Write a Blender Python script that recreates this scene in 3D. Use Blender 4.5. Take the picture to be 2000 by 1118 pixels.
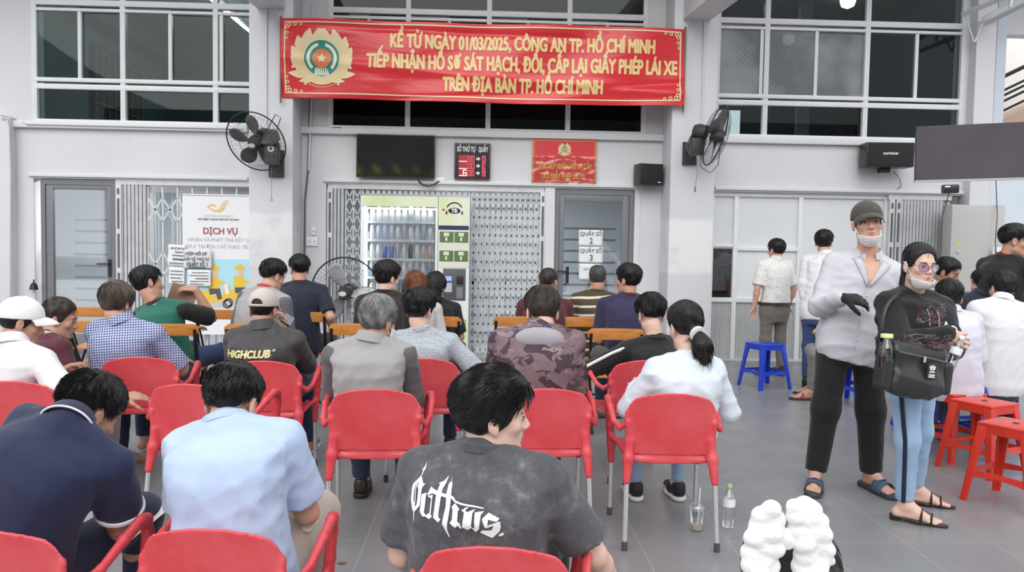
import bpy, bmesh, math, random
import numpy as np
from mathutils import Vector, Matrix
from mathutils.bvhtree import BVHTree

for _o in list(bpy.data.objects):
    bpy.data.objects.remove(_o)
SC = bpy.context.scene
COL = SC.collection
R = math.radians

# ------------------------------------------------------------------ camera
CAM_H = 1.48
FPX = 1550.0
YAW, PITCH, ROLL = R(2.0), R(2.9), R(0.97)
CAMF = Vector((math.sin(YAW)*math.cos(PITCH), math.cos(YAW)*math.cos(PITCH), -math.sin(PITCH)))
_r0 = Vector((math.cos(YAW), -math.sin(YAW), 0))
_u0 = _r0.cross(CAMF)
CAMR = _r0*math.cos(ROLL) + _u0*math.sin(ROLL)
CAMU = _u0*math.cos(ROLL) - _r0*math.sin(ROLL)
cam_data = bpy.data.cameras.new('camera')
cam_data.sensor_width = 36.0
cam_data.lens = 36.0*FPX/2000.0
cam_data.clip_start = 0.05
cam_data.clip_end = 300
cam = bpy.data.objects.new('camera', cam_data)
COL.objects.link(cam)
M4 = Matrix.Identity(4)
for i in range(3):
    M4[i][0] = CAMR[i]; M4[i][1] = CAMU[i]; M4[i][2] = -CAMF[i]
M4[2][3] = CAM_H
cam.matrix_world = M4
SC.camera = cam

# ------------------------------------------------------------------ sky, daylight and exposure
SC.view_settings.view_transform = 'Standard'
SC.view_settings.look = 'None'
SC.view_settings.gamma = 1.0
SC.view_settings.use_curve_mapping = False
SC.view_settings.exposure = 0.62
world = bpy.data.worlds.new('overcast_sky')
SC.world = world
world.use_nodes = True
_nt = world.node_tree
_bg = _nt.nodes['Background']
_tc = _nt.nodes.new('ShaderNodeTexCoord')
_sep = _nt.nodes.new('ShaderNodeSeparateXYZ')
_rmp = _nt.nodes.new('ShaderNodeValToRGB')
_nt.links.new(_tc.outputs['Generated'], _sep.inputs[0])
_nt.links.new(_sep.outputs['Z'], _rmp.inputs[0])
_nt.links.new(_rmp.outputs[0], _bg.inputs[0])
_rmp.color_ramp.elements[0].position = 0.0
_rmp.color_ramp.elements[0].color = (0.62, 0.63, 0.65, 1)
_rmp.color_ramp.elements[1].position = 0.5
_rmp.color_ramp.elements[1].color = (0.95, 0.975, 1.0, 1)
_bg.inputs[1].default_value = 1.0

def area_light(name, loc, target, sx, sy, power, color=(1, 1, 1)):
    d = bpy.data.lights.new(name, 'AREA')
    d.shape = 'RECTANGLE'; d.size = sx; d.size_y = sy; d.energy = power; d.color = color
    o = bpy.data.objects.new(name, d)
    COL.objects.link(o)
    o.location = loc
    o.rotation_euler = (Vector(target)-Vector(loc)).to_track_quat('-Z', 'Y').to_euler()
    return o
SUN = bpy.data.lights.new('hazy_sun', 'SUN')
SUN.energy = 1.1
SUN.angle = R(50)
SUN.color = (1.0, 0.985, 0.96)
sun_ob = bpy.data.objects.new('hazy_sun', SUN)
COL.objects.link(sun_ob)
sun_ob.rotation_euler = (R(58), 0, R(-12))
# ------------------------------------------------------------------ measuring helpers
def ray(px, py):
    d = CAMF*FPX + CAMR*(px-1000.0) - CAMU*(py-559.0)
    return d.normalized()
def AT(px, py, Y):
    d = ray(px, py)
    return Vector((0, 0, CAM_H)) + d*(Y/d.y)
def FL(px, py, z=0.0):
    d = ray(px, py)
    return Vector((0, 0, CAM_H)) + d*((z-CAM_H)/d.z)

# ------------------------------------------------------------------ materials
MATS = {}
def mat(name, col, rough=0.6, metal=0.0, spec=0.5, noise=0.0, nscale=6.0, bump=0.0, bscale=60.0, alpha=None,
        trans=0.0, emit=None, estr=1.0, coat=0.0, sheen=0.0, sub=0.0, stretch=None, ior=None):
    if name in MATS:
        return MATS[name]
    m = bpy.data.materials.new(name)
    m.use_nodes = True
    nt = m.node_tree
    b = nt.nodes['Principled BSDF']
    c = tuple(col)+(1,) if len(col) == 3 else col
    b.inputs['Base Color'].default_value = c
    b.inputs['Roughness'].default_value = rough
    b.inputs['Metallic'].default_value = metal
    b.inputs['Specular IOR Level'].default_value = spec
    b.inputs['Transmission Weight'].default_value = trans
    b.inputs['Coat Weight'].default_value = coat
    b.inputs['Sheen Weight'].default_value = sheen
    if ior: b.inputs['IOR'].default_value = ior
    if sub:
        b.inputs['Subsurface Weight'].default_value = sub
        b.inputs['Subsurface Radius'].default_value = (0.01, 0.004, 0.002)
    if emit:
        b.inputs['Emission Color'].default_value = tuple(emit)+(1,)
        b.inputs['Emission Strength'].default_value = estr
    if alpha is not None:
        b.inputs['Alpha'].default_value = alpha
    tc = nt.nodes.new('ShaderNodeTexCoord')
    src = tc.outputs['Object']
    if stretch:
        mp = nt.nodes.new('ShaderNodeMapping')
        mp.inputs['Scale'].default_value = stretch
        nt.links.new(src, mp.inputs[0]); src = mp.outputs[0]
    if noise:
        n = nt.nodes.new('ShaderNodeTexNoise')
        n.inputs['Scale'].default_value = nscale
        n.inputs['Detail'].default_value = 6
        nt.links.new(src, n.inputs['Vector'])
        r = nt.nodes.new('ShaderNodeValToRGB')
        r.color_ramp.elements[0].position = 0.3
        r.color_ramp.elements[1].position = 0.7
        lo = tuple(max(0, x*(1-noise)) for x in c[:3])+(1,)
        hi = tuple(min(1, x*(1+noise)) for x in c[:3])+(1,)
        r.color_ramp.elements[0].color = lo
        r.color_ramp.elements[1].color = hi
        nt.links.new(n.outputs['Fac'], r.inputs[0])
        nt.links.new(r.outputs[0], b.inputs['Base Color'])
    if bump:
        n2 = nt.nodes.new('ShaderNodeTexNoise')
        n2.inputs['Scale'].default_value = bscale
        n2.inputs['Detail'].default_value = 4
        nt.links.new(src, n2.inputs['Vector'])
        bp = nt.nodes.new('ShaderNodeBump')
        bp.inputs['Strength'].default_value = bump
        bp.inputs['Distance'].default_value = 0.01
        nt.links.new(n2.outputs['Fac'], bp.inputs['Height'])
        nt.links.new(bp.outputs[0], b.inputs['Normal'])
    MATS[name] = m
    return m

class NB:
    """small node-building helper for patterned materials"""
    def __init__(s, name, rough=0.85, **kw):
        s.m = mat(name, (0.5, 0.5, 0.5), rough, **kw)
        s.nt = s.m.node_tree
        s.b = s.nt.nodes['Principled BSDF']
        s.tc = [n for n in s.nt.nodes if n.type == 'TEX_COORD'][0]
        s.co = s.tc.outputs['Object']
    def map(s, scale=(1, 1, 1), rot=(0, 0, 0), loc=(0, 0, 0)):
        n = s.nt.nodes.new('ShaderNodeMapping')
        n.inputs['Scale'].default_value = scale; n.inputs['Rotation'].default_value = rot; n.inputs['Location'].default_value = loc
        s.nt.links.new(s.co, n.inputs[0]); return n.outputs[0]
    def noise(s, scale, vec=None, detail=4, rough=0.5, dist=0.0):
        n = s.nt.nodes.new('ShaderNodeTexNoise')
        n.inputs['Scale'].default_value = scale; n.inputs['Detail'].default_value = detail
        n.inputs['Roughness'].default_value = rough; n.inputs['Distortion'].default_value = dist
        s.nt.links.new(vec or s.co, n.inputs['Vector']); return n.outputs['Fac']
    def vor(s, scale, vec=None, out='Distance', rnd=1.0):
        n = s.nt.nodes.new('ShaderNodeTexVoronoi')
        n.inputs['Scale'].default_value = scale; n.inputs['Randomness'].default_value = rnd
        s.nt.links.new(vec or s.co, n.inputs['Vector']); return n.outputs[out]
    def wave(s, scale, axis='X', vec=None, dist=0.0, dscale=1.0):
        n = s.nt.nodes.new('ShaderNodeTexWave')
        n.wave_type = 'BANDS'; n.bands_direction = axis
        n.inputs['Scale'].default_value = scale; n.inputs['Distortion'].default_value = dist; n.inputs['Detail Scale'].default_value = dscale
        s.nt.links.new(vec or s.co, n.inputs['Vector']); return n.outputs['Fac']
    def ramp(s, fac, stops, const=False):
        n = s.nt.nodes.new('ShaderNodeValToRGB')
        cr = n.color_ramp
        if const: cr.interpolation = 'CONSTANT'
        while len(cr.elements) < len(stops): cr.elements.new(0.5)
        for e, (p, c) in zip(cr.elements, stops):
            e.position = p; e.color = (c, c, c, 1) if isinstance(c, (int, float)) else tuple(c)+(1,)
        s.nt.links.new(fac, n.inputs[0]); return n.outputs[0]
    def mix(s, fac, a, b, mode='MIX'):
        n = s.nt.nodes.new('ShaderNodeMix'); n.data_type = 'RGBA'; n.blend_type = mode
        for sock, v in ((n.inputs[0], fac), (n.inputs[6], a), (n.inputs[7], b)):
            if isinstance(v, (int, float)): sock.default_value = v
            elif isinstance(v, tuple): sock.default_value = v+(1,)
            else: s.nt.links.new(v, sock)
        return n.outputs[2]
    def math(s, op, a, b=0.0):
        n = s.nt.nodes.new('ShaderNodeMath'); n.operation = op
        for sock, v in ((n.inputs[0], a), (n.inputs[1], b)):
            if isinstance(v, (int, float)): sock.default_value = v
            else: s.nt.links.new(v, sock)
        return n.outputs[0]
    def xyz(s, vec=None):
        n = s.nt.nodes.new('ShaderNodeSeparateXYZ'); s.nt.links.new(vec or s.co, n.inputs[0]); return n.outputs
    def color(s, c): s.nt.links.new(c, s.b.inputs['Base Color']); return s
    def rough(s, c): s.nt.links.new(c, s.b.inputs['Roughness']); return s
    def bump(s, h, strength=0.3, dist=0.01):
        n = s.nt.nodes.new('ShaderNodeBump'); n.inputs['Strength'].default_value = strength; n.inputs['Distance'].default_value = dist
        s.nt.links.new(h, n.inputs['Height']); s.nt.links.new(n.outputs[0], s.b.inputs['Normal']); return s

def glass(name, tint=(0.8, 0.85, 0.87), refl=0.12, rough=0.02, fres=0.8, opac=0.0, body=(0.1, 0.1, 0.1)):
    """thin pane: mostly see-through with a fresnel reflection"""
    if name in MATS: return MATS[name]
    m = bpy.data.materials.new(name); m.use_nodes = True
    nt = m.node_tree; nt.nodes.clear()
    out = nt.nodes.new('ShaderNodeOutputMaterial')
    tr = nt.nodes.new('ShaderNodeBsdfTransparent'); tr.inputs[0].default_value = tuple(tint)+(1,)
    gl = nt.nodes.new('ShaderNodeBsdfGlossy'); gl.inputs['Roughness'].default_value = rough; gl.inputs[0].default_value = (1, 1, 1, 1)
    fr = nt.nodes.new('ShaderNodeLayerWeight'); fr.inputs['Blend'].default_value = 0.3
    ad = nt.nodes.new('ShaderNodeMath'); ad.operation = 'MULTIPLY_ADD'
    ad.inputs[1].default_value = fres; ad.inputs[2].default_value = refl
    nt.links.new(fr.outputs['Fresnel'], ad.inputs[0])
    mx = nt.nodes.new('ShaderNodeMixShader')
    nt.links.new(ad.outputs[0], mx.inputs[0])
    if opac:
        df = nt.nodes.new('ShaderNodeBsdfDiffuse'); df.inputs[0].default_value = tuple(body)+(1,)
        m2 = nt.nodes.new('ShaderNodeMixShader'); m2.inputs[0].default_value = opac
        nt.links.new(tr.outputs[0], m2.inputs[1]); nt.links.new(df.outputs[0], m2.inputs[2])
        nt.links.new(m2.outputs[0], mx.inputs[1])
    else:
        nt.links.new(tr.outputs[0], mx.inputs[1])
    nt.links.new(gl.outputs[0], mx.inputs[2]); nt.links.new(mx.outputs[0], out.inputs[0])
    MATS[name] = m
    return m

# ------------------------------------------------------------------ object helpers
def tag(o, label=None, cat=None, group=None, kind=None):
    if label: o['label'] = label
    if cat: o['category'] = cat
    if group: o['group'] = group
    if kind: o['kind'] = kind
    return o
def thing(name, label, cat, loc=(0, 0, 0), rotz=0.0, group=None):
    o = bpy.data.objects.new(name, None)
    o.empty_display_size = 0.1
    COL.objects.link(o)
    o.location = loc; o.rotation_euler = (0, 0, rotz)
    return tag(o, label, cat, group)
def link_mesh(name, me, m, parent=None, label=None):
    o = bpy.data.objects.new(name, me)
    COL.objects.link(o)
    if m is not None and not me.materials: me.materials.append(m)
    if parent is not None: o.parent = parent
    if label: o['label'] = label
    return o
def copy_tree(o, parent=None):
    c = o.copy(); COL.objects.link(c)
    if parent is not None: c.parent = parent
    for ch in list(o.children): copy_tree(ch, c)
    return c

class MB:
    """collects simple shapes into one mesh"""
    def __init__(s): s.v = []; s.f = []; s.smooth = []
    def add(s, v, f, smooth=False):
        n = len(s.v); s.v.extend([tuple(p) for p in v]); s.f.extend([tuple(i+n for i in q) for q in f]); s.smooth.extend([smooth]*len(f)); return s
    def box(s, x0, x1, y0, y1, z0, z1, M=None):
        v = [Vector(p) for p in ((x0, y0, z0), (x1, y0, z0), (x1, y1, z0), (x0, y1, z0), (x0, y0, z1), (x1, y0, z1), (x1, y1, z1), (x0, y1, z1))]
        if M is not None: v = [M @ p for p in v]
        return s.add(v, [(0, 3, 2, 1), (4, 5, 6, 7), (0, 1, 5, 4), (1, 2, 6, 5), (2, 3, 7, 6), (3, 0, 4, 7)])
    def tube(s, pts, r, n=10, closed=False, cap=True, flat=1.0, up=None):
        pts = [Vector(p) for p in pts]; m = len(pts)
        rs = r if isinstance(r, (list, tuple)) else [r]*m
        v = []; ref = None
        for i, p in enumerate(pts):
            a = pts[(i-1) % m] if (closed or i > 0) else p
            b = pts[(i+1) % m] if (closed or i < m-1) else p
            t = (b-a).normalized()
            if ref is None:
                ref = Vector(up) if up else (Vector((0, 0, 1)) if abs(t.z) < 0.9 else Vector((1, 0, 0)))
            x = t.cross(ref)
            if x.length < 1e-5: x = t.orthogonal()
            x.normalize(); y = x.cross(t).normalized(); ref = y
            for k in range(n):
                an = 2*math.pi*k/n
                v.append(p + x*math.cos(an)*rs[i] + y*math.sin(an)*rs[i]*flat)
        f = []
        for i in range(m if closed else m-1):
            j = (i+1) % m
            for k in range(n):
                l = (k+1) % n
                f.append((i*n+k, i*n+l, j*n+l, j*n+k))
        if not closed and cap:
            f.append(tuple(range(n))[::-1]); f.append(tuple((m-1)*n+k for k in range(n)))
        return s.add(v, f, True)
    def lathe(s, prof, n=20, M=None, sx=1.0, sy=1.0, cap=True):
        v = []
        for (r, z) in prof:
            for k in range(n):
                a = 2*math.pi*k/n
                p = Vector((r*math.cos(a)*sx, r*math.sin(a)*sy, z)); v.append(M @ p if M is not None else p)
        f = []
        for i in range(len(prof)-1):
            for k in range(n):
                l = (k+1) % n
                f.append((i*n+k, i*n+l, (i+1)*n+l, (i+1)*n+k))
        if cap:
            f.append(tuple(range(n))[::-1]); f.append(tuple((len(prof)-1)*n+k for k in range(n)))
        return s.add(v, f, True)
    def poly(s, pts, depth=None, M=None):
        """flat outline (x,z) extruded along y by depth"""
        n = len(pts)
        d = depth or 0.0
        v = [Vector((x, 0, z)) for x, z in pts]
        if d: v += [Vector((x, d, z)) for x, z in pts]
        if M is not None: v = [M @ p for p in v]
        f = [tuple(range(n))]
        if d:
            f.append(tuple(range(n, 2*n))[::-1])
            f += [(i, i+n, (i+1) % n+n, (i+1) % n) for i in range(n)]
        return s.add(v, f)
    def build(s, name, m, parent=None, label=None, bevel=0.0, seg=2, sharp=40):
        me = bpy.data.meshes.new(name)
        me.from_pydata(s.v, [], s.f)
        me.polygons.foreach_set('use_smooth', s.smooth)
        me.update()
        if bevel:
            bm = bmesh.new(); bm.from_mesh(me)
            ed = [e for e in bm.edges if len(e.link_faces) == 2 and e.calc_face_angle(0) > R(sharp)]
            bmesh.ops.bevel(bm, geom=ed, offset=bevel, segments=seg, affect='EDGES', profile=0.6, clamp_overlap=True)
            bm.to_mesh(me); bm.free()
            me.polygons.foreach_set('use_smooth', [True]*len(me.polygons))
            me.set_sharp_from_angle(angle=R(35))
        else:
            me.set_sharp_from_angle(angle=R(50))
        return link_mesh(name, me, m, parent, label)
def bx(name, m, parent, x0, x1, y0, y1, z0, z1, bevel=0.0, label=None):
    return MB().box(x0, x1, y0, y1, z0, z1).build(name, m, parent, label, bevel)
def struct(o, label=None):
    o['kind'] = 'structure'
    if label: o['label'] = label
    return o

# ------------------------------------------------------------------ lettering
_tcache = {}
def text_verts(body, bold=0.0, sx=1.0, space=1.0, shear=0.0):
    key = (body, bold, sx, space, shear)
    if key in _tcache: return _tcache[key]
    cu = bpy.data.curves.new('lettering', 'FONT')
    cu.body = body; cu.size = 1.0; cu.align_x = 'CENTER'; cu.align_y = 'BOTTOM_BASELINE'; cu.space_character = space; cu.shear = shear
    cu.resolution_u = 3
    o = bpy.data.objects.new('lettering', cu); COL.objects.link(o)
    dg = bpy.context.evaluated_depsgraph_get()
    me = bpy.data.meshes.new_from_object(o.evaluated_get(dg))
    v0 = [(p.co.x*sx, p.co.y) for p in me.vertices]; f0 = [tuple(p.vertices) for p in me.polygons]
    bpy.data.objects.remove(o); bpy.data.curves.remove(cu); bpy.data.meshes.remove(me)
    offs = [(0, 0)]
    if bold:
        offs = [(bold*math.cos(a), bold*math.sin(a)*0.8) for a in [i*math.pi/4 for i in range(8)]]
        offs += [(0, 0)]
    v = []; f = []
    for k, (dx, dy) in enumerate(offs):
        n = len(v); v += [(x+dx, y+dy, k) for x, y in v0]; f += [tuple(i+n for i in q) for q in f0]
    _tcache[key] = (v, f)
    return v, f
def text_on(mb, body, cx, z, height, fit=None, bold=0.0, sx=1.0, y=0.0, space=1.0, shear=0.0, fn=None):
    """lettering in the x-z plane facing -y; cx centre, z baseline, height = capital height; fit = total width"""
    v, f = text_verts(body, bold, sx, space, shear)
    s = height/0.70
    xs = [p[0] for p in v]; w = (max(xs)-min(xs))*s; mid = (max(xs)+min(xs))/2
    kx = s*(fit/w if fit else 1.0)
    pts = [(cx+(px-mid)*kx, y-k*0.00022, z+pz*s) for px, pz, k in v]
    if fn: pts = [fn(p) for p in pts]
    mb.add(pts, f)
    return mb
def disc(mb, cx, cz, r, y=0.0, n=28, r2=None, fn=None, a0=0.0, a1=2*math.pi, ring=None):
    """filled disc (or ring of inner radius ring) facing -y"""
    full = abs(a1-a0-2*math.pi) < 1e-6
    r2 = r2 or r
    m = n if full else n+1
    an = [a0+(a1-a0)*i/n for i in range(m)]
    if ring is None:
        pts = [(cx+r*math.cos(a), y, cz+r2*math.sin(a)) for a in an]
        if fn: pts = [fn(p) for p in pts]
        mb.add(pts, [tuple(range(m))])
    else:
        k = ring/r
        pts = [(cx+r*math.cos(a), y, cz+r2*math.sin(a)) for a in an]+[(cx+r*k*math.cos(a), y, cz+r2*k*math.sin(a)) for a in an]
        if fn: pts = [fn(p) for p in pts]
        mb.add(pts, [(i, (i+1) % m, m+(i+1) % m, m+i) for i in range(m if full else m-1)])
    return mb
def shape(mb, pts2, y=0.0, fn=None):
    pts = [(x, y, z) for x, z in pts2]
    if fn: pts = [fn(p) for p in pts]
    mb.add(pts, [tuple(range(len(pts)))])
    return mb
def tess(mb, maxe, fn=None):
    """triangulate flat artwork finely enough to follow a curved sheet, then map it"""
    bm = bmesh.new()
    vs = [bm.verts.new(p) for p in mb.v]
    for q in mb.f:
        try: bm.faces.new([vs[i] for i in q])
        except ValueError: pass
    bm.normal_update(); bmesh.ops.triangulate(bm, faces=bm.faces)
    for _ in range(6):
        ed = [e for e in bm.edges if e.calc_length() > maxe]
        if not ed: break
        bmesh.ops.subdivide_edges(bm, edges=ed, cuts=1); bmesh.ops.triangulate(bm, faces=bm.faces)
    bm.verts.index_update()
    out = MB(); out.add([tuple(fn(tuple(v.co))) if fn else tuple(v.co) for v in bm.verts], [tuple(v.index for v in f.verts) for f in bm.faces], True)
    bm.free()
    return out
def star(cx, cz, r, k=0.42):
    return [(cx+(r if i % 2 == 0 else r*k)*math.sin(i*math.pi/5), cz+(r if i % 2 == 0 else r*k)*math.cos(i*math.pi/5)) for i in range(10)]
# ------------------------------------------------------------------ setting
W = 10.35
ZL = 2.24       # lintel
ZS = 2.96       # upper sill
ZT2 = 3.40; ZT1 = 4.45; ZTOP = 5.5
def wx(px, py=300, Y=W): return AT(px, py, Y).x
def wz(px, py, Y=W): return AT(px, py, Y).z

m_wall = NB('painted_wall', 0.62)
_n = m_wall.noise(1.3, detail=6); _n2 = m_wall.noise(14, m_wall.map((1, 1, 0.25)), detail=5)
_c = m_wall.mix(m_wall.ramp(_n, [(0.35, 0.0), (0.7, 1.0)]), (0.62, 0.625, 0.65), (0.67, 0.67, 0.69))
_c = m_wall.mix(m_wall.ramp(_n2, [(0.60, 0.0), (0.85, 0.35)]), _c, (0.52, 0.52, 0.53))
m_wall.color(_c); m_wall.bump(m_wall.noise(90, detail=3), 0.06); M_WALL = m_wall.m
M_TRIM = mat('white_gloss_trim', (0.68, 0.68, 0.70), 0.4)
M_BLUEWALL = mat('pale_blue_wall', (0.60, 0.66, 0.73), 0.55, noise=0.04, nscale=2)
M_ALU = mat('white_aluminium', (0.72, 0.725, 0.735), 0.35, noise=0.03, nscale=5)
M_DOORGREY = mat('grey_aluminium', (0.17, 0.175, 0.19), 0.42)
M_GATE = mat('grey_gate_steel', (0.60, 0.61, 0.62), 0.45, noise=0.08, nscale=9)
M_GATE_D = mat('grey_gate_steel_dull', (0.5, 0.505, 0.52), 0.5, noise=0.1, nscale=9)
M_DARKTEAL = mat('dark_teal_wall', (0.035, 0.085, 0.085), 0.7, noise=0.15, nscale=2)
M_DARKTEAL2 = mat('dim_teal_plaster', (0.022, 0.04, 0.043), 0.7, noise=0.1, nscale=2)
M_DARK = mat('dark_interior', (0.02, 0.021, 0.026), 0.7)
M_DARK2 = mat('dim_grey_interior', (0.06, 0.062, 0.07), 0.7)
M_BLACK = mat('black_plastic', (0.02, 0.02, 0.022), 0.35)
M_BLACKMETAL = mat('black_metal', (0.015, 0.015, 0.017), 0.4, metal=0.3)
M_CABLE = mat('grey_cable', (0.13, 0.13, 0.14), 0.5)
M_WHITEPL = mat('white_plastic', (0.8, 0.8, 0.8), 0.4)
M_LAMP = mat('lit_lamp', (1, 1, 1), 0.5, emit=(1, 1, 1), estr=9)
G_UP = glass('window_glass', (0.55, 0.62, 0.63), 0.010, 0.015, 0.22)
G_LOW = glass('ground_floor_glass', (0.80, 0.85, 0.88), 0.22, 0.03, 0.6)
G_CLEAR = glass('clear_glass', (0.93, 0.95, 0.96), 0.08, 0.02)

# floor: large grey tiles
fl = NB('floor_tiles', 0.32)
TS = 0.4565
mp = fl.map((1, 1, 1), (0, 0, 0), (0.572-TS*4, -4.372+TS*20, 0))
o = fl.xyz(mp)
def gl_(ax):
    q = fl.math('DIVIDE', o[ax], TS)
    fr = fl.math('FRACT', q)
    d = fl.math('ABSOLUTE', fl.math('SUBTRACT', fr, 0.5))
    return fl.ramp(d, [(0.4945, 0.0), (0.4975, 1.0)])
grout = fl.math('MAXIMUM', gl_(0), gl_(1))
def cell():
    n = fl.nt.nodes.new('ShaderNodeTexWhiteNoise'); n.noise_dimensions = '2D'
    v = fl.nt.nodes.new('ShaderNodeVectorMath'); v.operation = 'FLOOR'
    v0 = fl.nt.nodes.new('ShaderNodeVectorMath'); v0.operation = 'SCALE'; v0.inputs['Scale'].default_value = 1/TS
    fl.nt.links.new(mp, v0.inputs[0]); fl.nt.links.new(v0.outputs[0], v.inputs[0]); fl.nt.links.new(v.outputs[0], n.inputs['Vector'])
    return n.outputs['Value']
base = fl.mix(fl.ramp(fl.noise(1.1, detail=7, rough=0.6), [(0.3, 0.0), (0.7, 1.0)]), (0.195, 0.198, 0.208), (0.262, 0.264, 0.275))
base = fl.mix(fl.math('MULTIPLY', cell(), 0.35), base, (0.22, 0.222, 0.23))
base = fl.mix(fl.ramp(fl.noise(5, detail=8, rough=0.7), [(0.55, 0.0), (0.8, 0.3)]), base, (0.155, 0.155, 0.16))
base = fl.mix(grout, base, (0.35, 0.352, 0.355))
fl.color(base)
fl.rough(fl.ramp(fl.noise(2.5, detail=6), [(0.3, 0.24), (0.75, 0.46)]))
fl.bump(fl.math('SUBTRACT', fl.noise(25, detail=4), grout), 0.05)
struct(bx('floor', fl.m, None, -16, 16, -8, 20, -0.2, 0.0))
# forecourt beyond the tiles, behind the camera, and the house wall shaped for the panes to reflect
M_ROAD = mat('asphalt', (0.16, 0.16, 0.16), 0.8, noise=0.15, nscale=4)
struct(bx('ground', M_ROAD, None, -40, 40, -45, -8, -0.25, -0.03))

# back wall
mb = MB()
t = 0.22
XLW, XRW = -8.2, 6.42
wl0, wl1 = wx(67, 120), -2.4
wc0, wc1 = wx(645, 230), wx(1257, 240)
wr0, wr1 = wx(1398, 240), wx(1880, 150)
mb.box(XLW, XRW, W, W+t, ZL, ZS)
mb.box(XLW, wl0, W, W+t, ZS, ZTOP)
mb.box(-2.72, wc0, W, W+t, ZS, ZTOP)
mb.box(wc1, wr0, W, W+t, ZS, ZTOP)
mb.box(wr1, XRW, W, W+t, ZS, ZTOP)
dl0, dl1 = wx(66, 400), wx(487, 400)
dc0, dc1 = wx(637, 430), wx(1250, 430)
dr0, dr1 = wx(1388, 430), wx(1893, 430)
mb.box(XLW, dl0, W, W+t, 0, ZL)
mb.box(-2.9, dc0, W, W+t, 0, ZL)
mb.box(dc1, dr0, W, W+t, 0, ZL)
mb.box(dr1, XRW, W, W+t, 0, ZL)
struct(mb.build('wall_back', M_WALL))
# thin lintel strips and sills
mb = MB()
mb.box(dl0-0.05, -3.05, W-0.035, W, ZL+0.02, ZL+0.065)
mb.box(dc0-0.03, dc1+0.03, W-0.035, W, ZL+0.02, ZL+0.065)
mb.box(3.0, XRW, W-0.035, W, ZL+0.02, ZL+0.065)
struct(mb.build('trim_1', M_TRIM, bevel=0.006))
mb = MB()
mb.box(-8.2, -3.05, W-0.07, W, ZS-0.09, ZS-0.005)
mb.box(-2.4, 2.5, W-0.07, W, ZS-0.09, ZS-0.005)
mb.box(2.95, XRW, W-0.07, W, ZS-0.09, ZS-0.005)
struct(mb.build('trim_2', M_TRIM, bevel=0.01))

# pillars with the bracket beams they carry
PF = W-0.50
pl0, pl1 = wx(486, 300, PF), wx(572, 300, PF)
pr0, pr1 = wx(1307, 430, PF), wx(1393, 430, PF)
M_PILLAR = NB('pillar_paint', 0.5)
_n = M_PILLAR.noise(2.2, detail=5)
_o = M_PILLAR.xyz()
_patch = M_PILLAR.ramp(M_PILLAR.math('ADD', M_PILLAR.math('MULTIPLY', M_PILLAR.noise(3.0, detail=3), 0.5), M_PILLAR.ramp(_o[2], [(0.36, 0.0), (0.40, 0.3), (0.60, 0.3), (0.66, 0.0)])), [(0.44, 0.0), (0.56, 1.0)])
# (lighter blotches in a middle band: z is scaled by 1/3 below)
M_PILLAR.color(M_PILLAR.mix(_patch, M_PILLAR.mix(_n, (0.61, 0.615, 0.64), (0.66, 0.66, 0.68)), (0.76, 0.76, 0.765)))
_sc = [n for n in M_PILLAR.nt.nodes if n.type == 'SEPXYZ'][0]
_mp = M_PILLAR.nt.nodes.new('ShaderNodeMapping'); _mp.inputs['Scale'].default_value = (1, 1, 1/3.0)
M_PILLAR.nt.links.new(M_PILLAR.co, _mp.inputs[0]); M_PILLAR.nt.links.new(_mp.outputs[0], _sc.inputs[0])
for k, (a, b) in enumerate(((pl0, pl1), (pr0, pr1))):
    mb = MB().box(a, b, PF, W+0.05, 0, ZTOP)
    o = struct(mb.build('pillar_%s' % ('left', 'right')[k], M_PILLAR.m, bevel=0.012))
    c = (a+b)/2
    mb = MB()
    s = 0.17
    pts = [(PF, 4.27), (PF, 5.5), (2.0, 5.0), (2.0, 3.55+0.1)]
    s0 = -1 if k == 0 else 1
    v = []
    for xx in (c-s, c+s):
        v += [(xx, PF+0.02, 4.30), (xx, PF+0.02, 5.5), (xx, 5.5, 5.5), (xx, 5.5, 3.98)]
    mb.add(v, [(0, 1, 2, 3), (7, 6, 5, 4), (0, 4, 5, 1), (3, 2, 6, 7), (0, 3, 7, 4), (1, 5, 6, 2)])
    struct(mb.build('beam_%s' % ('left', 'right')[k], M_WALL))
# shallow pier at the far left, pier at the far right
struct(MB().box(-9.0, wx(22, 400, W-0.12), W-0.12, W+0.1, 0, 2.98).build('pillar_far_left', M_WALL, bevel=0.01))
xr = wx(1882, 330)
mb = MB()
mb.box(xr, xr+0.26, W-0.16, W+0.1, 0, ZTOP)
struct(mb.build('pillar_far_right', M_WALL, bevel=0.01))
mb = MB(); mb.box(xr+0.33, xr+0.58, W+0.12, W+0.4, 0, ZTOP)
struct(mb.build('wall_corner', M_BLUEWALL))
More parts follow.
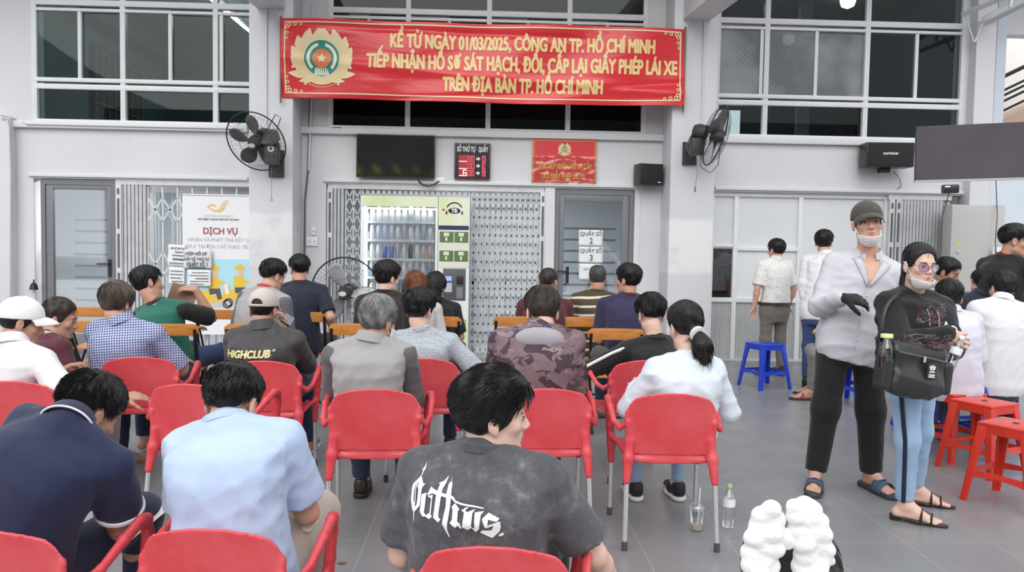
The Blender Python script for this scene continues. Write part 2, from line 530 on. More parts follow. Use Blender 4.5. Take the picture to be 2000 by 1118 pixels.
# pale side wall at the right with the stair seen through an opening
xs = wx(1905, 380)
mb = MB(); mb.box(xs+0.1, 9.6, W+0.35, W+0.5, 0, 2.9)
struct(mb.build('wall_right', M_BLUEWALL))
mb = MB(); mb.box(6.5, 10.5, W+3.4, W+3.6, 0, 5.5); mb.box(6.5, 10.5, W+0.5, W+3.4, 2.75, 2.9)
struct(mb.build('wall_stair', mat('stairwell_paint', (0.78, 0.76, 0.74), 0.6)))
mb = MB(); mb.box(6.9, 10.5, W+0.3, W+0.5, 4.45, 5.5)
struct(mb.build('wall_upper_right', M_WALL))
st = thing('staircase', 'stair with dark rails and a tan soffit seen through the upper right opening', 'staircase', (7.4, W+2.0, 2.9))
mb = MB()
mb.add([(-0.6, 0, 0.0), (2.2, 0, 1.4), (2.2, 0, 0.9), (0.4, 0, 0.0), (-0.6, 0.9, 0.0), (2.2, 0.9, 1.4), (2.2, 0.9, 0.9), (0.4, 0.9, 0.0)],
       [(0, 1, 2, 3), (7, 6, 5, 4), (0, 4, 5, 1), (3, 2, 6, 7), (1, 5, 6, 2), (0, 3, 7, 4)])
mb.build('flight', mat('tan_soffit', (0.50, 0.36, 0.27), 0.6), st)
for k, dz in enumerate((0.18, 0.33, 0.42, 0.50, 0.72)):
    MB().tube([(-0.7, -0.03, dz-0.05), (2.2, -0.03, dz+1.4)], 0.02 if k < 4 else 0.032).build('rail', M_BLACKMETAL, st)

# unseen hall roof, cut back to the wall so daylight reaches the facade
struct(bx('ceiling', mat('ceiling_paint', (0.78, 0.78, 0.79), 0.6), None, -9, 9.5, 8.4, W+0.3, ZTOP, ZTOP+0.15))

# upper rooms behind the windows
mb = MB()
L0, L1, YB = wl0-0.12, -2.45, W+5.2
mb.box(L0-0.1, L0, W+t, YB, ZS-0.3, ZTOP); mb.box(L0, L1, YB, YB+0.1, ZS-0.3, ZTOP); mb.box(L1, L1+0.1, W+t, YB, ZS-0.3, ZTOP)
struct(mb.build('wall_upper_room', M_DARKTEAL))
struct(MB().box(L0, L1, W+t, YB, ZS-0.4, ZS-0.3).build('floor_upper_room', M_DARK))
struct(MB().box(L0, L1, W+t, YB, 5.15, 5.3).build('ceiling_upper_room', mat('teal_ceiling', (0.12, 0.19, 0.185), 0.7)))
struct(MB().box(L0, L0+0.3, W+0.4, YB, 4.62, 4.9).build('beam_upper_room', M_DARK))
gr = thing('window_grille', 'barred window grille on the dim side wall of the upstairs room', 'grille', (L0+0.05, W+2.4, 3.0))
mb = MB().box(0.0, 0.02, -0.75, 0.85, 0, 1.35); mb.build('backing', M_DARK, gr)
mb = MB()
for k in range(9): mb.box(0.03, 0.05, -0.75+k*0.2-0.012, -0.75+k*0.2+0.012, 0, 1.35)
for k in range(4): mb.box(0.03, 0.05, -0.75, 0.85, 0.1+k*0.38, 0.125+k*0.38)
mb.build('bars', mat('olive_bars', (0.10, 0.105, 0.07), 0.6), gr)
for k, (px, py, Y, ln) in enumerate(((452, 22, W+2.6, 1.5),)):
    p = AT(px, py, Y)
    tl = thing('tube_light', 'lit fluorescent tube on the ceiling of the upper left room', 'lamp', (p.x, p.y, 5.05))
    MB().tube([(-0.05, -1.5, 0), (0.02, 0.9, 0)], 0.02).build('tube', M_LAMP, tl)
    MB().box(-0.07, 0.03, -1.55, 0.95, 0.03, 0.09).build('fitting', M_TRIM, tl)
# centre and right upper rooms
mb = MB()
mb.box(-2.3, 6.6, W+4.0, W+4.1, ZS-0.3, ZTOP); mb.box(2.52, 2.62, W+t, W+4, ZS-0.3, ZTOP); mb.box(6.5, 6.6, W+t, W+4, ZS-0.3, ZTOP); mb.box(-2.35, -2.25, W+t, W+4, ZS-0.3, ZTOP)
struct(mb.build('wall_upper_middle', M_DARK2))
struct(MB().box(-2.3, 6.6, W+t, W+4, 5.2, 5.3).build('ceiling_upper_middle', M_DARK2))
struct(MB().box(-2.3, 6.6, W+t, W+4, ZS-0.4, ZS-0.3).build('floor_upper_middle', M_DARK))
for k, (px, py, rr) in enumerate(((1656, 3, 0.11), (1540, 78, 0.085))):  # second globe is added where a lamp reflection shines in the pane
    p = AT(px, py, W+1.3)
    g = thing('ceiling_lamp', ('glowing round lamp high in the upper right window', 'glowing bowl standing for a lamp reflection in the dotted window film')[k], 'lamp', p)
    MB().lathe([(0.02, -rr*0.9), (rr*0.8, -rr*0.6), (rr, 0), (rr, rr*0.5), (rr*0.9, rr*0.7)], 20).build('globe', M_LAMP, g)
    MB().tube([(0, 0, rr*0.7), (0, 0, 5.2-p.z)], 0.012).build('rod', M_BLACKMETAL, g)
# pale blind and stored things low in the right upper room
struct(bx('wall_screen', mat('glowing_screen', (0.85, 0.85, 0.85), 0.6, emit=(1, 1, 1), estr=0.9), None, wx(1380, 250, W+0.6), wx(1445, 250, W+0.6), W+0.6, W+0.62, ZS-0.1, ZT2))  # brightness of the screen is put in as its own glow
struct(bx('wall_post', mat('grey_post', (0.3, 0.31, 0.34), 0.6), None, wx(1557, 250, W+0.7), wx(1580, 250, W+0.7), W+0.7, W+0.8, ZS-0.1, ZTOP))

# upper windows
film = NB('dotted_window_film', 0.5)
v = film.map((19, 1, 19), (0, R(45), 0))
dots = film.ramp(film.vor(1.0, v, rnd=0.0), [(0.34, 0.0), (0.42, 1.0)])
tone = film.ramp(film.noise(1.6, detail=2), [(0.38, 0.12), (0.62, 0.5)])
film.color(film.mix(dots, film.mix(tone, (0.015, 0.02, 0.03), (0.12, 0.13, 0.15)), film.mix(tone, (0.08, 0.09, 0.10), (0.55, 0.56, 0.6))))
film.b.inputs['Roughness'].default_value = 0.18
film.b.inputs['Alpha'].default_value = 0.93
def window(name, x0, x1, mains, stiles, bottoms, filmed=(), top_mains=None):
    fm = MB()
    def vbar(x, z0, z1, w=0.032, y0=-0.01, y1=0.07): fm.box(x-w, x+w, W+y0, W+y1, z0, z1)
    def hbar(z, w=0.03, y0=-0.012, y1=0.072, a=x0, b=x1): fm.box(a, b, W+y0, W+y1, z-w, z+w)
    vbar(x0, ZS-0.03, ZTOP); vbar(x1, ZS-0.03, ZTOP)
    for x in mains: vbar(x, ZS, ZTOP)
    hbar(ZS, 0.03); hbar(ZT2, 0.032); hbar(ZT2+0.085, 0.025); hbar(ZT1, 0.036); hbar(ZT1-0.09, 0.018)
    for x in stiles: vbar(x, ZT2+0.08, ZT1-0.08, 0.022, 0.0, 0.06)
    o = struct(fm.build(name, M_ALU, bevel=0.004))
    def pane(a, b, z0, z1, m, y):
        MB().box(a, b, y, y+0.006, z0, z1).build('pane', m, o)
    edges = [x0]+sorted(mains)+[x1]
    for a, b in zip(edges, edges[1:]):
        pane(a, b, ZS, ZT2, G_UP, W+0.04); pane(a, b, ZT1, ZTOP, G_UP, W+0.04)
    edges = [x0]+sorted(mains+stiles)+[x1]
    for k, (a, b) in enumerate(zip(edges, edges[1:])):
        if b-a < 0.12: continue
        pane(a, b, ZT2+0.05, ZT1, film.m if k in filmed else G_UP, W+0.02+0.02*(k % 2))
    return o
area_light('upper_room_lamp', (-3.4, W+2.2, 5.0), (-4.4, W+2.6, 3.0), 1.2, 0.2, 26, (0.92, 1.0, 0.97))
area_light('upper_hall_lamp', (3.6, W+1.6, 5.1), (3.6, W+2.0, 3.0), 0.6, 0.6, 10)
window('window_1', wl0, -3.0, [wx(240, 120), wx(421, 120)], [wx(155, 100), wx(332, 100), wx(432, 100)], None)
window('window_2', wc0, wc1, [wx(796, 230), wx(953, 230), wx(1109, 230)], [wx(721, 40), wx(878, 40), wx(1032, 40), wx(1187, 40)], None)
window('window_3', wr0, wr1, [wx(1497, 130), wx(1693, 130)], [wx(1487, 130), wx(1594, 130), wx(1790, 130)], None, filmed=(0, 2, 3))

# ground floor rooms behind the gates
mb = MB()
mb.box(-8, 6.4, W+3.2, W+3.3, 0, 2.7); mb.box(-8, -7.9, W+t, W+3.2, 0, 2.7); mb.box(-2.75, -2.6, W+t, W+3.2, 0, 2.7); mb.box(2.55, 2.7, W+t, W+3.2, 0, 2.7)
struct(mb.build('wall_office', mat('office_wall', (0.62, 0.63, 0.65), 0.6, noise=0.05, nscale=1)))
struct(bx('ceiling_office', mat('office_ceiling', (0.7, 0.7, 0.71), 0.6), None, -8, 6.4, W+t, W+3.2, 2.62, 2.7))
for k, (x, lab) in enumerate(((-4.6, 'long lit tube lamp inside the left office'), (0.1, 'long lit tube lamp inside the middle office'))):
    tl = thing('tube_light', lab, 'lamp', (x, W+1.2, 2.55))
    MB().tube([(-0.75, 0, 0), (0.75, 0, 0)], 0.02).build('tube', M_LAMP, tl)
    MB().box(-0.8, 0.8, -0.03, 0.03, 0.025, 0.07).build('fitting', M_TRIM, tl)
    area_light('office_fill', (x, W+1.2, 2.5), (x, W+1.2, 0), 1.6, 0.3, 80)  # fill light added under the tube to brighten the office

def glass_door(name, x0, x1, gx0, gx1, gz1, hx, label):
    d = bx(name, M_DOORGREY, None, x0, x1, W+0.02, W+0.10, ZL-0.075, ZL-0.005)
    struct(d)
    mb = MB()
    mb.box(x0, x0+0.055, W+0.02, W+0.10, 0, ZL-0.075); mb.box(x1-0.055, x1, W+0.02, W+0.10, 0, ZL-0.075)
    mb.build('door_frame', M_DOORGREY, d)
    mb = MB()
    mb.box(x0+0.06, gx0, W+0.03, W+0.085, 0.01, ZL-0.08); mb.box(gx1, x1-0.06, W+0.03, W+0.085, 0.01, ZL-0.08)
    mb.box(gx0, gx1, W+0.03, W+0.085, gz1, ZL-0.08); mb.box(gx0, gx1, W+0.03, W+0.085, 0.01, 0.25)
    mb.build('door_leaf', M_DOORGREY, d, bevel=0.004)
    bx('pane', G_LOW, d, gx0, gx1, W+0.055, W+0.062, 0.25, gz1)
    mb = MB(); mb.box(hx-0.02, hx+0.02, W-0.0, W+0.03, 1.0, 1.22); mb.tube([(hx, W-0.03, 1.16), (hx-0.14, W-0.03, 1.16)], 0.011); mb.tube([(hx, W+0.01, 1.16), (hx, W-0.035, 1.16)], 0.012)
    mb.build('door_handle', M_BLACK, d)
    mb = MB()
    for k in range(9):
        z = 1.72-k*0.155
        mb.box(gx0+0.0, gx1, W+0.55, W+0.57, z, z+0.028)
    mb.build('blind', mat('grey_blind_slats', (0.22, 0.24, 0.26), 0.6), d)
    return d
glass_door('door_1', wx(78, 420), wx(224, 420), wx(101, 420), wx(207, 420), wz(150, 370), wx(213, 500), '')
glass_door('door_2', wx(1085, 420), wx(1238, 420), wx(1103, 420), wx(1217, 420), wz(1160, 394), wx(1108, 540), '')

def gate(name, label, x0, x1, stack, lattice, spacing, mats=(M_GATE, M_GATE_D), dense=False, glassx=None):
    g = thing(name, label, 'gate', ((x0+x1)/2, W+0.06, 0))
    ox = (x0+x1)/2
    def bars(a, b, sp, dep=0.03, w=0.010):
        mb = MB(); n = max(1, int((b-a)/sp))
        for k in range(n+1):
            x = a+(b-a)*k/n-ox
            mb.box(x-w, x+w, -dep, dep, 0.03, ZL-0.06)
        return mb
    for k, (a, b) in enumerate(stack):
        bars(a, b, 0.043, 0.045, 0.017).build('folded_slats', mats[1], g)
    hw_ = 0.011 if not dense else 0.008
    for k, (a, b) in enumerate(lattice):
        bars(a, b, spacing, 0.016, 0.011 if not dense else 0.009).build('slats', mats[0], g)
        mb = MB(); n = max(1, int((b-a)/spacing)); sp = (b-a)/n
        zs = [(1.72, 0.30), (1.02, 0.30), (0.32, 0.30)] if not dense else [(0.1+0.2325*j, 0.2325) for j in range(9)]
        for zi, (z0, h) in enumerate(zs):
            if not dense and zi: mb.build('lattice', mats[0], g); mb = MB()
            for j in range(n):
                xa = a+sp*j-ox; xb = xa+sp
                for (p, q) in (((xa, z0), (xb, z0+h)), ((xa, z0+h), (xb, z0))):
                    dx = q[0]-p[0]; dz = q[1]-p[1]; l = math.hypot(dx, dz); nx, nz = -dz/l*hw_, dx/l*hw_
                    mb.add([(p[0]+nx, -0.022, p[1]+nz), (q[0]+nx, -0.022, q[1]+nz), (q[0]-nx, -0.022, q[1]-nz), (p[0]-nx, -0.022, p[1]-nz),
                            (p[0]+nx, -0.017, p[1]+nz), (q[0]+nx, -0.017, q[1]+nz), (q[0]-nx, -0.017, q[1]-nz), (p[0]-nx, -0.017, p[1]-nz)],
                           [(0, 3, 2, 1), (0, 1, 5, 4), (2, 3, 7, 6), (1, 2, 6, 5), (3, 0, 4, 7)])
        mb.build('lattice', mats[0], g)
    bx('track', mats[1], g, x0-ox, x1-ox, -0.05, 0.05, 0.0, 0.03)
    bx('top_rail', mats[0], g, x0-ox, x1-ox, -0.05, 0.05, ZL-0.06, ZL)
    return g, ox
g, ox = gate('folding_gate', 'grey folding gate standing open between left glass door and white pillar', wx(225, 420), -3.02, [(wx(236, 420), wx(281, 420))], [(wx(286, 420), -3.02)], 0.165)
def lockpost(g, x, m):
    mb = MB().box(x-0.035, x+0.035, -0.06, 0.0, 0.03, ZL-0.06)
    mb.build('lock_post', m, g, bevel=0.004)
    mb = MB()
    for z0, z1 in ((0.15, 0.55), (0.62, 1.05), (1.12, 1.55), (1.62, 2.0), (2.06, 2.13)):
        mb.tube([(x, -0.061, z0), (x, -0.061, z1)], 0.014, 8)
    mb.build('slots', M_CABLE, g)
lockpost(g, wx(231, 420)-ox, M_GATE)
g, ox = gate('folding_gate', 'grey folding gate with diamond lattice behind the drinks machine', wx(640, 430), wx(1062, 430), [(wx(654, 430), wx(668, 430))], [(wx(674, 430), wx(704, 430)), (wx(706, 430), wx(918, 430)), (wx(920, 430), wx(1058, 430))], 0.069, dense=True)
lockpost(g, wx(644, 430)-ox, M_GATE); lockpost(g, wx(1060, 430)-ox, M_GATE)
g, ox = gate('folding_gate', 'tall pleated grey gate folded beside the grey cabinet', wx(1735, 430), wx(1858, 430), [(wx(1762, 430), wx(1838, 430))], [(wx(1842, 430), wx(1856, 430))], 0.05, dense=True)
lockpost(g, wx(1742, 430)-ox, M_GATE); lockpost(g, wx(1755, 430)-ox, M_GATE_D)
# glazing behind the gates
for k, (a, b) in enumerate(((wx(284, 420), -2.95), (wx(650, 420), wx(1062, 420)))):
    w = bx('window_%d' % (4+k), M_ALU, None, a, b, W+0.20, W+0.26, 2.10, 2.2); struct(w)
    bx('pane', G_LOW, w, a, b, W+0.22, W+0.227, 0.0, 2.1)
    mb = MB()
    n = 4 if k == 0 else 6
    for j in range(n+1):
        x = a+(b-a)*j/n; mb.box(x-0.025, x+0.025, W+0.2, W+0.26, 0, 2.1)
    mb.box(a, b, W+0.2, W+0.26, 0.95, 1.0)
    mb.build('window_frame', M_ALU, w)
struct(bx('trim_3', M_TRIM, None, wx(1064, 420), wx(1083, 420), W+0.0, W+0.12, 0, ZL), )
struct(bx('trim_4', M_TRIM, None, wx(1239, 420), wx(1250, 420), W+0.0, W+0.12, 0, ZL), )

# counter partition on the right: aluminium frame, frosted panes above, ribbed panel below
pt = thing('office_partition', 'aluminium partition with frosted panes and ribbed lower panels right of the pillar', 'partition', (wx(1560, 500), W+0.1, 0))
ox = pt.location.x
xa, xb, xc, xd = wx(1391, 500)-ox, wx(1439, 500)-ox, wx(1565, 500)-ox, wx(1733, 500)-ox
zb, zm = wz(1500, 588), wz(1500, 487)
mb = MB()
for x in (xa, xb, xc, xd): mb.box(x-0.03, x+0.03, -0.04, 0.03, 0.0, ZL-0.02)
for z in (zb, ZL-0.03): mb.box(xa, xd, -0.042, 0.032, z-0.03, z+0.03)
mb.box(xb, xc, -0.042, 0.032, zm-0.025, zm+0.025); mb.box(xa, xb, -0.03, 0.03, zm+0.02, zm+0.05)
mb.build('partition_frame', M_ALU, pt, bevel=0.004)
M_FROST = mat('frosted_pane', (0.70, 0.715, 0.735), 0.25, noise=0.04, nscale=1.5)
for (a, b, z0, z1, m) in ((xb, xc, zb, zm, M_FROST), (xb, xc, zm, ZL, M_FROST), (xc, xd, zb, ZL, M_FROST), (xa, xb, zm, ZL, M_FROST), (xa, xb, zb, zm, G_CLEAR)):
    bx('pane', m, pt, a, b, -0.005, 0.005, z0, z1)
mb = MB()
n = 62
for k in range(n):
    a = xa+(xd-xa)*k/n; b = xa+(xd-xa)*(k+1)/n; h = (b-a)*0.35
    mb.add([(a, 0, 0.03), (a+h, -0.015, 0.03), (b-h, -0.015, 0.03), (b, 0, 0.03), (a, 0, zb), (a+h, -0.015, zb), (b-h, -0.015, zb), (b, 0, zb)],
           [(0, 1, 5, 4), (1, 2, 6, 5), (2, 3, 7, 6)])
mb.build('ribbed_panel', mat('ribbed_grey_panel', (0.42, 0.43, 0.43), 0.5, noise=0.08, nscale=3), pt)
bx('sill_rail', M_GATE_D, pt, xa, xd, -0.05, 0.03, 0, 0.03)
cb = thing('low_cabinet', 'dark red cupboard with blue files seen through the narrow partition pane', 'cabinet', (wx(1412, 550, W+0.6), W+0.6, 0))
bx('body', mat('dark_red_wood', (0.07, 0.018, 0.016), 0.4), cb, -0.3, 0.3, -0.05, 0.3, 0, 1.02)
mb = MB()
for k in range(7): mb.box(-0.28+k*0.08, -0.28+k*0.08+0.06, 0.0, 0.2, 1.02, 1.22+0.03*(k % 3))
mb.build('files', mat('blue_files', (0.05, 0.09, 0.16), 0.5, noise=0.3, nscale=20), cb)
bx('window_6', M_ALU, None, wx(1391, 487)-0.01, wx(1391, 487)+0.02, W+0.14, W+0.2, 0, ZL)['kind'] = 'structure'

# grey meter cabinet
cb = thing('meter_cabinet', 'tall grey metal cabinet door with a key and yellow warning sticker', 'cabinet', (wx(1908, 480, W-0.35), W-0.35, 0.98))
c0, c1 = wx(1856, 480, W-0.35)-cb.location.x, wx(1962, 480, W-0.35)-cb.location.x
zt = wz(1900, 400, W-0.35)-0.98
M_CAB = mat('grey_cabinet_paint', (0.50, 0.50, 0.48), 0.45)
bx('body', M_CAB, cb, c0, c1, 0.02, 0.19, 0, zt, bevel=0.008)
bx('door', M_CAB, cb, c0+0.005, c0+(c1-c0)*0.70, 0.0, 0.02, 0.01, zt-0.01, bevel=0.005)
MB().lathe([(0.016, 0), (0.016, 0.02), (0.006, 0.02), (0.006, 0.05)], 12, Matrix.Translation((c0+0.10, 0, 0.52)) @ Matrix.Rotation(R(90), 4, 'X')).build('lock', M_ALU, cb)
mb = MB(); shape(mb, [(c0+0.06, 0.60), (c0+0.14, 0.60), (c0+0.10, 0.68)], -0.002); mb.build('warning_sticker', mat('yellow_sticker', (0.6, 0.6, 0.2), 0.5), cb)

# unseen house wall, made tall and dark for its reflection, and awnings across the forecourt, behind the camera (what the panes and screens mirror)
hb = struct(bx('wall_across_road', mat('house_render', (0.16, 0.155, 0.15), 0.7, noise=0.3, nscale=0.4), None, -22, 22, -27, -26, 0, 9.0))
# ------------------------------------------------------------------ banner between the pillars
M_RED = NB('red_vinyl', 0.3)
M_RED.color(M_RED.mix(M_RED.noise(3, detail=3), (0.62, 0.022, 0.03), (0.70, 0.035, 0.045)))
M_RED.bump(M_RED.noise(2.2, M_RED.map((0.5, 1, 2.2), (0, R(-18), 0)), detail=3, dist=1.0), 0.25, 0.05)
M_GOLD = mat('pale_gold_print', (0.80, 0.60, 0.26), 0.4)
M_GOLD2 = mat('cream_print', (0.82, 0.66, 0.38), 0.4)
M_TEAL = mat('teal_print', (0.02, 0.25, 0.20), 0.4)
M_ORANGE = mat('orange_print', (0.72, 0.20, 0.08), 0.4)
M_PALE = mat('pale_cream_print', (0.82, 0.78, 0.6), 0.4)
YBN = PF-0.06
TLb, TRb = AT(548, 38, YBN), AT(1339, 55, YBN)
BLb, BRb = AT(550, 190, YBN), AT(1334, 207, YBN)
bw = (TRb.x-TLb.x); bcx = (TRb.x+TLb.x)/2; bz0 = (BLb.z+BRb.z)/2; bz1 = (TLb.z+TRb.z)/2; bh = bz1-bz0
ban = thing('banner', 'wide red banner with gold Vietnamese lettering strung between the two white pillars', 'banner', (bcx, YBN, bz0))
def fold(p, off=0.0):
    x, y, z = p
    u = x/bw; v = z/bh
    y2 = 0.030*math.sin(9*u+2.2*v)*(0.3+0.7*abs(2*v-1)) + 0.016*math.sin(23*u-5*v) + 0.02*math.exp(-((v-0.93+0.12*(u+0.5))**2)/0.002)*(u < 0.25) - 0.022*math.exp(-((v-0.33+0.35*u)**2)/0.004) + 0.015*math.exp(-((v-0.1-0.4*u)**2)/0.002)
    sag = -0.035*(1-(2*u)**2)*(0.35+0.65*(1-v))
    return (x, y+y2-off, z+sag+0.02*(1-(2*u)**2))
mb = MB()
nx_, nz_ = 220, 110
mb.add([fold((-bw/2+bw*i/nx_, 0, bh*j/nz_)) for j in range(nz_+1) for i in range(nx_+1)],
       [(j*(nx_+1)+i, j*(nx_+1)+i+1, (j+1)*(nx_+1)+i+1, (j+1)*(nx_+1)+i) for j in range(nz_) for i in range(nx_)], True)
o = mb.build('sheet', M_RED.m, ban)
_s = o.modifiers.new('thickness', 'SOLIDIFY'); _s.thickness = 0.002; _s.offset = -1
f1 = lambda p: fold((p[0], 0, p[2]), 0.006-p[1])
def px2b(px, py): q = AT(px, py, YBN); return q.x-bcx, q.z-bz0
def tline(body, x0, x1, y, hpx):
    a = px2b(x0, y); b = px2b(x1, y)
    h = hpx*YBN/FPX
    mb = MB(); text_on(mb, body, (a[0]+b[0])/2, px2b((x0+x1)/2, y)[1], h, b[0]-a[0], bold=0.05, sx=0.8); return mb
mb = tline('KỂ TỪ NGÀY 01/03/2025, CÔNG AN TP. HỒ CHÍ MINH', 762, 1279, 99, 25)
mb2 = tline('TIẾP NHẬN HỒ SƠ SÁT HẠCH, ĐỔI, CẤP LẠI GIẤY PHÉP LÁI XE', 716, 1323, 139, 26)
mb3 = tline('TRÊN ĐỊA BÀN TP. HỒ CHÍ MINH', 864, 1177, 179, 25)
mb.add(mb2.v, mb2.f); mb.add(mb3.v, mb3.f)
tess(mb, 0.06, f1).build('lettering', M_GOLD, ban)
def subdiv_strip(mb, x0, z0, x1, z1, w, fn, n=60):
    dx, dz = x1-x0, z1-z0; l = math.hypot(dx, dz); nx, nz = -dz/l*w/2, dx/l*w/2
    v = []
    for i in range(n+1):
        t = i/n; v += [fn((x0+dx*t+nx, 0, z0+dz*t+nz)), fn((x0+dx*t-nx, 0, z0+dz*t-nz))]
    mb.add(v, [(2*i, 2*i+1, 2*i+3, 2*i+2) for i in range(n)])
mb = MB()
ix, iz = bw/2-0.055, 0.06
for a in ((-ix, iz, ix, iz), (-ix, bh-iz+0.02, ix, bh-iz+0.02), (-ix, iz, -ix, bh-iz+0.02), (ix, iz, ix, bh-iz+0.02)): subdiv_strip(mb, *a, 0.016, f1)
for sx in (-1, 1):
    for sz in (0, 1):
        cx = sx*ix; cz = iz if sz == 0 else bh-iz+0.02; dz = 1 if sz == 0 else -1; dx = -sx
        for (a, b, r) in ((0.05, 0.03, 0.028), (0.12, 0.025, 0.024), (0.19, 0.02, 0.02), (0.03, 0.06, 0.026), (0.026, 0.13, 0.022), (0.02, 0.19, 0.018)):
            disc(mb, cx+dx*a, cz+dz*b, r, ring=r*0.5, fn=f1, n=14)
mb.build('gold_border', M_GOLD2, ban)
# emblem: wreath, green ring, orange disc with star
ec = px2b(629, 114); es = 61*YBN/FPX
fe = lambda p: fold((p[0]*es+ec[0], 0, p[2]*es+ec[1]), 0.007-p[1]*1.3)
def leaf(mb, x, z, ang, L, wd, fn, n=8):
    ca, sa = math.cos(ang), math.sin(ang); pts = []
    for i in range(n+1): t = i/n; pts.append((t*L, wd*math.sin(math.pi*t**0.8)))
    for i in range(n-1, 0, -1): t = i/n; pts.append((t*L, -wd*math.sin(math.pi*t**0.8)))
    shape(mb, [(x+a*ca-b*sa, z+a*sa+b*ca) for a, b in pts], -0.0002*(len(mb.f) % 7+1), fn)
def emblem(parent, fe_, simple=False):
    fe = None
    def put(m_, nm, mt): tess(m_, 0.08, fe_).build(nm, mt, parent)
    mb = MB(); mb2_ = MB()
    disc(mb, 0, -0.02, 0.78, 0.0, fn=fe)
    for s in (-1, 1):
        for k in range(7):
            a = R(-75+k*24); rx, rz = 0.80*math.cos(a)*s, 0.72*math.sin(a)-0.06
            leaf(mb, rx*0.86, rz*0.9, math.atan2(math.cos(a)*0.9+0.35, -math.sin(a)*s*1.0+s*0.62*math.cos(a)), 0.52, 0.15, fe)
        leaf(mb, s*0.55, 0.42, R(68) if s > 0 else R(112), 0.0, 0.0, fe) if 0 else None
        leaf(mb, s*0.62, 0.36, math.pi/2+s*R(30), 0.56, 0.12, fe)
        leaf(mb, s*0.45, -0.52, (R(5) if s > 0 else R(175)), 0.62, 0.12, fe)
        leaf(mb, s*0.2, -0.60, (R(-12) if s > 0 else R(192)), 0.55, 0.10, fe)
        for (x, z) in ((0.80, 0.40), (0.90, -0.28), (0.83, -0.48), (0.52, -0.78)): disc(mb, s*x, z, 0.045, 0.0, 10, fn=fe)
    for rr in (0.60, 0.66, 0.72, 0.78, 0.86): disc(mb2_, 0, -0.03, rr, -0.0018, 40, fn=fe, a0=R(-215), a1=R(35), ring=rr-0.016)
    put(mb, 'emblem_wreath', M_GOLD2 if not simple else M_GOLD); put(mb2_, 'emblem_groove_lines', M_GOLD)
    mb = MB(); disc(mb, 0, 0.0, 0.545, -0.002, fn=fe, n=40); put(mb, 'emblem_ring', M_TEAL)
    mb = MB()
    for s in (0, 1):
        a0, a1 = (R(105), R(225)) if s == 0 else (R(-45), R(75))
        disc(mb, 0, 0, 0.47, -0.004, 24, fn=fe, a0=a0, a1=a1, ring=0.375)
    disc(mb, 0, 0.0, 0.57, -0.0035, fn=fe, n=40, ring=0.55)
    for k in range(7): shape(mb, [(-0.24+k*0.07, -0.52), (-0.18+k*0.07, -0.52), (-0.17+k*0.055, -0.30+0.04*(k % 2)), (-0.21+k*0.06, -0.30)], -0.005, fe)
    put(mb, 'emblem_gear', M_PALE)
    mb = MB(); disc(mb, 0, 0.0, 0.29, -0.006, fn=fe, n=32); put(mb, 'emblem_disc', M_ORANGE)
    mb = MB(); shape(mb, star(0, -0.01, 0.17), -0.008, fe); put(mb, 'emblem_star', M_GOLD2)
emblem(ban, fe)
for s in (-1, 1):
    MB().tube([(s*bw/2, 0.012, -0.07), (s*bw/2, 0.012, bh+0.03)], 0.012, 8).build('batten', mat('brown_batten', (0.22, 0.12, 0.1), 0.6), ban)
    MB().tube([(s*bw/2, 0.01, bh-0.01), (s*(bw/2+0.1), 0.05, bh+0.25)], 0.004, 6).build('tie_cord', M_WHITEPL, ban)

# ------------------------------------------------------------------ wall things over the middle bay
def slab_thing(name, label, cat, px0, py0, px1, py1, Y, depth, m, bev=0.006):
    """box whose front face spans the pixel corners at depth Y; returns thing and its front-face size"""
    a, b = AT(px0, py0, Y), AT(px1, py1, Y)
    x0, x1, z0, z1 = a.x, b.x, b.z, a.z
    th = thing(name, label, cat, ((x0+x1)/2, Y, z0))
    w, h = x1-x0, z1-z0
    bx('body', m, th, -w/2, w/2, 0, depth, 0, h, bev)
    return th, w, h
M_SCREEN = mat('dark_screen', (0.010, 0.010, 0.012), 0.05, spec=1.0)
tv, w, h = slab_thing('television', 'black flat television on the wall left of the number display', 'television', 696, 261, 849, 349, W-0.12, 0.05, M_BLACK)
bx('screen', M_SCREEN, tv, -w/2+0.012, w/2-0.012, -0.003, 0.0, 0.02, h-0.012)
bx('wall_bracket', M_BLACKMETAL, tv, -0.2, 0.2, 0.05, 0.12, 0.15, h-0.15)
# yellow-green awning bays mirrored in that screen hang across the forecourt
for k in range(4):
    aw = thing('awning', ['arched yellow-green awning at the left end over the road', 'second arched yellow-green awning over the road', 'third arched yellow-green awning over the road', 'arched yellow-green awning at the right end over the road'][k], 'awning', (-4.85+k*0.80, -11, 4.6), group='awnings over the road')
    mb = MB(); v = []
    for i in range(13):
        a = math.pi*i/12
        for y in (0, -2.0): v.append((0.38*math.cos(a), y, -0.42*math.sin(a)))
    mb.add(v, [(2*i, 2*i+1, 2*i+3, 2*i+2) for i in range(12)], True)
    mb.build('cloth', mat('yellow_green_awning', (0.88, 0.86, 0.22), 0.6), aw)
    mb = MB()
    mb.tube([(0.39, -1.0, 0.0), (0.39, -1.0, -4.63)], 0.02, 8)
    mb.build('post', M_ALU, aw)

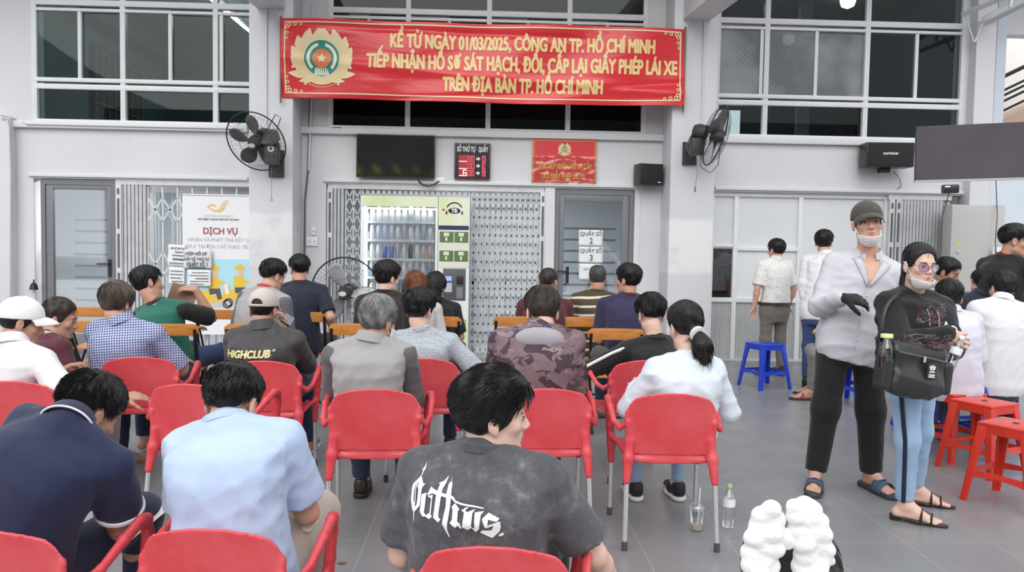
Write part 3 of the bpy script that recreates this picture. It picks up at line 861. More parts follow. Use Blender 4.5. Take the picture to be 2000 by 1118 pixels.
nd, w, h = slab_thing('queue_display', 'black queue number board with red digits right of the television', 'display', 888, 279, 957, 350, W-0.07, 0.065, mat('dark_brown_case', (0.05, 0.028, 0.03), 0.4))
bx('face', mat('black_face', (0.012, 0.01, 0.012), 0.25), nd, -w/2+0.02, w/2-0.02, -0.003, 0.0, 0.025, h-0.02)
mb = MB(); text_on(mb, 'SỐ THỨ TỰ', -w*0.17, h*0.76, 0.062, w*0.52, 0.04, y=-0.006); text_on(mb, 'QUẦY', w*0.30, h*0.76, 0.062, w*0.27, 0.04, y=-0.006)
mb.build('lettering', M_WHITEPL, nd)
for k in range(3):
    mb = MB(); z = h*(0.56-k*0.2)
    shape(mb, [(w*0.11, z-0.012), (w*0.165, z-0.012), (w*0.165, z-0.03), (w*0.215, z), (w*0.165, z+0.03), (w*0.165, z+0.012), (w*0.11, z+0.012)], -0.006); mb.build('arrow', M_WHITEPL, nd)
mb = MB()
for k in range(3):
    z = h*(0.56-k*0.2); mb.box(-w*0.38, w*0.06, -0.005, -0.003, z-0.045, z+0.045); mb.box(w*0.26, w*0.37, -0.005, -0.003, z-0.045, z+0.045)
mb.build('digit_window', mat('lit_red_window', (0.3, 0.02, 0.03), 0.3, emit=(0.40, 0.02, 0.04), estr=0.15), nd)
SEG = {'a': (0, 1, 1, 1), 'b': (1, 1, 1, .5), 'c': (1, .5, 1, 0), 'd': (0, 0, 1, 0), 'e': (0, .5, 0, 0), 'f': (0, 1, 0, .5), 'g': (0, .5, 1, .5)}
def digit(mb, segs, x, z, w, h, y=-0.007, t=0.008):
    for s in segs:
        a = SEG[s]; x0, z0, x1, z1 = x+a[0]*w, z+a[1]*h, x+a[2]*w, z+a[3]*h
        mb.box(min(x0, x1)-t/2, max(x0, x1)+t/2, y-0.001, y, min(z0, z1)-t/2, max(z0, z1)+t/2)
mb = MB()
for k in range(3):
    z = h*(0.56-k*0.2)-0.036
    digit(mb, 'd', -w*0.36, z, 0.04, 0.07); digit(mb, 'd' if k < 2 else 'afgedc', -w*0.25, z, 0.04, 0.07)
mb.build('lit_digits', mat('lit_red_digit', (1, 0.5, 0.5), 0.4, emit=(1, 0.45, 0.45), estr=2.0), nd)
mb = MB()
for k, s in enumerate(('abcdf', 'aefd', 'afbcdg')):
    digit(mb, s, w*0.29, h*(0.56-k*0.2)-0.034, 0.035, 0.066, t=0.006)
    digit(mb, 'abcdef', -w*0.13, h*(0.56-k*0.2)-0.034, 0.035, 0.066, t=0.004); digit(mb, 'abcdef', -w*0.02, h*(0.56-k*0.2)-0.034, 0.035, 0.066, t=0.004)
mb.build('dim_digits', mat('dim_red_digit', (0.6, 0.15, 0.2), 0.4, emit=(0.7, 0.1, 0.15), estr=0.5), nd)

sg, w, h = slab_thing('notice_sign', 'red sign with gold emblem and two gold lines under crinkled film', 'sign', 1040, 270, 1164, 360, W-0.035, 0.03, mat('gold_sign_edge', (0.6, 0.36, 0.14), 0.4), 0.003)
bx('panel', mat('red_sign_panel', (0.66, 0.03, 0.035), 0.35), sg, -w/2+0.012, w/2-0.012, -0.002, 0, 0.012, h-0.012)
mb = MB(); text_on(mb, 'ĐIỂM TIẾP NHẬN HỒ SƠ CẤP,', 0, h*0.325, 0.072, w*0.87, 0.05, y=-0.004); text_on(mb, 'ĐỔI GIẤY PHÉP LÁI XE', -0.01, h*0.10, 0.072, w*0.68, 0.05, y=-0.004)
for s in (0.022,):
    for (a, b, c, d) in ((-w/2+s, w/2-s, s, s+0.006), (-w/2+s, w/2-s, h-s-0.006, h-s), (-w/2+s, -w/2+s+0.006, s, h-s), (w/2-s-0.006, w/2-s, s, h-s)): mb.box(a, b, -0.004, -0.003, c, d)
mb.build('lettering', mat('sign_gold', (0.72, 0.42, 0.08), 0.4), sg)
emblem(sg, lambda p: (p[0]*0.085, -0.004+p[1]*0.2, p[2]*0.095+h*0.76), True)
# crinkled clear film hanging over the lower half
mb = MB(); rnd = random.Random(4); n1, n2 = 26, 16
v = [(-w/2-0.005+(w+0.01)*i/n1, -0.012-rnd.random()*0.014, -0.005+h*0.62*j/n2) for j in range(n2+1) for i in range(n1+1)]
mb.add(v, [(j*(n1+1)+i, j*(n1+1)+i+1, (j+1)*(n1+1)+i+1, (j+1)*(n1+1)+i) for j in range(n2) for i in range(n1)], False)
mb.build('clear_film', glass('clear_film', (0.97, 0.97, 0.97), 0.03, 0.12), sg)

def loudspeaker(name, label, px0, py0, px1, py1, Y, depth, rz=0.0, text=None):
    a, b = AT(px0, py0, Y), AT(px1, py1, Y)
    w, h = b.x-a.x, a.z-b.z
    th = thing(name, label, 'speaker', ((a.x+b.x)/2, Y+depth/2, b.z), rz)
    bx('cabinet', M_BLACK, th, -w/2, w/2, -depth/2, depth/2, 0, h, 0.012)
    bx('grille', mat('speaker_cloth', (0.02, 0.02, 0.021), 0.9, bump=0.3, bscale=300), th, -w/2+0.012, w/2-0.012, -depth/2-0.008, -depth/2, 0.012, h-0.012, 0.006)
    return th, w, h, depth
th, w, h, d = loudspeaker('loudspeaker', 'small black speaker on the wall right of the red notice sign', 1246, 319, 1293, 362, W-0.26, 0.22, R(14))
bx('wall_bracket', M_BLACKMETAL, th, -0.03, 0.03, d/2, d/2+0.04, h*0.3, h*0.6)
bx('badge', M_ALU, th, 0.08, 0.12, -d/2-0.010, -d/2-0.008, 0.03, 0.042)
th, w, h, d = loudspeaker('loudspeaker', 'wide black speaker with white lettering under the right-hand windows', 1697, 277, 1785, 327, W-0.36, 0.26, R(-4))
mb = MB(); text_on(mb, 'ELANTRONIC', 0.0, h*0.50, 0.026, 0.19, 0.05, y=-d/2-0.0095, shear=0.2); mb.build('lettering', M_WHITEPL, th)
mb = MB().box(-0.07, 0.05, -0.02, 0.09, -0.06, 0.0); mb.tube([(0, 0.05, -0.03), (0, 0.215, -0.03)], 0.02); mb.build('wall_bracket', M_BLACKMETAL, th)
# hanging television at the right
YT = 8.6
a, b, c, d2 = AT(1791, 248, YT), AT(1789, 357, YT), AT(2000, 235, YT-0.35), AT(2000, 347, YT-0.35)
hh = a.z-b.z; tw = 1.32
ang = math.atan2(-0.35, (c.x-a.x))
tv = thing('television', 'large glossy television hung from ceiling arms at the upper right', 'television', (a.x, YT, b.z), ang)
tv.rotation_euler = (R(2.2), R(-1.2), ang)
bx('body', M_BLACK, tv, 0, tw, 0.0, 0.06, 0, hh, 0.006)
bx('bezel', mat('silver_bezel', (0.6, 0.6, 0.61), 0.3, metal=0.6), tv, 0, tw, -0.004, 0.0, 0, 0.025)
TVS = NB('television_glass', 0.09, spec=1.0)
TVS.color(TVS.mix(TVS.noise(2), (0.085, 0.075, 0.09), (0.12, 0.105, 0.12))); TVS.b.inputs['Coat Weight'].default_value = 0.6; TVS.b.inputs['Coat Roughness'].default_value = 0.02
bx('screen', TVS.m, tv, 0.006, tw-0.006, -0.005, -0.001, 0.026, hh-0.008)
bx('receiver_box', M_BLACK, tv, 0.28, 0.44, 0.0, 0.12, -0.125, -0.03, 0.015)
bx('sticker', M_WHITEPL, tv, 0.30, 0.35, -0.001, 0.0, -0.06, -0.045)
mb = MB()
mb.box(0.35, 0.95, 0.06, 0.09, 0.2, 0.5); mb.tube([(0.6, 0.09, 0.35), (0.75, 0.6, 0.35), (0.45, 1.62, 0.35)], 0.03, 8)
mb.build('mount_arm', M_GATE, tv)
MB().tube([(0.35, 0.06, -0.125), (0.33, 0.3, -0.4), (0.36, 0.5, -1.0)], 0.006, 6).build('cable', M_CABLE, tv)
# white truss arms above it
tr = thing('ceiling_bracket', 'white steel bracket arm reaching from the far right pillar over the television', 'bracket', AT(1905, 110, W-0.2))
mb = MB()
p0 = tr.location
for (q, w_, Y_) in (((1880, 28), (2010, -25), 9.2), ((1925, 46), (2010, 3), 9.2), ((1918, 38), (2010, -8), 9.8)):
    A_, B_ = AT(*q, W-0.25)-p0, AT(*w_, Y_)-p0
    mb.tube([A_, B_], 0.035, 4)
mb.tube([AT(1884, 28, W-0.25)-p0, AT(1902, 82, W-0.2)-p0], 0.012, 6); mb.tube([AT(1922, 38, W-0.25)-p0, AT(1904, 82, W-0.2)-p0], 0.012, 6)
mb.tube([AT(1972, 14, 9.6)-p0, AT(1978, -6, 9.6)-p0], 0.02, 6)
mb.build('arms', M_ALU, tr)

# ------------------------------------------------------------------ fans
M_FAN = mat('dark_fan_plastic', (0.045, 0.042, 0.045), 0.45)
M_CAGE = mat('black_cage_wire', (0.025, 0.025, 0.027), 0.4, metal=0.4)
M_BLADE = mat('dark_fan_blade', (0.085, 0.08, 0.082), 0.4)
def fan_head(th, r, M, blade_m, nb=3, wires=44, a0=0.4):
    mb = MB()
    mb.tube([M @ Vector((r*math.cos(a), 0, r*math.sin(a))) for a in [2*math.pi*i/48 for i in range(48)]], 0.008 if r < 0.4 else 0.009, 8, closed=True)
    for s in (-1, 1):
        for rr, dy in ((0.75*r, 0.075), (0.42*r, 0.10)):
            mb.tube([M @ Vector((rr*math.cos(a), s*dy, rr*math.sin(a))) for a in [2*math.pi*i/32 for i in range(32)]], 0.0018, 4, closed=True)
    mb.build('cage_rim', M_CAGE, th)
    mb = MB()
    for s in (-1, 1):
        for k in range(wires):
            a = 2*math.pi*k/wires; pts = []
            for rr, dy in ((0.16, 0.105), (0.42, 0.10), (0.75, 0.075), (0.95, 0.03), (1.0, 0.0)):
                aa = a+s*0.25*(1-rr); pts.append(M @ Vector((r*rr*math.cos(aa), s*dy, r*rr*math.sin(aa))))
            mb.tube(pts, 0.0011, 3, cap=False)
    mb.build('cage_wires', M_CAGE, th)
    for k in range(nb):
        mb = MB(); a = a0+2*math.pi*k/nb; v = []; n, m = 8, 7
        for i in range(n+1):
            t = i/n; rr = r*(0.12+0.78*t)
            half = 0.16+0.40*math.sin(math.pi*min(1, 0.12+0.80*t)**0.9)*1.0
            half *= (1.0 if t < 0.85 else 1.0-0.35*((t-0.85)/0.15))
            for j in range(m+1):
                u = j/m*2-1; an = a+half*u*0.8
                v.append(M @ Vector((rr*math.cos(an), 0.045*u*(0.4+0.6*(1-t)), rr*math.sin(an))))
        mb.add(v, [(i*(m+1)+j, i*(m+1)+j+1, (i+1)*(m+1)+j+1, (i+1)*(m+1)+j) for i in range(n) for j in range(m)], True)
        o = mb.build('blade', blade_m, th); q = o.modifiers.new('t', 'SOLIDIFY'); q.thickness = 0.004
    H = M @ Matrix.Rotation(R(90), 4, 'X')
    MB().lathe([(0.02, -0.06), (0.075, -0.05), (0.085, 0.0), (0.08, 0.05), (0.06, 0.09), (0.05, 0.112), (0.01, 0.114)], 24, H).build('hub', M_FAN, th)
    MB().lathe([(0.0, -0.28), (0.06, -0.275), (0.085, -0.22), (0.09, -0.12), (0.06, -0.1)], 20, H).build('motor', M_FAN, th)
    MB().lathe([(0.045, 0.115), (0.045, 0.119), (0.02, 0.121), (0.0, 0.121)], 20, H, sx=1.0, sy=0.6).build('badge', M_GATE, th)
c = AT(500, 277, 9.45)
fn1 = thing('wall_fan', 'black round wall fan on the left white pillar facing down', 'fan', c)
Mx = Matrix.Rotation(R(-14), 4, 'Z') @ Matrix.Rotation(R(30), 4, 'X')
fan_head(fn1, 0.365, Mx, M_BLADE, 5, a0=1.5)
mb = MB(); hb_ = Mx @ Vector((0, 0.22, 0))
mb.tube([hb_, Vector((0.12, 0.22, -0.16)), Vector((0.14, PF-c.y, -0.22))], 0.035, 10); mb.box(0.05, 0.23, PF-c.y-0.04, PF-c.y, -0.38, -0.05)
mb.build('wall_mount', M_FAN, fn1, bevel=0.0)
mb = MB(); mb.box(0.10, 0.26, -0.03, 0.10, -0.26, 0.0); mb.build('control_box', M_FAN, fn1, bevel=0.02)
mb = MB(); disc(mb, 0.18, -0.08, 0.038, -0.034, 20, ring=0.02); mb.build('dial', mat('pale_dial', (0.6, 0.58, 0.6), 0.4), fn1)
mb = MB(); mb.tube([(0.18, 0.0, -0.30), (0.18, 0.0, -0.66)], 0.003, 5)
disc(mb, 0.18, -0.675, 0.018, 0.0, 14, ring=0.012); mb.build('pull_cord', M_CABLE, fn1)
mb = MB(); mb.tube([(0.06, 0.2, 0.1), (0.10, 0.25, 0.25), (0.16, 0.25, 0.36), (0.21, 0.3, 0.33), (0.14, 0.3, 0.12)], 0.007, 6)
mb.build('cable', M_CABLE, fn1)
c = AT(1398, 265, 9.35)
fn2 = thing('wall_fan', 'black wall fan turned aside on the right white pillar', 'fan', c)
Mx = Matrix.Rotation(R(60), 4, 'Z') @ Matrix.Rotation(R(18), 4, 'X')
fan_head(fn2, 0.36, Mx, M_BLADE, 5, a0=0.2)
hb_ = Mx @ Vector((0, 0.24, 0))
mb = MB(); mb.tube([hb_, hb_+Vector((-0.04, 0.1, -0.12)), Vector((-0.18, PF-c.y, -0.15))], 0.035, 10); mb.box(-0.27, -0.10, PF-c.y-0.04, PF-c.y, -0.30, -0.02); mb.build('wall_mount', M_FAN, fn2)
mb = MB().box(hb_.x-0.07, hb_.x+0.08, hb_.y-0.07, hb_.y+0.08, -0.22, -0.02); mb.build('control_box', M_FAN, fn2, bevel=0.02)
mb = MB(); p = hb_
mb.tube([(p.x, p.y, -0.2), (p.x+0.02, p.y, -0.45), (p.x, p.y, -0.60)], 0.003, 5); mb.box(p.x-0.008, p.x+0.008, p.y-0.008, p.y+0.008, -0.66, -0.60); mb.build('pull_cord', M_CABLE, fn2)
mb = MB(); mb.tube([(p.x+0.05, p.y, -0.2), (p.x+0.06, p.y, -0.36), (p.x+0.18, p.y, -0.43), (p.x+0.27, p.y, -0.33), (p.x+0.29, p.y, -0.1)], 0.006, 6)
mb.tube([(p.x-0.08, p.y, -0.05), (p.x-0.13, p.y, -0.12), (p.x-0.06, p.y, -0.24)], 0.006, 6); mb.build('cable', M_CABLE, fn2)
# floor fan
c = AT(675, 572, 9.0)
fn3 = thing('pedestal_fan', 'large grey pedestal fan on the floor left of the drinks machine', 'fan', (c.x, c.y, 0))
Mx = Matrix.Translation((0, 0, c.z)) @ Matrix.Rotation(R(-8), 4, 'Z') @ Matrix.Rotation(R(4), 4, 'X')
fan_head(fn3, 0.40, Mx, mat('grey_metal_blade', (0.38, 0.385, 0.4), 0.35, metal=0.3), 3, 56, a0=2.0)
MB().tube([(0.0, 0.18, 0.02), (0.0, 0.18, c.z-0.05)], 0.03, 12).build('pole', M_GATE_D, fn3)
MB().lathe([(0.27, 0.0), (0.27, 0.02), (0.2, 0.04), (0.04, 0.06)], 28, Matrix.Translation((0, 0.18, 0))).build('base', M_FAN, fn3)

# ------------------------------------------------------------------ drinks machine
YV = 9.72
a = AT(705, 384, YV); b = AT(918, 384, YV); s_ = AT(856, 384, YV)
vz = (a.z+b.z)/2; vx = (a.x+b.x)/2
vm = thing('vending_machine', 'white and lime drinks vending machine with a lit glass front and card panel', 'vending machine', (vx, YV, 0))
w = b.x-a.x; xs_ = s_.x-vx; hw = w/2
M_VWHITE = mat('white_lacquer', (0.80, 0.81, 0.80), 0.3, noise=0.02)
LIME = NB('lime_print', 0.35)
_lr = LIME.ramp(LIME.noise(1.7, LIME.map((1, 1, 0.5)), detail=3), [(0.3, (0.80, 0.83, 0.74)), (0.5, (0.72, 0.78, 0.50)), (0.75, (0.50, 0.66, 0.20))])
LIME.color(_lr)
def VM(name, m, x0, x1, y0, y1, z0, z1, bev=0.0): return bx(name, m, vm, x0, x1, y0, y1, z0, z1, bev)
mb = MB(); mb.box(-hw, -hw+0.045, 0.0, 0.55, 0.06, vz); mb.box(xs_-0.03, xs_, 0, 0.55, 0.06, vz); mb.box(-hw, xs_, 0.0, 0.55, vz-0.10, vz); mb.box(-hw, xs_, 0, 0.55, 0.06, 0.62); mb.box(-hw, xs_, 0.5, 0.55, 0.06, vz)
mb.build('cabinet', M_VWHITE, vm, bevel=0.006)
VM('top_band', LIME.m, -hw, xs_, -0.006, 0.0, vz-0.125, vz)
VM('pay_column', M_VWHITE, xs_+0.004, hw, 0.0, 0.55, 0.06, vz, 0.008)
VM('base', M_BLACK, -hw+0.02, hw-0.02, 0.02, 0.52, 0.0, 0.06)
gz0, gz1 = 0.62, vz-0.13
VM('glass_front', G_CLEAR, -hw+0.05, xs_-0.035, 0.004, 0.010, gz0, gz1)
VM('light_panel', mat('lit_back_panel', (0.5, 0.5, 0.52), 0.5, emit=(0.9, 0.95, 1.0), estr=0.10), -hw+0.05, xs_-0.035, 0.44, 0.5, gz0, gz1)
mb = MB(); mb.box(-hw+0.055, -hw+0.075, 0.02, 0.05, gz0, gz1-0.01); mb.box(-hw+0.055, xs_-0.04, 0.02, 0.06, gz1-0.03, gz1-0.01)
mb.build('lamp_strip', mat('machine_lamp', (1, 1, 1), 0.4, emit=(0.95, 0.98, 1), estr=5.0), vm)
shelf_px = [432, 468, 505, 541, 578]
rnd = random.Random(11)
DRC = [(0.80, 0.82, 0.86), (0.62, 0.68, 0.85), (0.75, 0.78, 0.84), (0.16, 0.24, 0.62), (0.10, 0.11, 0.13), (0.55, 0.56, 0.60), (0.70, 0.55, 0.5), (0.85, 0.85, 0.88), (0.3, 0.4, 0.5)]
kinds = ['tall pale can', 'blue-white can', 'clear bottle', 'deep blue can', 'black can', 'silver can', 'pinkish can', 'white carton', 'slate can']
protos = {}
sx0, sx1 = -hw+0.09, xs_-0.06
for si, spx in enumerate(shelf_px):
    z = wz(780, spx, YV+0.05)
    VM('shelf', M_VWHITE, sx0-0.02, sx1+0.02, 0.05, 0.42, z-0.03, z)
    mb = MB()
    for k in range(11): xk = sx0+(sx1-sx0)*k/10; mb.box(xk-0.004, xk+0.004, 0.04, 0.05, z, z+0.09)
    mb.build('divider', M_VWHITE, vm)
    for k in range(10):
        xk = sx0+(sx1-sx0)*(k+0.5)/10
        ci = [0, 2, 0, 7, 2, 0, 5, 7, 2, 0][k] if si == 0 else [7, 1, 1, 1, 0, 5, 0, 2, 5, 0][k] if si == 1 else [7, 7, 3, 3, 5, 2, 4, 7, 6, 6][k] if si == 2 else rnd.choice([2, 5, 4, 8, 2, 0])
        th = 0.145+0.03*((ci*7) % 3)/2
        lab = '%s on the %s drinks machine shelf' % (kinds[ci], ['top', 'second', 'middle', 'fourth', 'lowest'][si])
        key = ci
        if key not in protos:
            d = thing('drink', lab, 'drink', (0, 0, 0), 0, 'drinks in the vending machine')
            r = 0.030
            prof = [(r*0.85, 0), (r, 0.006), (r, th*0.8), (r*0.8, th*0.9), (r*0.8, th)] if ci != 2 else [(r*0.9, 0), (r, 0.01), (r, th*0.55), (r*0.9, th*0.6), (r, th*0.66), (r*0.5, th*0.88), (r*0.4, th*0.9), (r*0.4, th)]
            MB().lathe(prof, 14).build('container', mat('drink_colour_%s' % kinds[ci].replace(' ', '_'), DRC[ci], 0.3), d)
            MB().lathe([(r*0.45, th), (r*0.45, th+0.012), (0.001, th+0.013)], 12).build('lid', M_VWHITE if ci != 4 else M_BLACK, d)
            protos[key] = d
        else:
            d = copy_tree(protos[key]); d['label'] = lab
        d.location = (vx+xk, YV+0.085, z+0.001)
# make the labels of equal-looking drinks speak for their whole shelf, others by column
cnt = {}
for o in COL.objects:
    if o.get('category') == 'drink': cnt.setdefault(o['label'], []).append(o)
words = ['first', 'second', 'third', 'fourth', 'fifth', 'sixth', 'seventh', 'eighth']
for lab, os_ in cnt.items():
    if len(os_) > 1:
        os_.sort(key=lambda o: o.location.x)
        for k, o in enumerate(os_): o['label'] = lab.replace(' on the', ', %s of those from left, on the' % words[k])
# pay column
pc0, pc1 = xs_+0.02, hw-0.01
def pz(py): return wz(887, py, YV)
VM('brand_panel', LIME.m, pc0-0.012, pc1, -0.006, 0.0, pz(448), pz(386))
VM('brand_strip', mat('navy_print', (0.03, 0.03, 0.10), 0.4), pc0-0.012, pc1, -0.008, 0.0, pz(449), pz(441))
mb = MB(); cx = (pc0+pc1)/2; cz = pz(412)
disc(mb, cx, cz+0.0, 0.105, -0.009, 24, a0=R(25), a1=R(155), ring=0.09)
disc(mb, cx, cz, 0.075, -0.009, 24, r2=0.036)
for s in (-1, 1): mb.box(cx+s*0.095-0.009, cx+s*0.095+0.009, -0.010, -0.006, cz-0.045, cz-0.005)
mb.build('brand_logo', M_BLACK, vm)
mb = MB(); text_on(mb, 'TB', cx, cz-0.022, 0.046, 0.075, 0.06, y=-0.011); mb.build('brand_lettering', M_VWHITE, vm)
VM('red_stripes', mat('red_print', (0.6, 0.12, 0.1), 0.4), cx-0.15, cx-0.115, -0.009, -0.006, cz+0.0, cz+0.022)
M_GRN = mat('green_instruction_panel', (0.10, 0.19, 0.07), 0.4); M_CRM = mat('cream_panel', (0.72, 0.72, 0.60), 0.4)
VM('instruction_board', M_CRM, pc0-0.005, pc1, -0.005, 0.0, pz(523), pz(451))
for (p0, p1) in ((453, 474), (490, 511)):
    for (x0, x1) in ((pc0+0.003, (pc0+pc1)/2-0.006), ((pc0+pc1)/2+0.006, pc1-0.004)):
        VM('instruction_tile', M_GRN, x0, x1, -0.008, -0.005, pz(p1), pz(p0))
        xm = (x0+x1)/2
        mb = MB(); mb.box(xm-0.035, xm+0.03, -0.010, -0.008, pz(p0+9), pz(p0+2)); mb.box(xm-0.015, xm+0.01, -0.010, -0.008, pz(p0+18), pz(p0+11)); mb.build('pictogram', M_CRM, vm)
VM('card_panel', mat('charcoal_panel', (0.085, 0.087, 0.10), 0.4), pc0+0.05, pc1-0.03, -0.010, 0.0, pz(587), pz(525), 0.006)
VM('card_display', mat('lit_blue_display', (0.1, 0.15, 0.6), 0.3, emit=(0.25, 0.35, 0.9), estr=0.8), pc0+0.075, pc0+0.155, -0.014, -0.010, pz(549), pz(540))
VM('keypad', mat('pale_keypad', (0.5, 0.51, 0.53), 0.4), pc0+0.075, pc0+0.16, -0.014, -0.010, pz(571), pz(553))
VM('note_slot', M_BLACK, pc1-0.14, pc1-0.06, -0.02, -0.010, pz(555), pz(538), 0.004)
VM('coin_tray', mat('grey_tray', (0.2, 0.2, 0.21), 0.4), pc1-0.14, pc1-0.06, -0.014, -0.010, pz(583), pz(561))
VM('lower_print', LIME.m, pc0-0.012, pc1, -0.003, 0.0, 0.1, pz(625))
mb = MB()
for k in range(9):
    disc(mb, pc1-0.12+0.035*(k % 3)+0.01*((k*5) % 3), pz(640)+0.04*(k//3), 0.022, -0.006-0.0004*k, 10, ring=0.012)
mb.build('cartoon_print', mat('dark_gold_print', (0.3, 0.24, 0.05), 0.5), vm)
VM('delivery_flap', M_BLACK, -0.35, 0.05, -0.008, 0.0, 0.25, 0.45, 0.01)

# ------------------------------------------------------------------ poster stand and papers by the left gate
YP = W-0.10
a, b, c = AT(356, 380, YP), AT(490, 380, YP), AT(356, 655, YP)
px0 = a.x; pw = AT(512, 380, YP).x-a.x
po = thing('post_office_banner', 'white standing banner with an orange bird logo beside the left pillar', 'banner', (px0+pw/2, YP, 0))
pzt = a.z; pz0 = 0.28
def PX(px, py): q = AT(px, py, YP); return q.x-po.location.x, q.z
M_PVC = mat('white_pvc', (0.82, 0.82, 0.835), 0.3)
bx('sheet', M_PVC, po, -pw/2, pw/2, 0, 0.006, pz0, pzt)
mb = MB(); mb.tube([(-pw/2, 0, pzt), (pw/2, 0, pzt)], 0.012, 8); mb.tube([(0, 0.03, 0.02), (0, 0.03, pzt)], 0.012, 8); mb.box(-pw/2, pw/2, -0.06, 0.08, 0, 0.03); mb.build('stand', M_ALU, po)
def ptxt(mb, s, x0, x1, y, hpx, bold=0.0):
    A_, B_ = PX(x0, y), PX(x1, y); text_on(mb, s, (A_[0]+B_[0])/2, A_[1], hpx*YP/FPX, B_[0]-A_[0], bold, y=-0.003)
M_OR2 = mat('orange_logo', (0.86, 0.48, 0.18), 0.4)
mb = MB()
def pq(*pts): shape(mb, [PX(*p) for p in pts], -0.003)
pq((403, 404), (414, 398), (422, 402), (423, 407), (419, 403), (413, 402), (408, 405), (421, 411), (440, 406), (432, 414), (418, 414))
for k in range(4): pq((426+k*3.4, 407-k*4.2), (428+k*3.4, 405-k*4.2), (441+k*2.2, 404.5-k*4.0), (439+k*2.2, 406.5-k*4.0))
mb.build('bird_logo', M_OR2, po)
mb = MB(); ptxt(mb, 'VIETNAM POST', 399, 456, 424, 4.2); mb.build('logo_lettering', mat('light_grey_print', (0.5, 0.5, 0.52), 0.5), po)
mb = MB(); ptxt(mb, 'BƯU ĐIỆN THÀNH PHỐ HỒ CHÍ MINH', 387, 467, 430, 3.4, 0.03); mb.build('small_lettering', mat('grey_print', (0.2, 0.2, 0.22), 0.5), po)
mb = MB(); ptxt(mb, 'DỊCH VỤ', 397, 464, 457, 12, 0.03); mb.build('title_lettering', mat('maroon_print', (0.42, 0.10, 0.12), 0.5), po)
mb = MB(); ptxt(mb, 'NHẬN VÀ PHÁT TRẢ KẾT QUẢ', 368, 500, 471.5, 7); ptxt(mb, 'GPLX TẠI ĐỊA CHỈ THEO YÊU CẦU', 361, 511, 484.5, 7); mb.build('line_lettering', mat('pale_grey_print', (0.42, 0.42, 0.44), 0.5), po)
mb = MB(); pq((363, 507), (511, 507), (511, 575), (363, 575)); mb.build('sky_picture', mat('sky_print', (0.42, 0.72, 0.82), 0.5), po)
mb = MB(); pq((363, 575), (511, 575), (511, 602), (363, 602)); mb.build('road_picture', mat('road_print', (0.55, 0.55, 0.56), 0.5), po)
MY = mat('yellow_print', (0.80, 0.52, 0.06), 0.5); MSK = mat('skin_print', (0.75, 0.5, 0.36), 0.5); MDK = mat('dark_print', (0.09, 0.08, 0.09), 0.5)
mbY, mbS, mbD, mbW = MB(), MB(), MB(), MB()
for (dx, dy, s) in ((0, 0, 1.0), (50, -3, 0.95)):
    def q2(m_, pts, y): shape(m_, [PX(412+dx+p[0]*s, 578+dy+p[1]*s) for p in pts], y)
    q2(mbY, [(-2, -58), (8, -62), (16, -57), (18, -50), (-3, -50)], -0.005)          # helmet
    q2(mbS, [(2, -50), (14, -50), (15, -40), (4, -39)], -0.005)
    q2(mbY, [(-4, -38), (14, -38), (18, -14), (-6, -14)], -0.006)                     # jacket
    q2(mbY, [(12, -34), (30, -24), (30, -19), (10, -26)], -0.0065)
    q2(mbD, [(-4, -14), (18, -14), (22, 6), (14, 8), (10, -4), (-2, -2)], -0.006)       # legs
    q2(mbY, [(-28, -10), (2, -10), (2, 12), (-28, 12)], -0.0045)                        # parcel box
    q2(mbY, [(-8, 0), (24, 0), (34, -22), (38, -20), (34, 10), (-6, 14)], -0.0040)
    for (wx_, wz_) in ((-16, 17), (32, 16)):
        p = PX(412+dx+wx_*s, 578+dy+wz_*s); disc(mbD, p[0], p[1], 9*s*YP/FPX, -0.007, 18, ring=6*s*YP/FPX)
    q2(mbW, [(26, -22), (33, -24), (36, -4), (29, -2)], -0.0075)
mbY.build('riders_yellow', MY, po); mbS.build('riders_faces', MSK, po); mbD.build('riders_dark', MDK, po); mbW.build('scooter_shield', M_PVC, po)
M_PAPER = mat('white_paper', (0.80, 0.80, 0.81), 0.6)
M_INK = mat('black_ink', (0.13, 0.13, 0.14), 0.6)
def paper(label, x0, y0, x1, y1, Y, lines, name='notice_sheet', tilt=0.0, m=M_PAPER):
    A_, B_ = AT(x0, y0, Y), AT(x1, y1, Y)
    p = thing(name, label, 'notice', ((A_.x+B_.x)/2, Y, B_.z)); p.rotation_euler = (0, R(tilt), 0)
    w, h = B_.x-A_.x, A_.z-B_.z
    mb = MB(); n = 8
    mb.add([(-w/2+w*i/n, -0.004*math.sin(i*1.3+j), h*j/n) for j in range(n+1) for i in range(n+1)], [(j*(n+1)+i, j*(n+1)+i+1, (j+1)*(n+1)+i+1, (j+1)*(n+1)+i) for j in range(n) for i in range(n)], True)
    o = mb.build('sheet', m, p); q = o.modifiers.new('t', 'SOLIDIFY'); q.thickness = 0.001; q.offset = 1
    mb = MB()
    for (s, fx0, fx1, fz, fh, bold) in lines:
        if s is None: mb.box(-w/2+w*fx0, -w/2+w*fx1, -0.009, -0.008, h*(1-fz)-fh, h*(1-fz))
        else: text_on(mb, s, -w/2+w*(fx0+fx1)/2, h*(1-fz), fh, w*(fx1-fx0), bold, y=-0.008)
    mb.build('lettering', M_INK, p)
    return p
YQ = W-0.14
pg = mat('grey_paper', (0.70, 0.70, 0.705), 0.6)
paper('grey sheet reading NỘP HỒ SƠ over an arrow, taped to the post banner', 357, 487, 414, 525, YQ, [('NỘP HỒ SƠ', .1, .83, .30, .035, .03), ('LẤY SỐ THỨ TỰ', .08, .9, .58, .033, .03), ('QUẦY SỐ 1', .13, .85, .87, .045, .045), (None, .2, .8, .91, .02, 0)], m=pg)
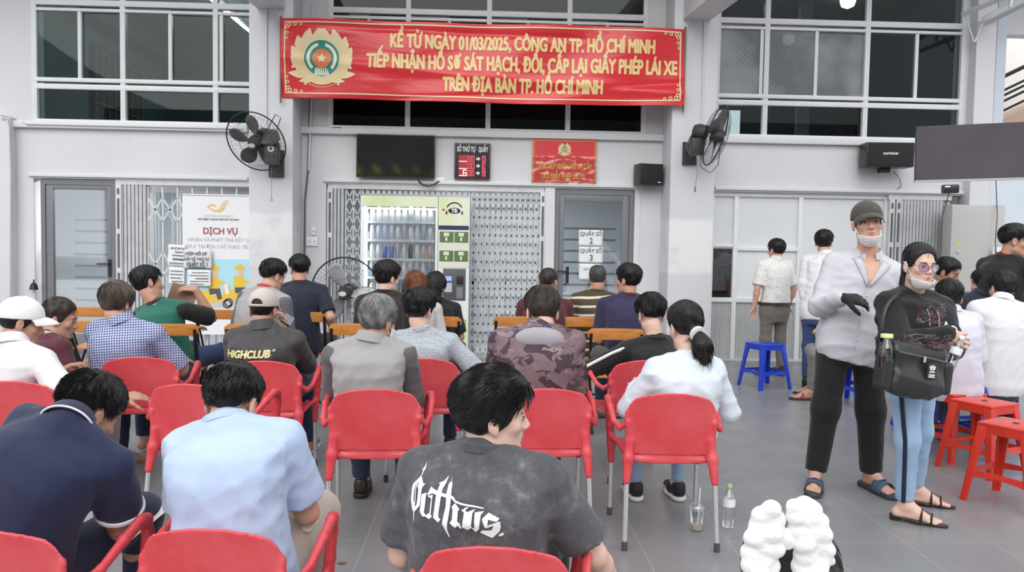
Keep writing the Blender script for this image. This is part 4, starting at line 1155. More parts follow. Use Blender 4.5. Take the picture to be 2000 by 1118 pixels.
paper('white sheet of small print below the grey notice on the post banner', 366, 527, 412, 560, YQ, [(None, .2, .9, .15, .008, 0), (None, .1, .9, .33, .008, 0), (None, .35, .9, .5, .012, 0), (None, .1, .9, .68, .008, 0), (None, .1, .7, .84, .008, 0)])
paper('upper white notice taped left of the post banner', 327, 478, 360, 520, YQ, [('LẤY SỐ THỨ TỰ', .15, .95, .22, .025, .03), (None, .4, .9, .32, .012, 0), (None, .25, .95, .48, .012, 0), (None, .3, .95, .64, .022, 0), (None, .1, .95, .85, .01, 0)], tilt=3)
paper('lower white notice taped left of the post banner', 329, 522, 360, 556, YQ, [(None, .1, .9, .2, .01, 0), (None, .1, .9, .4, .01, 0), (None, .1, .8, .6, .01, 0), (None, .2, .9, .8, .012, 0)], tilt=2)
YD = W+0.045
paper('topmost white sheet, numbered two, on the right glass door', 1131, 449, 1177, 481, YD, [('QUẦY SỐ', .05, .95, .36, .05, .01), ('2', .45, .58, .85, .075, .02)])
paper('middle white sheet, numbered three, on the right glass door', 1131, 482, 1177, 514, YD, [('QUẦY SỐ', .05, .95, .36, .05, .01), ('3', .45, .58, .85, .075, .02)])
paper('blank faded sheet lowest on the right glass door', 1131, 515, 1173, 547, YD, [('QUẦY', .2, .8, .4, .03, 0)])

# ------------------------------------------------------------------ conduits, sockets, small fittings
def pipe(name, label, pts, r, m, cat='pipe'):
    o = MB().tube(pts, r, 8).build(name, m); tag(o, label, cat); return o
def P(px, py, Y): return AT(px, py, Y)
pipe('conduit', 'thin white conduit running down the left pillar behind the fan', [(wx(520, 40, PF-.02), PF-0.012, 4.4), (wx(520, 260, PF-.02), PF-0.012, 2.7)], 0.011, M_TRIM)
pipe('conduit', 'thin white conduit on the right pillar above the fan', [(wx(1376, 60, PF-.02), PF-0.012, 4.3), (wx(1372, 250, PF-.02), PF-0.012, 2.75)], 0.011, M_TRIM)
pipe('conduit', 'long white conduit running along the wall under the left windows', [(wx(14, 238), W-0.14, 3.0), (wx(30, 240), W-0.02, 2.99), (wx(60, 243), W-0.085, 2.91), (-3.1, W-0.085, 2.91)], 0.012, M_TRIM)
pipe('conduit', 'grey conduit bent down the far left pier', [(wx(2, 232, W-.15), W-0.145, 2.96), (wx(13, 233, W-.15), W-0.145, 2.97), (wx(17, 245, W-.15), W-0.145, 2.85), (wx(20, 330, W-.15), W-0.145, 2.3), (wx(18, 600, W-.15), W-0.145, 0.3)], 0.010, M_GATE)
pipe('conduit', 'grey conduit down the wall between left pillar and gate', [(wx(607, 200), W-0.02, 3.4), (wx(602, 330), W-0.02, 2.4), (wx(596, 400), W-0.02, 2.0), (wx(594, 640), W-0.02, 0.3)], 0.012, M_CABLE)
pipe('conduit', 'white pipe standing by the left pillar corner', [(wx(612, 30), W-0.03, 4.5), (wx(609, 210), W-0.03, 3.3), (wx(604, 330), W-0.03, 2.4)], 0.014, M_TRIM)
pipe('cable', 'black cable looping over the wall to the left television', [P(622, 250, W-.03), P(660, 249, W-.08), P(685, 253, W-.03), P(694, 268, W-.03)], 0.005, M_CABLE, 'cable')
pipe('cable', 'dark bundle of cable under the left television by the socket', [P(815, 352, W-.02), P(825, 361, W-.05), P(836, 364, W-.06), P(846, 362, W-.05), P(858, 354, W-.03)], 0.011, M_BLACK, 'cable')
pipe('cable', 'thin cable hanging under the wide black speaker', [P(1745, 335, W-.1), P(1758, 350, W-.03), P(1760, 365, W-.02), P(1745, 375, W-.02)], 0.005, M_CABLE, 'cable')
pipe('cable', 'grey cable dropping beside the meter cabinet', [P(1945, 350, W-.1), P(1948, 420, W-.44), P(1944, 470, W-.44), P(1947, 520, W-.44)], 0.007, M_CABLE, 'cable')
pipe('downpipe', 'dark grey downpipe at the far right pillar', [(xr+0.30, W-0.05, 4.9), (xr+0.29, W-0.05, 3.0), (xr+0.28, W-0.05, 0.1)], 0.035, mat('dark_grey_pipe', (0.2, 0.2, 0.21), 0.5))
def socket(label, px, py, w, h, Y=W, name='wall_socket', holes=True):
    p = AT(px, py, Y)
    th = thing(name, label, 'socket', (p.x, Y, p.z))
    bx('plate', M_WHITEPL, th, -w/2, w/2, -0.025, 0, -h/2, h/2, 0.005)
    mb = MB()
    for k in (-1, 1): mb.box(k*w*0.22-0.008, k*w*0.22+0.008, -0.027, -0.025, -0.012, 0.012)
    mb.build('switches', M_GATE_D, th)
socket('white double socket under the left television', 858, 353, 0.15, 0.075)
socket('white switch plate low on the wall right of the left pillar', 610, 472, 0.15, 0.12)
socket('small white box above the switch plate beside the left pillar', 613, 452, 0.06, 0.10, name='junction_box')
socket('small red and white switch box by the meter cabinet', 1946, 492, 0.12, 0.12, W-0.4, name='junction_box')
hb2 = thing('door_bell', 'small dark bell hanging beside the left glass door', 'bell', AT(66, 560, W-0.05))
MB().lathe([(0.055, -0.04), (0.05, -0.03), (0.04, 0.02), (0.02, 0.045), (0.004, 0.05)], 16).build('bell_cup', M_BLACKMETAL, hb2)
MB().tube([(0, 0, 0.05), (0, 0.0, 0.09)], 0.008, 6).build('hook', M_BLACKMETAL, hb2)
# ------------------------------------------------------------------ implicit surfaces -> one continuous mesh (surface nets)
f32 = np.float32
def V3(*a): return np.array(a if len(a) == 3 else a[0], dtype=np.float64)
def nrm(v): v = np.asarray(v, float); return v/max(1e-9, np.linalg.norm(v))
def smin(a, b, k):
    if k <= 0: return np.minimum(a, b)
    h = np.maximum(k-np.abs(a-b), 0)/k
    return np.minimum(a, b)-h*h*k*0.25
def smax(a, b, k): return -smin(-a, -b, k)
class SDF:
    def __init__(s): s.p = []
    def add(s, fn, lo, hi, k=0.02, op='u'):
        s.p.append((fn, np.asarray(lo, float), np.asarray(hi, float), k, op)); return s
    def cone(s, a, b, ra, rb, k=0.02, op='u', flat=None):
        """round cone a->b; flat=(direction, factor) squeezes the section along direction"""
        a = V3(a); b = V3(b); ba = b-a; l2 = float(ba @ ba)+1e-12; rm = max(ra, rb)
        def fn(X, Y, Z):
            px, py, pz = X-a[0], Y-a[1], Z-a[2]
            t = np.clip((px*ba[0]+py*ba[1]+pz*ba[2])/l2, 0, 1)
            dx, dy, dz = px-t*ba[0], py-t*ba[1], pz-t*ba[2]
            d2 = dx*dx+dy*dy+dz*dz
            if flat is not None:
                w = dx*flat[0][0]+dy*flat[0][1]+dz*flat[0][2]
                d2 = d2+w*w*(flat[1]**2-1)
            return np.sqrt(d2)-(ra+(rb-ra)*t)
        return s.add(fn, np.minimum(a, b)-rm, np.maximum(a, b)+rm, k, op)
    def ell(s, c, r, F=None, k=0.02, op='u'):
        c = V3(c); r = V3(r); F = np.eye(3) if F is None else np.asarray(F)
        ext = np.sqrt((F.T**2) @ (r**2))
        def fn(X, Y, Z):
            px, py, pz = X-c[0], Y-c[1], Z-c[2]
            q = [(px*F[i][0]+py*F[i][1]+pz*F[i][2]) for i in range(3)]
            k0 = np.sqrt((q[0]/r[0])**2+(q[1]/r[1])**2+(q[2]/r[2])**2)
            k1 = np.sqrt((q[0]/r[0]**2)**2+(q[1]/r[1]**2)**2+(q[2]/r[2]**2)**2)+1e-9
            return k0*(k0-1)/k1
        return s.add(fn, c-ext, c+ext, k, op)
    def box(s, c, h, F=None, rad=0.005, k=0.01, op='u'):
        c = V3(c); h = V3(h); F = np.eye(3) if F is None else np.asarray(F)
        ext = np.abs(F.T) @ h+rad
        def fn(X, Y, Z):
            px, py, pz = X-c[0], Y-c[1], Z-c[2]
            q = [np.abs(px*F[i][0]+py*F[i][1]+pz*F[i][2])-(h[i]-rad) for i in range(3)]
            out = np.sqrt(sum(np.maximum(v, 0)**2 for v in q))
            return out+np.minimum(np.maximum(np.maximum(q[0], q[1]), q[2]), 0)-rad
        return s.add(fn, c-ext, c+ext, k, op)
    def bounds(s):
        lo = np.min([p[1] for p in s.p if p[4] == 'u'], axis=0); hi = np.max([p[2] for p in s.p if p[4] == 'u'], axis=0)
        return lo, hi
    def mesh(s, vox=0.01, fine=(), vf=0.005, clip=None, disp=None):
        """fine: boxes (lo, hi) in which the grid is refined to vf"""
        lo, hi = s.bounds(); lo = lo-vox*3; hi = hi+vox*3
        ax = []
        for i in range(3):
            iv = sorted((max(lo[i], f[0][i]), min(hi[i], f[1][i])) for f in fine)
            iv = [q for q in iv if q[1] > q[0]]
            xs = [lo[i]]; x = lo[i]
            while x < hi[i]:
                inside = any(a-vox <= x <= b for a, b in iv)
                x += vf if inside else vox
                xs.append(x)
            ax.append(np.array(xs))
        X, Y, Z = [a.astype(np.float64) for a in ax]
        F = np.full((len(X), len(Y), len(Z)), 1.0)
        for (fn, a, b, k, op) in s.p:
            pad = k+vox*2.5
            sl = []
            for i, A in enumerate(ax):
                i0 = np.searchsorted(A, a[i]-pad); i1 = np.searchsorted(A, b[i]+pad)
                sl.append(slice(max(0, i0), min(len(A), i1)))
            if any(q.stop <= q.start for q in sl): continue
            d = fn(X[sl[0]][:, None, None], Y[sl[1]][None, :, None], Z[sl[2]][None, None, :])
            S = F[tuple(sl)]
            if op == 'u': F[tuple(sl)] = smin(S, d, k)
            elif op == 's': F[tuple(sl)] = smax(S, -d, k)
            elif op == 'i': F[tuple(sl)] = smax(S, d, k)
        if disp is not None: F = F+disp(X[:, None, None], Y[None, :, None], Z[None, None, :])
        if clip is not None:
            F = np.maximum(F, clip(X[:, None, None], Y[None, :, None], Z[None, None, :]))
        return surface_nets(F, X, Y, Z)
def surface_nets(F, X, Y, Z):
    F = F.copy()
    F[0, :, :] = np.maximum(F[0, :, :], 1e-3); F[-1, :, :] = np.maximum(F[-1, :, :], 1e-3)
    F[:, 0, :] = np.maximum(F[:, 0, :], 1e-3); F[:, -1, :] = np.maximum(F[:, -1, :], 1e-3)
    F[:, :, 0] = np.maximum(F[:, :, 0], 1e-3); F[:, :, -1] = np.maximum(F[:, :, -1], 1e-3)
    S = F < 0
    n = [d-1 for d in F.shape]
    cnt = np.zeros(n, np.uint8)
    cor = [(i, j, k) for i in (0, 1) for j in (0, 1) for k in (0, 1)]
    for i, j, k in cor: cnt += S[i:i+n[0], j:j+n[1], k:k+n[2]]
    act = np.argwhere((cnt > 0) & (cnt < 8))
    if len(act) == 0: return [], []
    a0, a1, a2 = act.T
    val = {c: F[a0+c[0], a1+c[1], a2+c[2]] for c in cor}
    x0, y0, z0 = X[a0], Y[a1], Z[a2]; dx, dy, dz = X[a0+1]-x0, Y[a1+1]-y0, Z[a2+1]-z0
    acc = np.zeros((len(act), 3)); num = np.zeros(len(act))
    for c in cor:
        for d in range(3):
            if c[d]: continue
            e = list(c); e[d] = 1; e = tuple(e)
            va, vb = val[c], val[e]; m = (va < 0) != (vb < 0)
            t = np.where(m, va/(va-vb+1e-20), 0)
            p = np.zeros((len(act), 3)); p[:] = c; p[:, d] = t
            acc += p*m[:, None]; num += m
    acc /= num[:, None]
    verts = np.stack([x0+acc[:, 0]*dx, y0+acc[:, 1]*dy, z0+acc[:, 2]*dz], 1)
    idx = np.full(n, -1, np.int64); idx[a0, a1, a2] = np.arange(len(act))
    faces = []
    for d in range(3):
        u, w = [(1, 2), (2, 0), (0, 1)][d]
        sa = [slice(None)]*3; sb = [slice(None)]*3; sa[d] = slice(0, -1); sb[d] = slice(1, None)
        ch = S[tuple(sa)] != S[tuple(sb)]
        q = np.argwhere(ch); m = (q[:, u] > 0) & (q[:, w] > 0) & (q[:, u] < n[u]) & (q[:, w] < n[w]); q = q[m]
        if not len(q): continue
        ins = S[tuple(q.T)]
        def off(du, dw):
            r = q.copy(); r[:, u] += du; r[:, w] += dw; return idx[tuple(r.T)]
        f = np.stack([off(-1, -1), off(0, -1), off(0, 0), off(-1, 0)], 1)
        f[~ins] = f[~ins][:, ::-1]
        faces.append(f)
    f = np.concatenate(faces); f = f[(f >= 0).all(1)]
    return verts, f
def mesh_np(name, v, f, m, parent=None, origin=None, smooth=True, label=None, relax=1):
    v = np.asarray(v, float)
    if origin is not None: v = v-np.asarray(origin)
    me = bpy.data.meshes.new(name)
    me.from_pydata(v.tolist(), [], np.asarray(f).tolist() if len(f) else [])
    if smooth: me.polygons.foreach_set('use_smooth', [True]*len(me.polygons))
    me.update()
    if relax:
        bm = bmesh.new(); bm.from_mesh(me)
        for _ in range(relax): bmesh.ops.smooth_vert(bm, verts=bm.verts, factor=0.5, use_axis_x=True, use_axis_y=True, use_axis_z=True)
        bm.to_mesh(me); bm.free()
    return link_mesh(name, me, m, parent, label)
# ------------------------------------------------------------------ red plastic armchairs
M_REDPL = NB('red_plastic', 0.36)
_c = M_REDPL.mix(M_REDPL.ramp(M_REDPL.noise(5, detail=6, rough=0.65), [(0.42, 0.0), (0.75, 1.0)]), (0.64, 0.055, 0.07), (0.70, 0.11, 0.125))
_c = M_REDPL.mix(M_REDPL.ramp(M_REDPL.vor(26), [(0.03, 0.5), (0.07, 0.0)]), _c, (0.75, 0.25, 0.25))
M_REDPL.color(_c); M_REDPL.rough(M_REDPL.ramp(M_REDPL.noise(9, detail=5), [(0.3, 0.28), (0.75, 0.5)]))
M_REDPL.bump(M_REDPL.noise(160, detail=2), 0.05); M_REDPL = M_REDPL.m
M_LEG = mat('brushed_aluminium', (0.70, 0.70, 0.71), 0.32, metal=0.75, noise=0.06, nscale=30)
M_TIP = mat('dark_rubber', (0.06, 0.06, 0.06), 0.7)
def chair_mesh():
    """faces +y, origin on the floor under the seat centre"""
    parts = []
    # backrest: curved shell with arched top flowing down into the two rear leg sleeves
    s = SDF()
    def back(X, Y, Z):
        z = Z-0.43
        y0 = -0.205-0.14*z-0.06*z*z+0.55*X*X*(0.55+1.0*z)
        th = 0.0065
        d1 = np.abs(Y-y0)*0.93-th
        top = 0.775-0.95*X*X-18*np.maximum(np.abs(X)-0.17, 0)**2
        hw = 0.188+0.02*np.clip((Z-0.42)/0.2, 0, 1)+0.042*np.clip((Z-0.58)/0.16, 0, 1.3)**1.6
        return np.maximum(np.maximum(d1, np.abs(X)-hw), np.maximum(Z-top, 0.455-Z))
    s.add(back, (-0.26, -0.34, 0.42), (0.26, -0.10, 0.79), 0.0)
    pts = [(s_*1.0, ) for s_ in (-1, 1)]
    for sg in (-1, 1):
        # rolled side edge running down into the sleeve
        P_ = [(0.222, -0.222, 0.668), (0.215, -0.222, 0.62), (0.202, -0.212, 0.53), (0.208, -0.222, 0.44), (0.218, -0.245, 0.33)]
        Rr = [0.007, 0.013, 0.020, 0.026, 0.0185]
        for i in range(4):
            a, b = P_[i], P_[i+1]
            s.cone((sg*a[0], a[1], a[2]), (sg*b[0], b[1], b[2]), Rr[i], Rr[i+1], 0.018)
    v, f = s.mesh(0.0055)
    parts.append(('backrest', v, f))
    # seat with a lighter rear apron
    s = SDF()
    def seat(X, Y, Z):
        z0 = 0.430-0.10*np.maximum(Y-0.14, 0)**2*8+0.03*X*X*4-0.012*np.cos(np.clip(Y*6, -1.5, 1.5))
        hw = 0.205+0.02*np.clip((Y+0.2)/0.4, 0, 1)
        q = np.maximum(np.abs(Y-0.005)-0.215, np.abs(X)-hw)
        return np.maximum(np.abs(Z-z0)-0.009, q)
    s.add(seat, (-0.24, -0.22, 0.38), (0.24, 0.24, 0.46), 0.0)
    def apron(X, Y, Z):
        y0 = -0.205+0.35*X*X
        top = 0.462-0.25*X*X
        return np.maximum(np.maximum(np.abs(Y-y0)-0.006, np.abs(X)-0.19), np.maximum(Z-top, 0.412+0.10*X*X-Z))
    s.add(apron, (-0.2, -0.22, 0.40), (0.2, -0.17, 0.47), 0.012)
    v, f = s.mesh(0.0055)
    parts.append(('seat', v, f))
    arms = []
    for sg in (-1, 1):
        s = SDF()
        P_ = [(0.216, -0.215, 0.615), (0.250, -0.185, 0.585), (0.268, -0.10, 0.598), (0.275, 0.03, 0.645), (0.272, 0.14, 0.668), (0.262, 0.205, 0.655), (0.254, 0.228, 0.60), (0.246, 0.225, 0.50), (0.238, 0.215, 0.40), (0.236, 0.218, 0.31)]
        Rr = [0.016, 0.015, 0.016, 0.019, 0.021, 0.021, 0.020, 0.021, 0.022, 0.0185]
        for i in range(len(P_)-1):
            a, b = P_[i], P_[i+1]
            s.cone((sg*a[0], a[1], a[2]), (sg*b[0], b[1], b[2]), Rr[i], Rr[i+1], 0.012, flat=((sg, 0, 0), 1.15) if i < 5 else None)
        s.cone((sg*0.238, 0.215, 0.44), (sg*0.20, 0.10, 0.425), 0.018, 0.012, 0.02)
        v, f = s.mesh(0.0055); arms.append((v, f))
    return parts, arms
_cp, _ca = chair_mesh()
def make_chair(label):
    t = thing('plastic_armchair', label, 'chair', (0, 0, 0))
    for n, v, f in _cp: mesh_np(n, v, f, M_REDPL, t, relax=1)
    for v, f in _ca: mesh_np('armrest', v, f, M_REDPL, t, relax=1)
    for (a, b) in (((-0.217, -0.243, 0.35), (-0.226, -0.285, 0.02)), ((0.217, -0.243, 0.35), (0.226, -0.285, 0.02)), ((-0.236, 0.216, 0.34), (-0.236, 0.232, 0.02)), ((0.236, 0.216, 0.34), (0.236, 0.232, 0.02))):
        lg = MB().tube([a, b], 0.0125, 14).build('leg', M_LEG, t)
        MB().lathe([(0.0145, 0.0), (0.0150, 0.03), (0.0135, 0.045)], 14, Matrix.Translation((b[0], b[1], 0))).build('foot_tip', M_TIP, lg)
    return t
chair0 = None
def chair(x, y, rz, label, scale=1.0):
    global chair0
    if chair0 is None: chair0 = make_chair(label); c = chair0
    else: c = copy_tree(chair0); c['label'] = label
    c.location = (x, y, 0); c.rotation_euler = (0, 0, R(rz)); c.scale = (scale,)*3
    c['group'] = 'red plastic armchairs'
    return c
# ------------------------------------------------------------------ folding chairs with an orange wood rail
M_WOOD = NB('orange_wood', 0.4)
_w = M_WOOD.noise(4, M_WOOD.map((1, 8, 14)), detail=5)
M_WOOD.color(M_WOOD.ramp(_w, [(0.3, (0.42, 0.155, 0.03)), (0.6, (0.56, 0.22, 0.045)), (0.8, (0.48, 0.18, 0.035))])); M_WOOD = M_WOOD.m
def make_folding(label):
    t = thing('folding_chair', label, 'chair', (0, 0, 0))
    mb = MB(); n = 14; v = []
    for i in range(n+1):
        u = i/n*2-1; x = 0.225*u
        y = -0.20-0.03+0.055*u*u
        edge = 0.046*(1-0.55*max(0, abs(u)-0.86)/0.14)
        for (dy, dz) in ((-0.009, -edge), (0.009, -edge), (0.009, edge), (-0.009, edge)): v.append((x, y+dy, 0.80+dz-0.008*u*u))
    f = []
    for i in range(n):
        for k in range(4): f.append((i*4+k, i*4+(k+1) % 4, (i+1)*4+(k+1) % 4, (i+1)*4+k))
    f += [(0, 1, 2, 3)[::-1], tuple(n*4+k for k in range(4))]
    mb.add(v, f, True); mb.build('backrest', M_WOOD, t, bevel=0.006)
    bx('seat', M_WOOD, t, -0.20, 0.20, -0.17, 0.20, 0.44, 0.462, 0.008)
    for s in (-1, 1):
        MB().tube([(s*0.20, -0.205, 0.80), (s*0.20, -0.16, 0.55), (s*0.195, 0.0, 0.28), (s*0.19, 0.21, 0.012)], 0.0125, 8).build('leg', M_BLACKMETAL, t)
        MB().tube([(s*0.178, 0.16, 0.44), (s*0.178, 0.0, 0.26), (s*0.178, -0.24, 0.012)], 0.0125, 8).build('leg', M_BLACKMETAL, t)
        MB().tube([(s*0.20, -0.20, 0.78), (s*0.19, -0.02, 0.45)], 0.010, 8).build('brace', M_BLACKMETAL, t)
    MB().tube([(-0.19, -0.13, 0.12), (0.19, -0.13, 0.12)], 0.010, 8).build('stretcher', M_BLACKMETAL, t)
    return t
fold0 = None
def folding(x, y, rz, label):
    global fold0
    if fold0 is None: fold0 = make_folding(label); c = fold0
    else: c = copy_tree(fold0); c['label'] = label
    c.location = (x, y, 0); c.rotation_euler = (0, 0, R(rz)); c['group'] = 'wooden folding chairs'
    return c
# ------------------------------------------------------------------ plastic stools
M_SRED = mat('red_stool_plastic', (0.62, 0.035, 0.018), 0.33, noise=0.07, nscale=6)
M_SBLUE = mat('blue_stool_plastic', (0.012, 0.045, 0.50), 0.33, noise=0.07, nscale=6)
def make_stool(label, m):
    t = thing('plastic_stool', label, 'stool', (0, 0, 0))
    H_ = 0.48
    def hw(z): return 0.145+0.058*(H_-z)/H_
    mb = MB().box(-0.15, 0.15, -0.15, 0.15, H_-0.022, H_); mb.build('seat', m, t, bevel=0.018, seg=3)
    mb = MB().tube([(0.016*math.cos(a), 0.016*math.sin(a), H_+0.0012) for a in [i*math.pi/8 for i in range(16)]], 0.003, 6, closed=True); mb.build('seat_hole', M_TIP, t)
    for sx in (-1, 1):
        for sy in (-1, 1):
            mb = MB()
            v = []
            for z, w in ((H_-0.012, 0.062), (0.30, 0.048), (0.0, 0.038)):
                h = hw(z); q = 0.016
                pl = [(h, h), (h-w, h), (h-w, h-q), (h-q, h-q), (h-q, h-w), (h, h-w)]
                v += [(sx*a, sy*b, z) for a, b in pl]
            f = []
            for i in range(2):
                for k in range(6):
                    g = (i*6+k, i*6+(k+1) % 6, (i+1)*6+(k+1) % 6, (i+1)*6+k); f.append(g if sx*sy > 0 else g[::-1])
            f += [tuple(range(6)), tuple(12+k for k in range(6))[::-1]]
            mb.add(v, f); mb.build('leg', m, t, bevel=0.004)
    for (ax, sg) in (('x', -1), ('x', 1), ('y', -1), ('y', 1)):
        h1, h2 = hw(0.19)-0.004, hw(0.13)-0.004
        mb = MB()
        def pt(u, d, z): return (u, sg*d, z) if ax == 'x' else (sg*d, u, z)
        a = [pt(-h1+0.02, h1, 0.19), pt(h1-0.02, h1, 0.19), pt(h2-0.02, h2, 0.145), pt(0, h2-0.002, 0.165), pt(-h2+0.02, h2, 0.145)]
        b = [pt(-h1+0.02, h1-0.012, 0.19), pt(h1-0.02, h1-0.012, 0.19), pt(h2-0.02, h2-0.012, 0.145), pt(0, h2-0.014, 0.165), pt(-h2+0.02, h2-0.012, 0.145)]
        mb.add(a+b, [(0, 1, 2, 3, 4), (9, 8, 7, 6, 5)]+[(i, i+5, (i+1) % 5+5, (i+1) % 5) for i in range(5)]); mb.build('brace', m, t)
        h3 = hw(0.44)-0.002
        mb = MB(); mb.box(*( (-h3+0.05, h3-0.05) if ax == 'x' else (min(sg*h3, sg*(h3-0.012)), max(sg*h3, sg*(h3-0.012))) ), *((min(sg*h3, sg*(h3-0.012)), max(sg*h3, sg*(h3-0.012))) if ax == 'x' else (-h3+0.05, h3-0.05)), 0.415, H_-0.012); mb.build('apron', m, t)
    return t
stools = {}
def stool(x, y, rz, color, label):
    m = M_SRED if color == 'red' else M_SBLUE
    if color not in stools: stools[color] = make_stool(label, m); c = stools[color]
    else: c = copy_tree(stools[color]); c['label'] = label
    c.location = (x, y, 0); c.rotation_euler = (0, 0, R(rz)); c['group'] = '%s plastic stools' % color
    return c
def cx_at(px, py, Y): return AT(px, py, Y).x
# (px of back centre, py of top, Y of back top, turn, label, scale)
CH = [
 (1317, 762, 3.80, -2, 'red plastic armchair holding the woman in the white hooded jacket', 1),
 (1071, 757, 3.90, 2, 'red plastic armchair holding the man in the camouflage hoodie', 1),
 (731, 750, 3.84, 3, 'red plastic armchair holding the grey-haired man in the two-tone grey top', 1),
 (366, 742, 3.92, -8, 'empty red plastic armchair behind the man in the navy polo', 1),
 (14, 745, 3.95, 0, 'red plastic armchair holding the man in the white cap', 1),
 (268, 692, 4.82, 10, 'red plastic armchair holding the man in the blue checked shirt', 1),
 (511, 700, 4.72, 3, 'red plastic armchair holding the man in the dark lettered jacket', 1),
 (828, 700, 4.90, -2, 'red plastic armchair holding the man in the patterned blue-grey shirt', 1),
 (1262, 705, 4.93, 8, 'red plastic armchair holding the man in the black jacket with a white stripe', 1),
 (-40, 1045, 2.12, -4, 'red plastic armchair holding the man in the navy polo', 0.9),
 (402, 1048, 2.14, -4, 'red plastic armchair holding the man in the light blue shirt', 0.9),
 (965, 1112, 2.02, -6, 'red plastic armchair holding the man in the washed grey shirt', 0.9),
]
for (px, py, Y, rz, lab, sc) in CH:
    a = R(rz)
    bx_, by_ = cx_at(px, py, Y), Y
    # back top centre sits 0.275 behind the seat centre
    chair(bx_ - 0.27*sc*math.sin(a), by_ + 0.27*sc*math.cos(a), rz, lab, sc)
FO = [
 (172, 609, 7.0, 'orange railed folding chair nearest the left glass door', 4),
 (184, 638, 6.1, 'orange railed folding chair beside the woman in maroon', -3),
 (320, 644, 6.0, 'orange railed folding chair behind the man in green holding a folder', 6),
 (425, 614, 7.0, 'orange railed folding chair right of the green shirt by the post banner', 2),
 (490, 644, 6.0, 'orange railed folding chair holding the man in grey with a red collar', 5),
 (590, 619, 6.9, 'orange railed folding chair holding the man in the navy shirt by the fan', 0),
 (694, 643, 6.0, 'orange railed folding chair holding the man in black before the drinks machine', 3),
 (852, 628, 6.5, 'orange railed folding chair holding the two women by the drinks machine', 0),
 (1012, 628, 6.6, 'orange railed folding chair holding the man in the maroon shirt', 0),
 (1045, 649, 5.9, 'orange railed folding chair between the camouflage hoodie and the maroon shirt', 0),
 (1140, 629, 6.6, 'orange railed folding chair holding the man in the striped shirt', 0),
 (1207, 653, 6.0, 'orange railed folding chair holding the man in the purple-navy shirt', -3),
]
for (px, py, Y, lab, rz) in FO:
    d_ = ray(px, py); Y = (0.80-CAM_H)/(d_.z/d_.y)      # distance at which a rail 0.80 m high shows there
    folding(cx_at(px, py, Y), Y+0.21, rz, lab)
p = FL(1503, 762); stool(p.x, p.y+0.17, 18, 'blue', 'blue plastic stool standing alone near the counter partition')
p = FL(1668, 790); stool(p.x, p.y+0.05, 30, 'blue', 'blue plastic stool glimpsed between the legs of the standing man')
p = AT(1945, 765, 5.75); stool(p.x+0.02, 5.95, 12, 'blue', 'blue plastic stool under the seated man in the white shirt')
p = AT(1925, 775, 6.3); stool(p.x-0.32, 6.62, 40, 'blue', 'blue plastic stool partly behind the other blue stool at right')
p = AT(1850, 782, 5.6); stool(p.x+0.06, 5.62, 14, 'red', 'red plastic stool under the seated person in pale lavender')
p = FL(1905, 932); stool(p.x+0.14, p.y+0.16, 24, 'red', 'empty red plastic stool standing between two other red stools')
p = FL(1972, 1002); stool(p.x+0.13, p.y+0.17, 30, 'red', 'nearest red plastic stool at the right edge')
# ------------------------------------------------------------------ people
def skin(name, c): 
    m = mat('skin_'+name, c, 0.5, noise=0.07, nscale=22, sub=0.08, bump=0.05, bscale=220); return m
SK_TAN = skin('tan', (0.50, 0.27, 0.185)); SK_MID = skin('medium', (0.60, 0.345, 0.25)); SK_FAIR = skin('fair', (0.70, 0.46, 0.37)); SK_DEEP = skin('deep', (0.40, 0.205, 0.13))
def hairmat(name, c, rough=0.46):
    if 'hair_'+name in MATS: return MATS['hair_'+name]
    n = NB('hair_'+name, rough)
    k = n.noise(40, n.map((1, 1, 0.25)), detail=5)
    lo = tuple(x*0.55 for x in c); hi = tuple(min(1, x*1.6) for x in c)
    n.b.inputs['Specular IOR Level'].default_value = 0.3; n.color(n.ramp(k, [(0.3, lo), (0.7, hi)])); n.bump(n.noise(130, n.map((1, 1, 0.2)), detail=3), 0.5, 0.004)
    return n.m
H_BLACK = hairmat('black', (0.011, 0.010, 0.011)); H_BROWNBLK = hairmat('dark_brown', (0.035, 0.026, 0.022)); H_GREY = hairmat('grey', (0.17, 0.168, 0.165), 0.5)
H_ASH = hairmat('ash_brown', (0.085, 0.065, 0.052), 0.45); H_RED = hairmat('chestnut', (0.13, 0.042, 0.014)); H_SALT = hairmat('dark_grey', (0.05, 0.05, 0.052), 0.5)
M_EYEW = mat('eye_white', (0.75, 0.72, 0.70), 0.25); M_IRIS = mat('dark_iris', (0.02, 0.012, 0.01), 0.15); M_LIP = mat('lips', (0.46, 0.21, 0.165), 0.45); M_LIPR = mat('rosy_lips', (0.52, 0.15, 0.14), 0.4)

def cloth(name, c, rough=0.85, noise=0.08, nscale=5, wr=0.45):
    if name in MATS: return MATS[name]
    n = NB(name, rough, sheen=0.15)
    k = n.noise(nscale, detail=6)
    n.color(n.ramp(k, [(0.3, tuple(x*(1-noise) for x in c)), (0.7, tuple(min(1, x*(1+noise)) for x in c))]))
    a = n.noise(5, n.map((1.0, 1.0, 0.6), (0.3, 0.2, 0.5)), detail=3, dist=0.35)
    b_ = n.noise(420, detail=1)
    n.bump(n.math('ADD', a, n.math('MULTIPLY', b_, 0.03)), wr, 0.03)
    return n.m
C_NAVY = cloth('navy_cotton', (0.010, 0.015, 0.055)); C_LBLUE = cloth('light_blue_cotton', (0.46, 0.57, 0.78), noise=0.03); C_WHITE = cloth('white_cotton', (0.72, 0.72, 0.74), noise=0.02)
C_MAROON = cloth('maroon_cotton', (0.085, 0.012, 0.026)); C_MAROON2 = cloth('dark_red_cotton', (0.085, 0.013, 0.017)); C_GREEN = cloth('green_cotton', (0.012, 0.12, 0.085)); C_BLACK = cloth('black_cotton', (0.008, 0.008, 0.009))
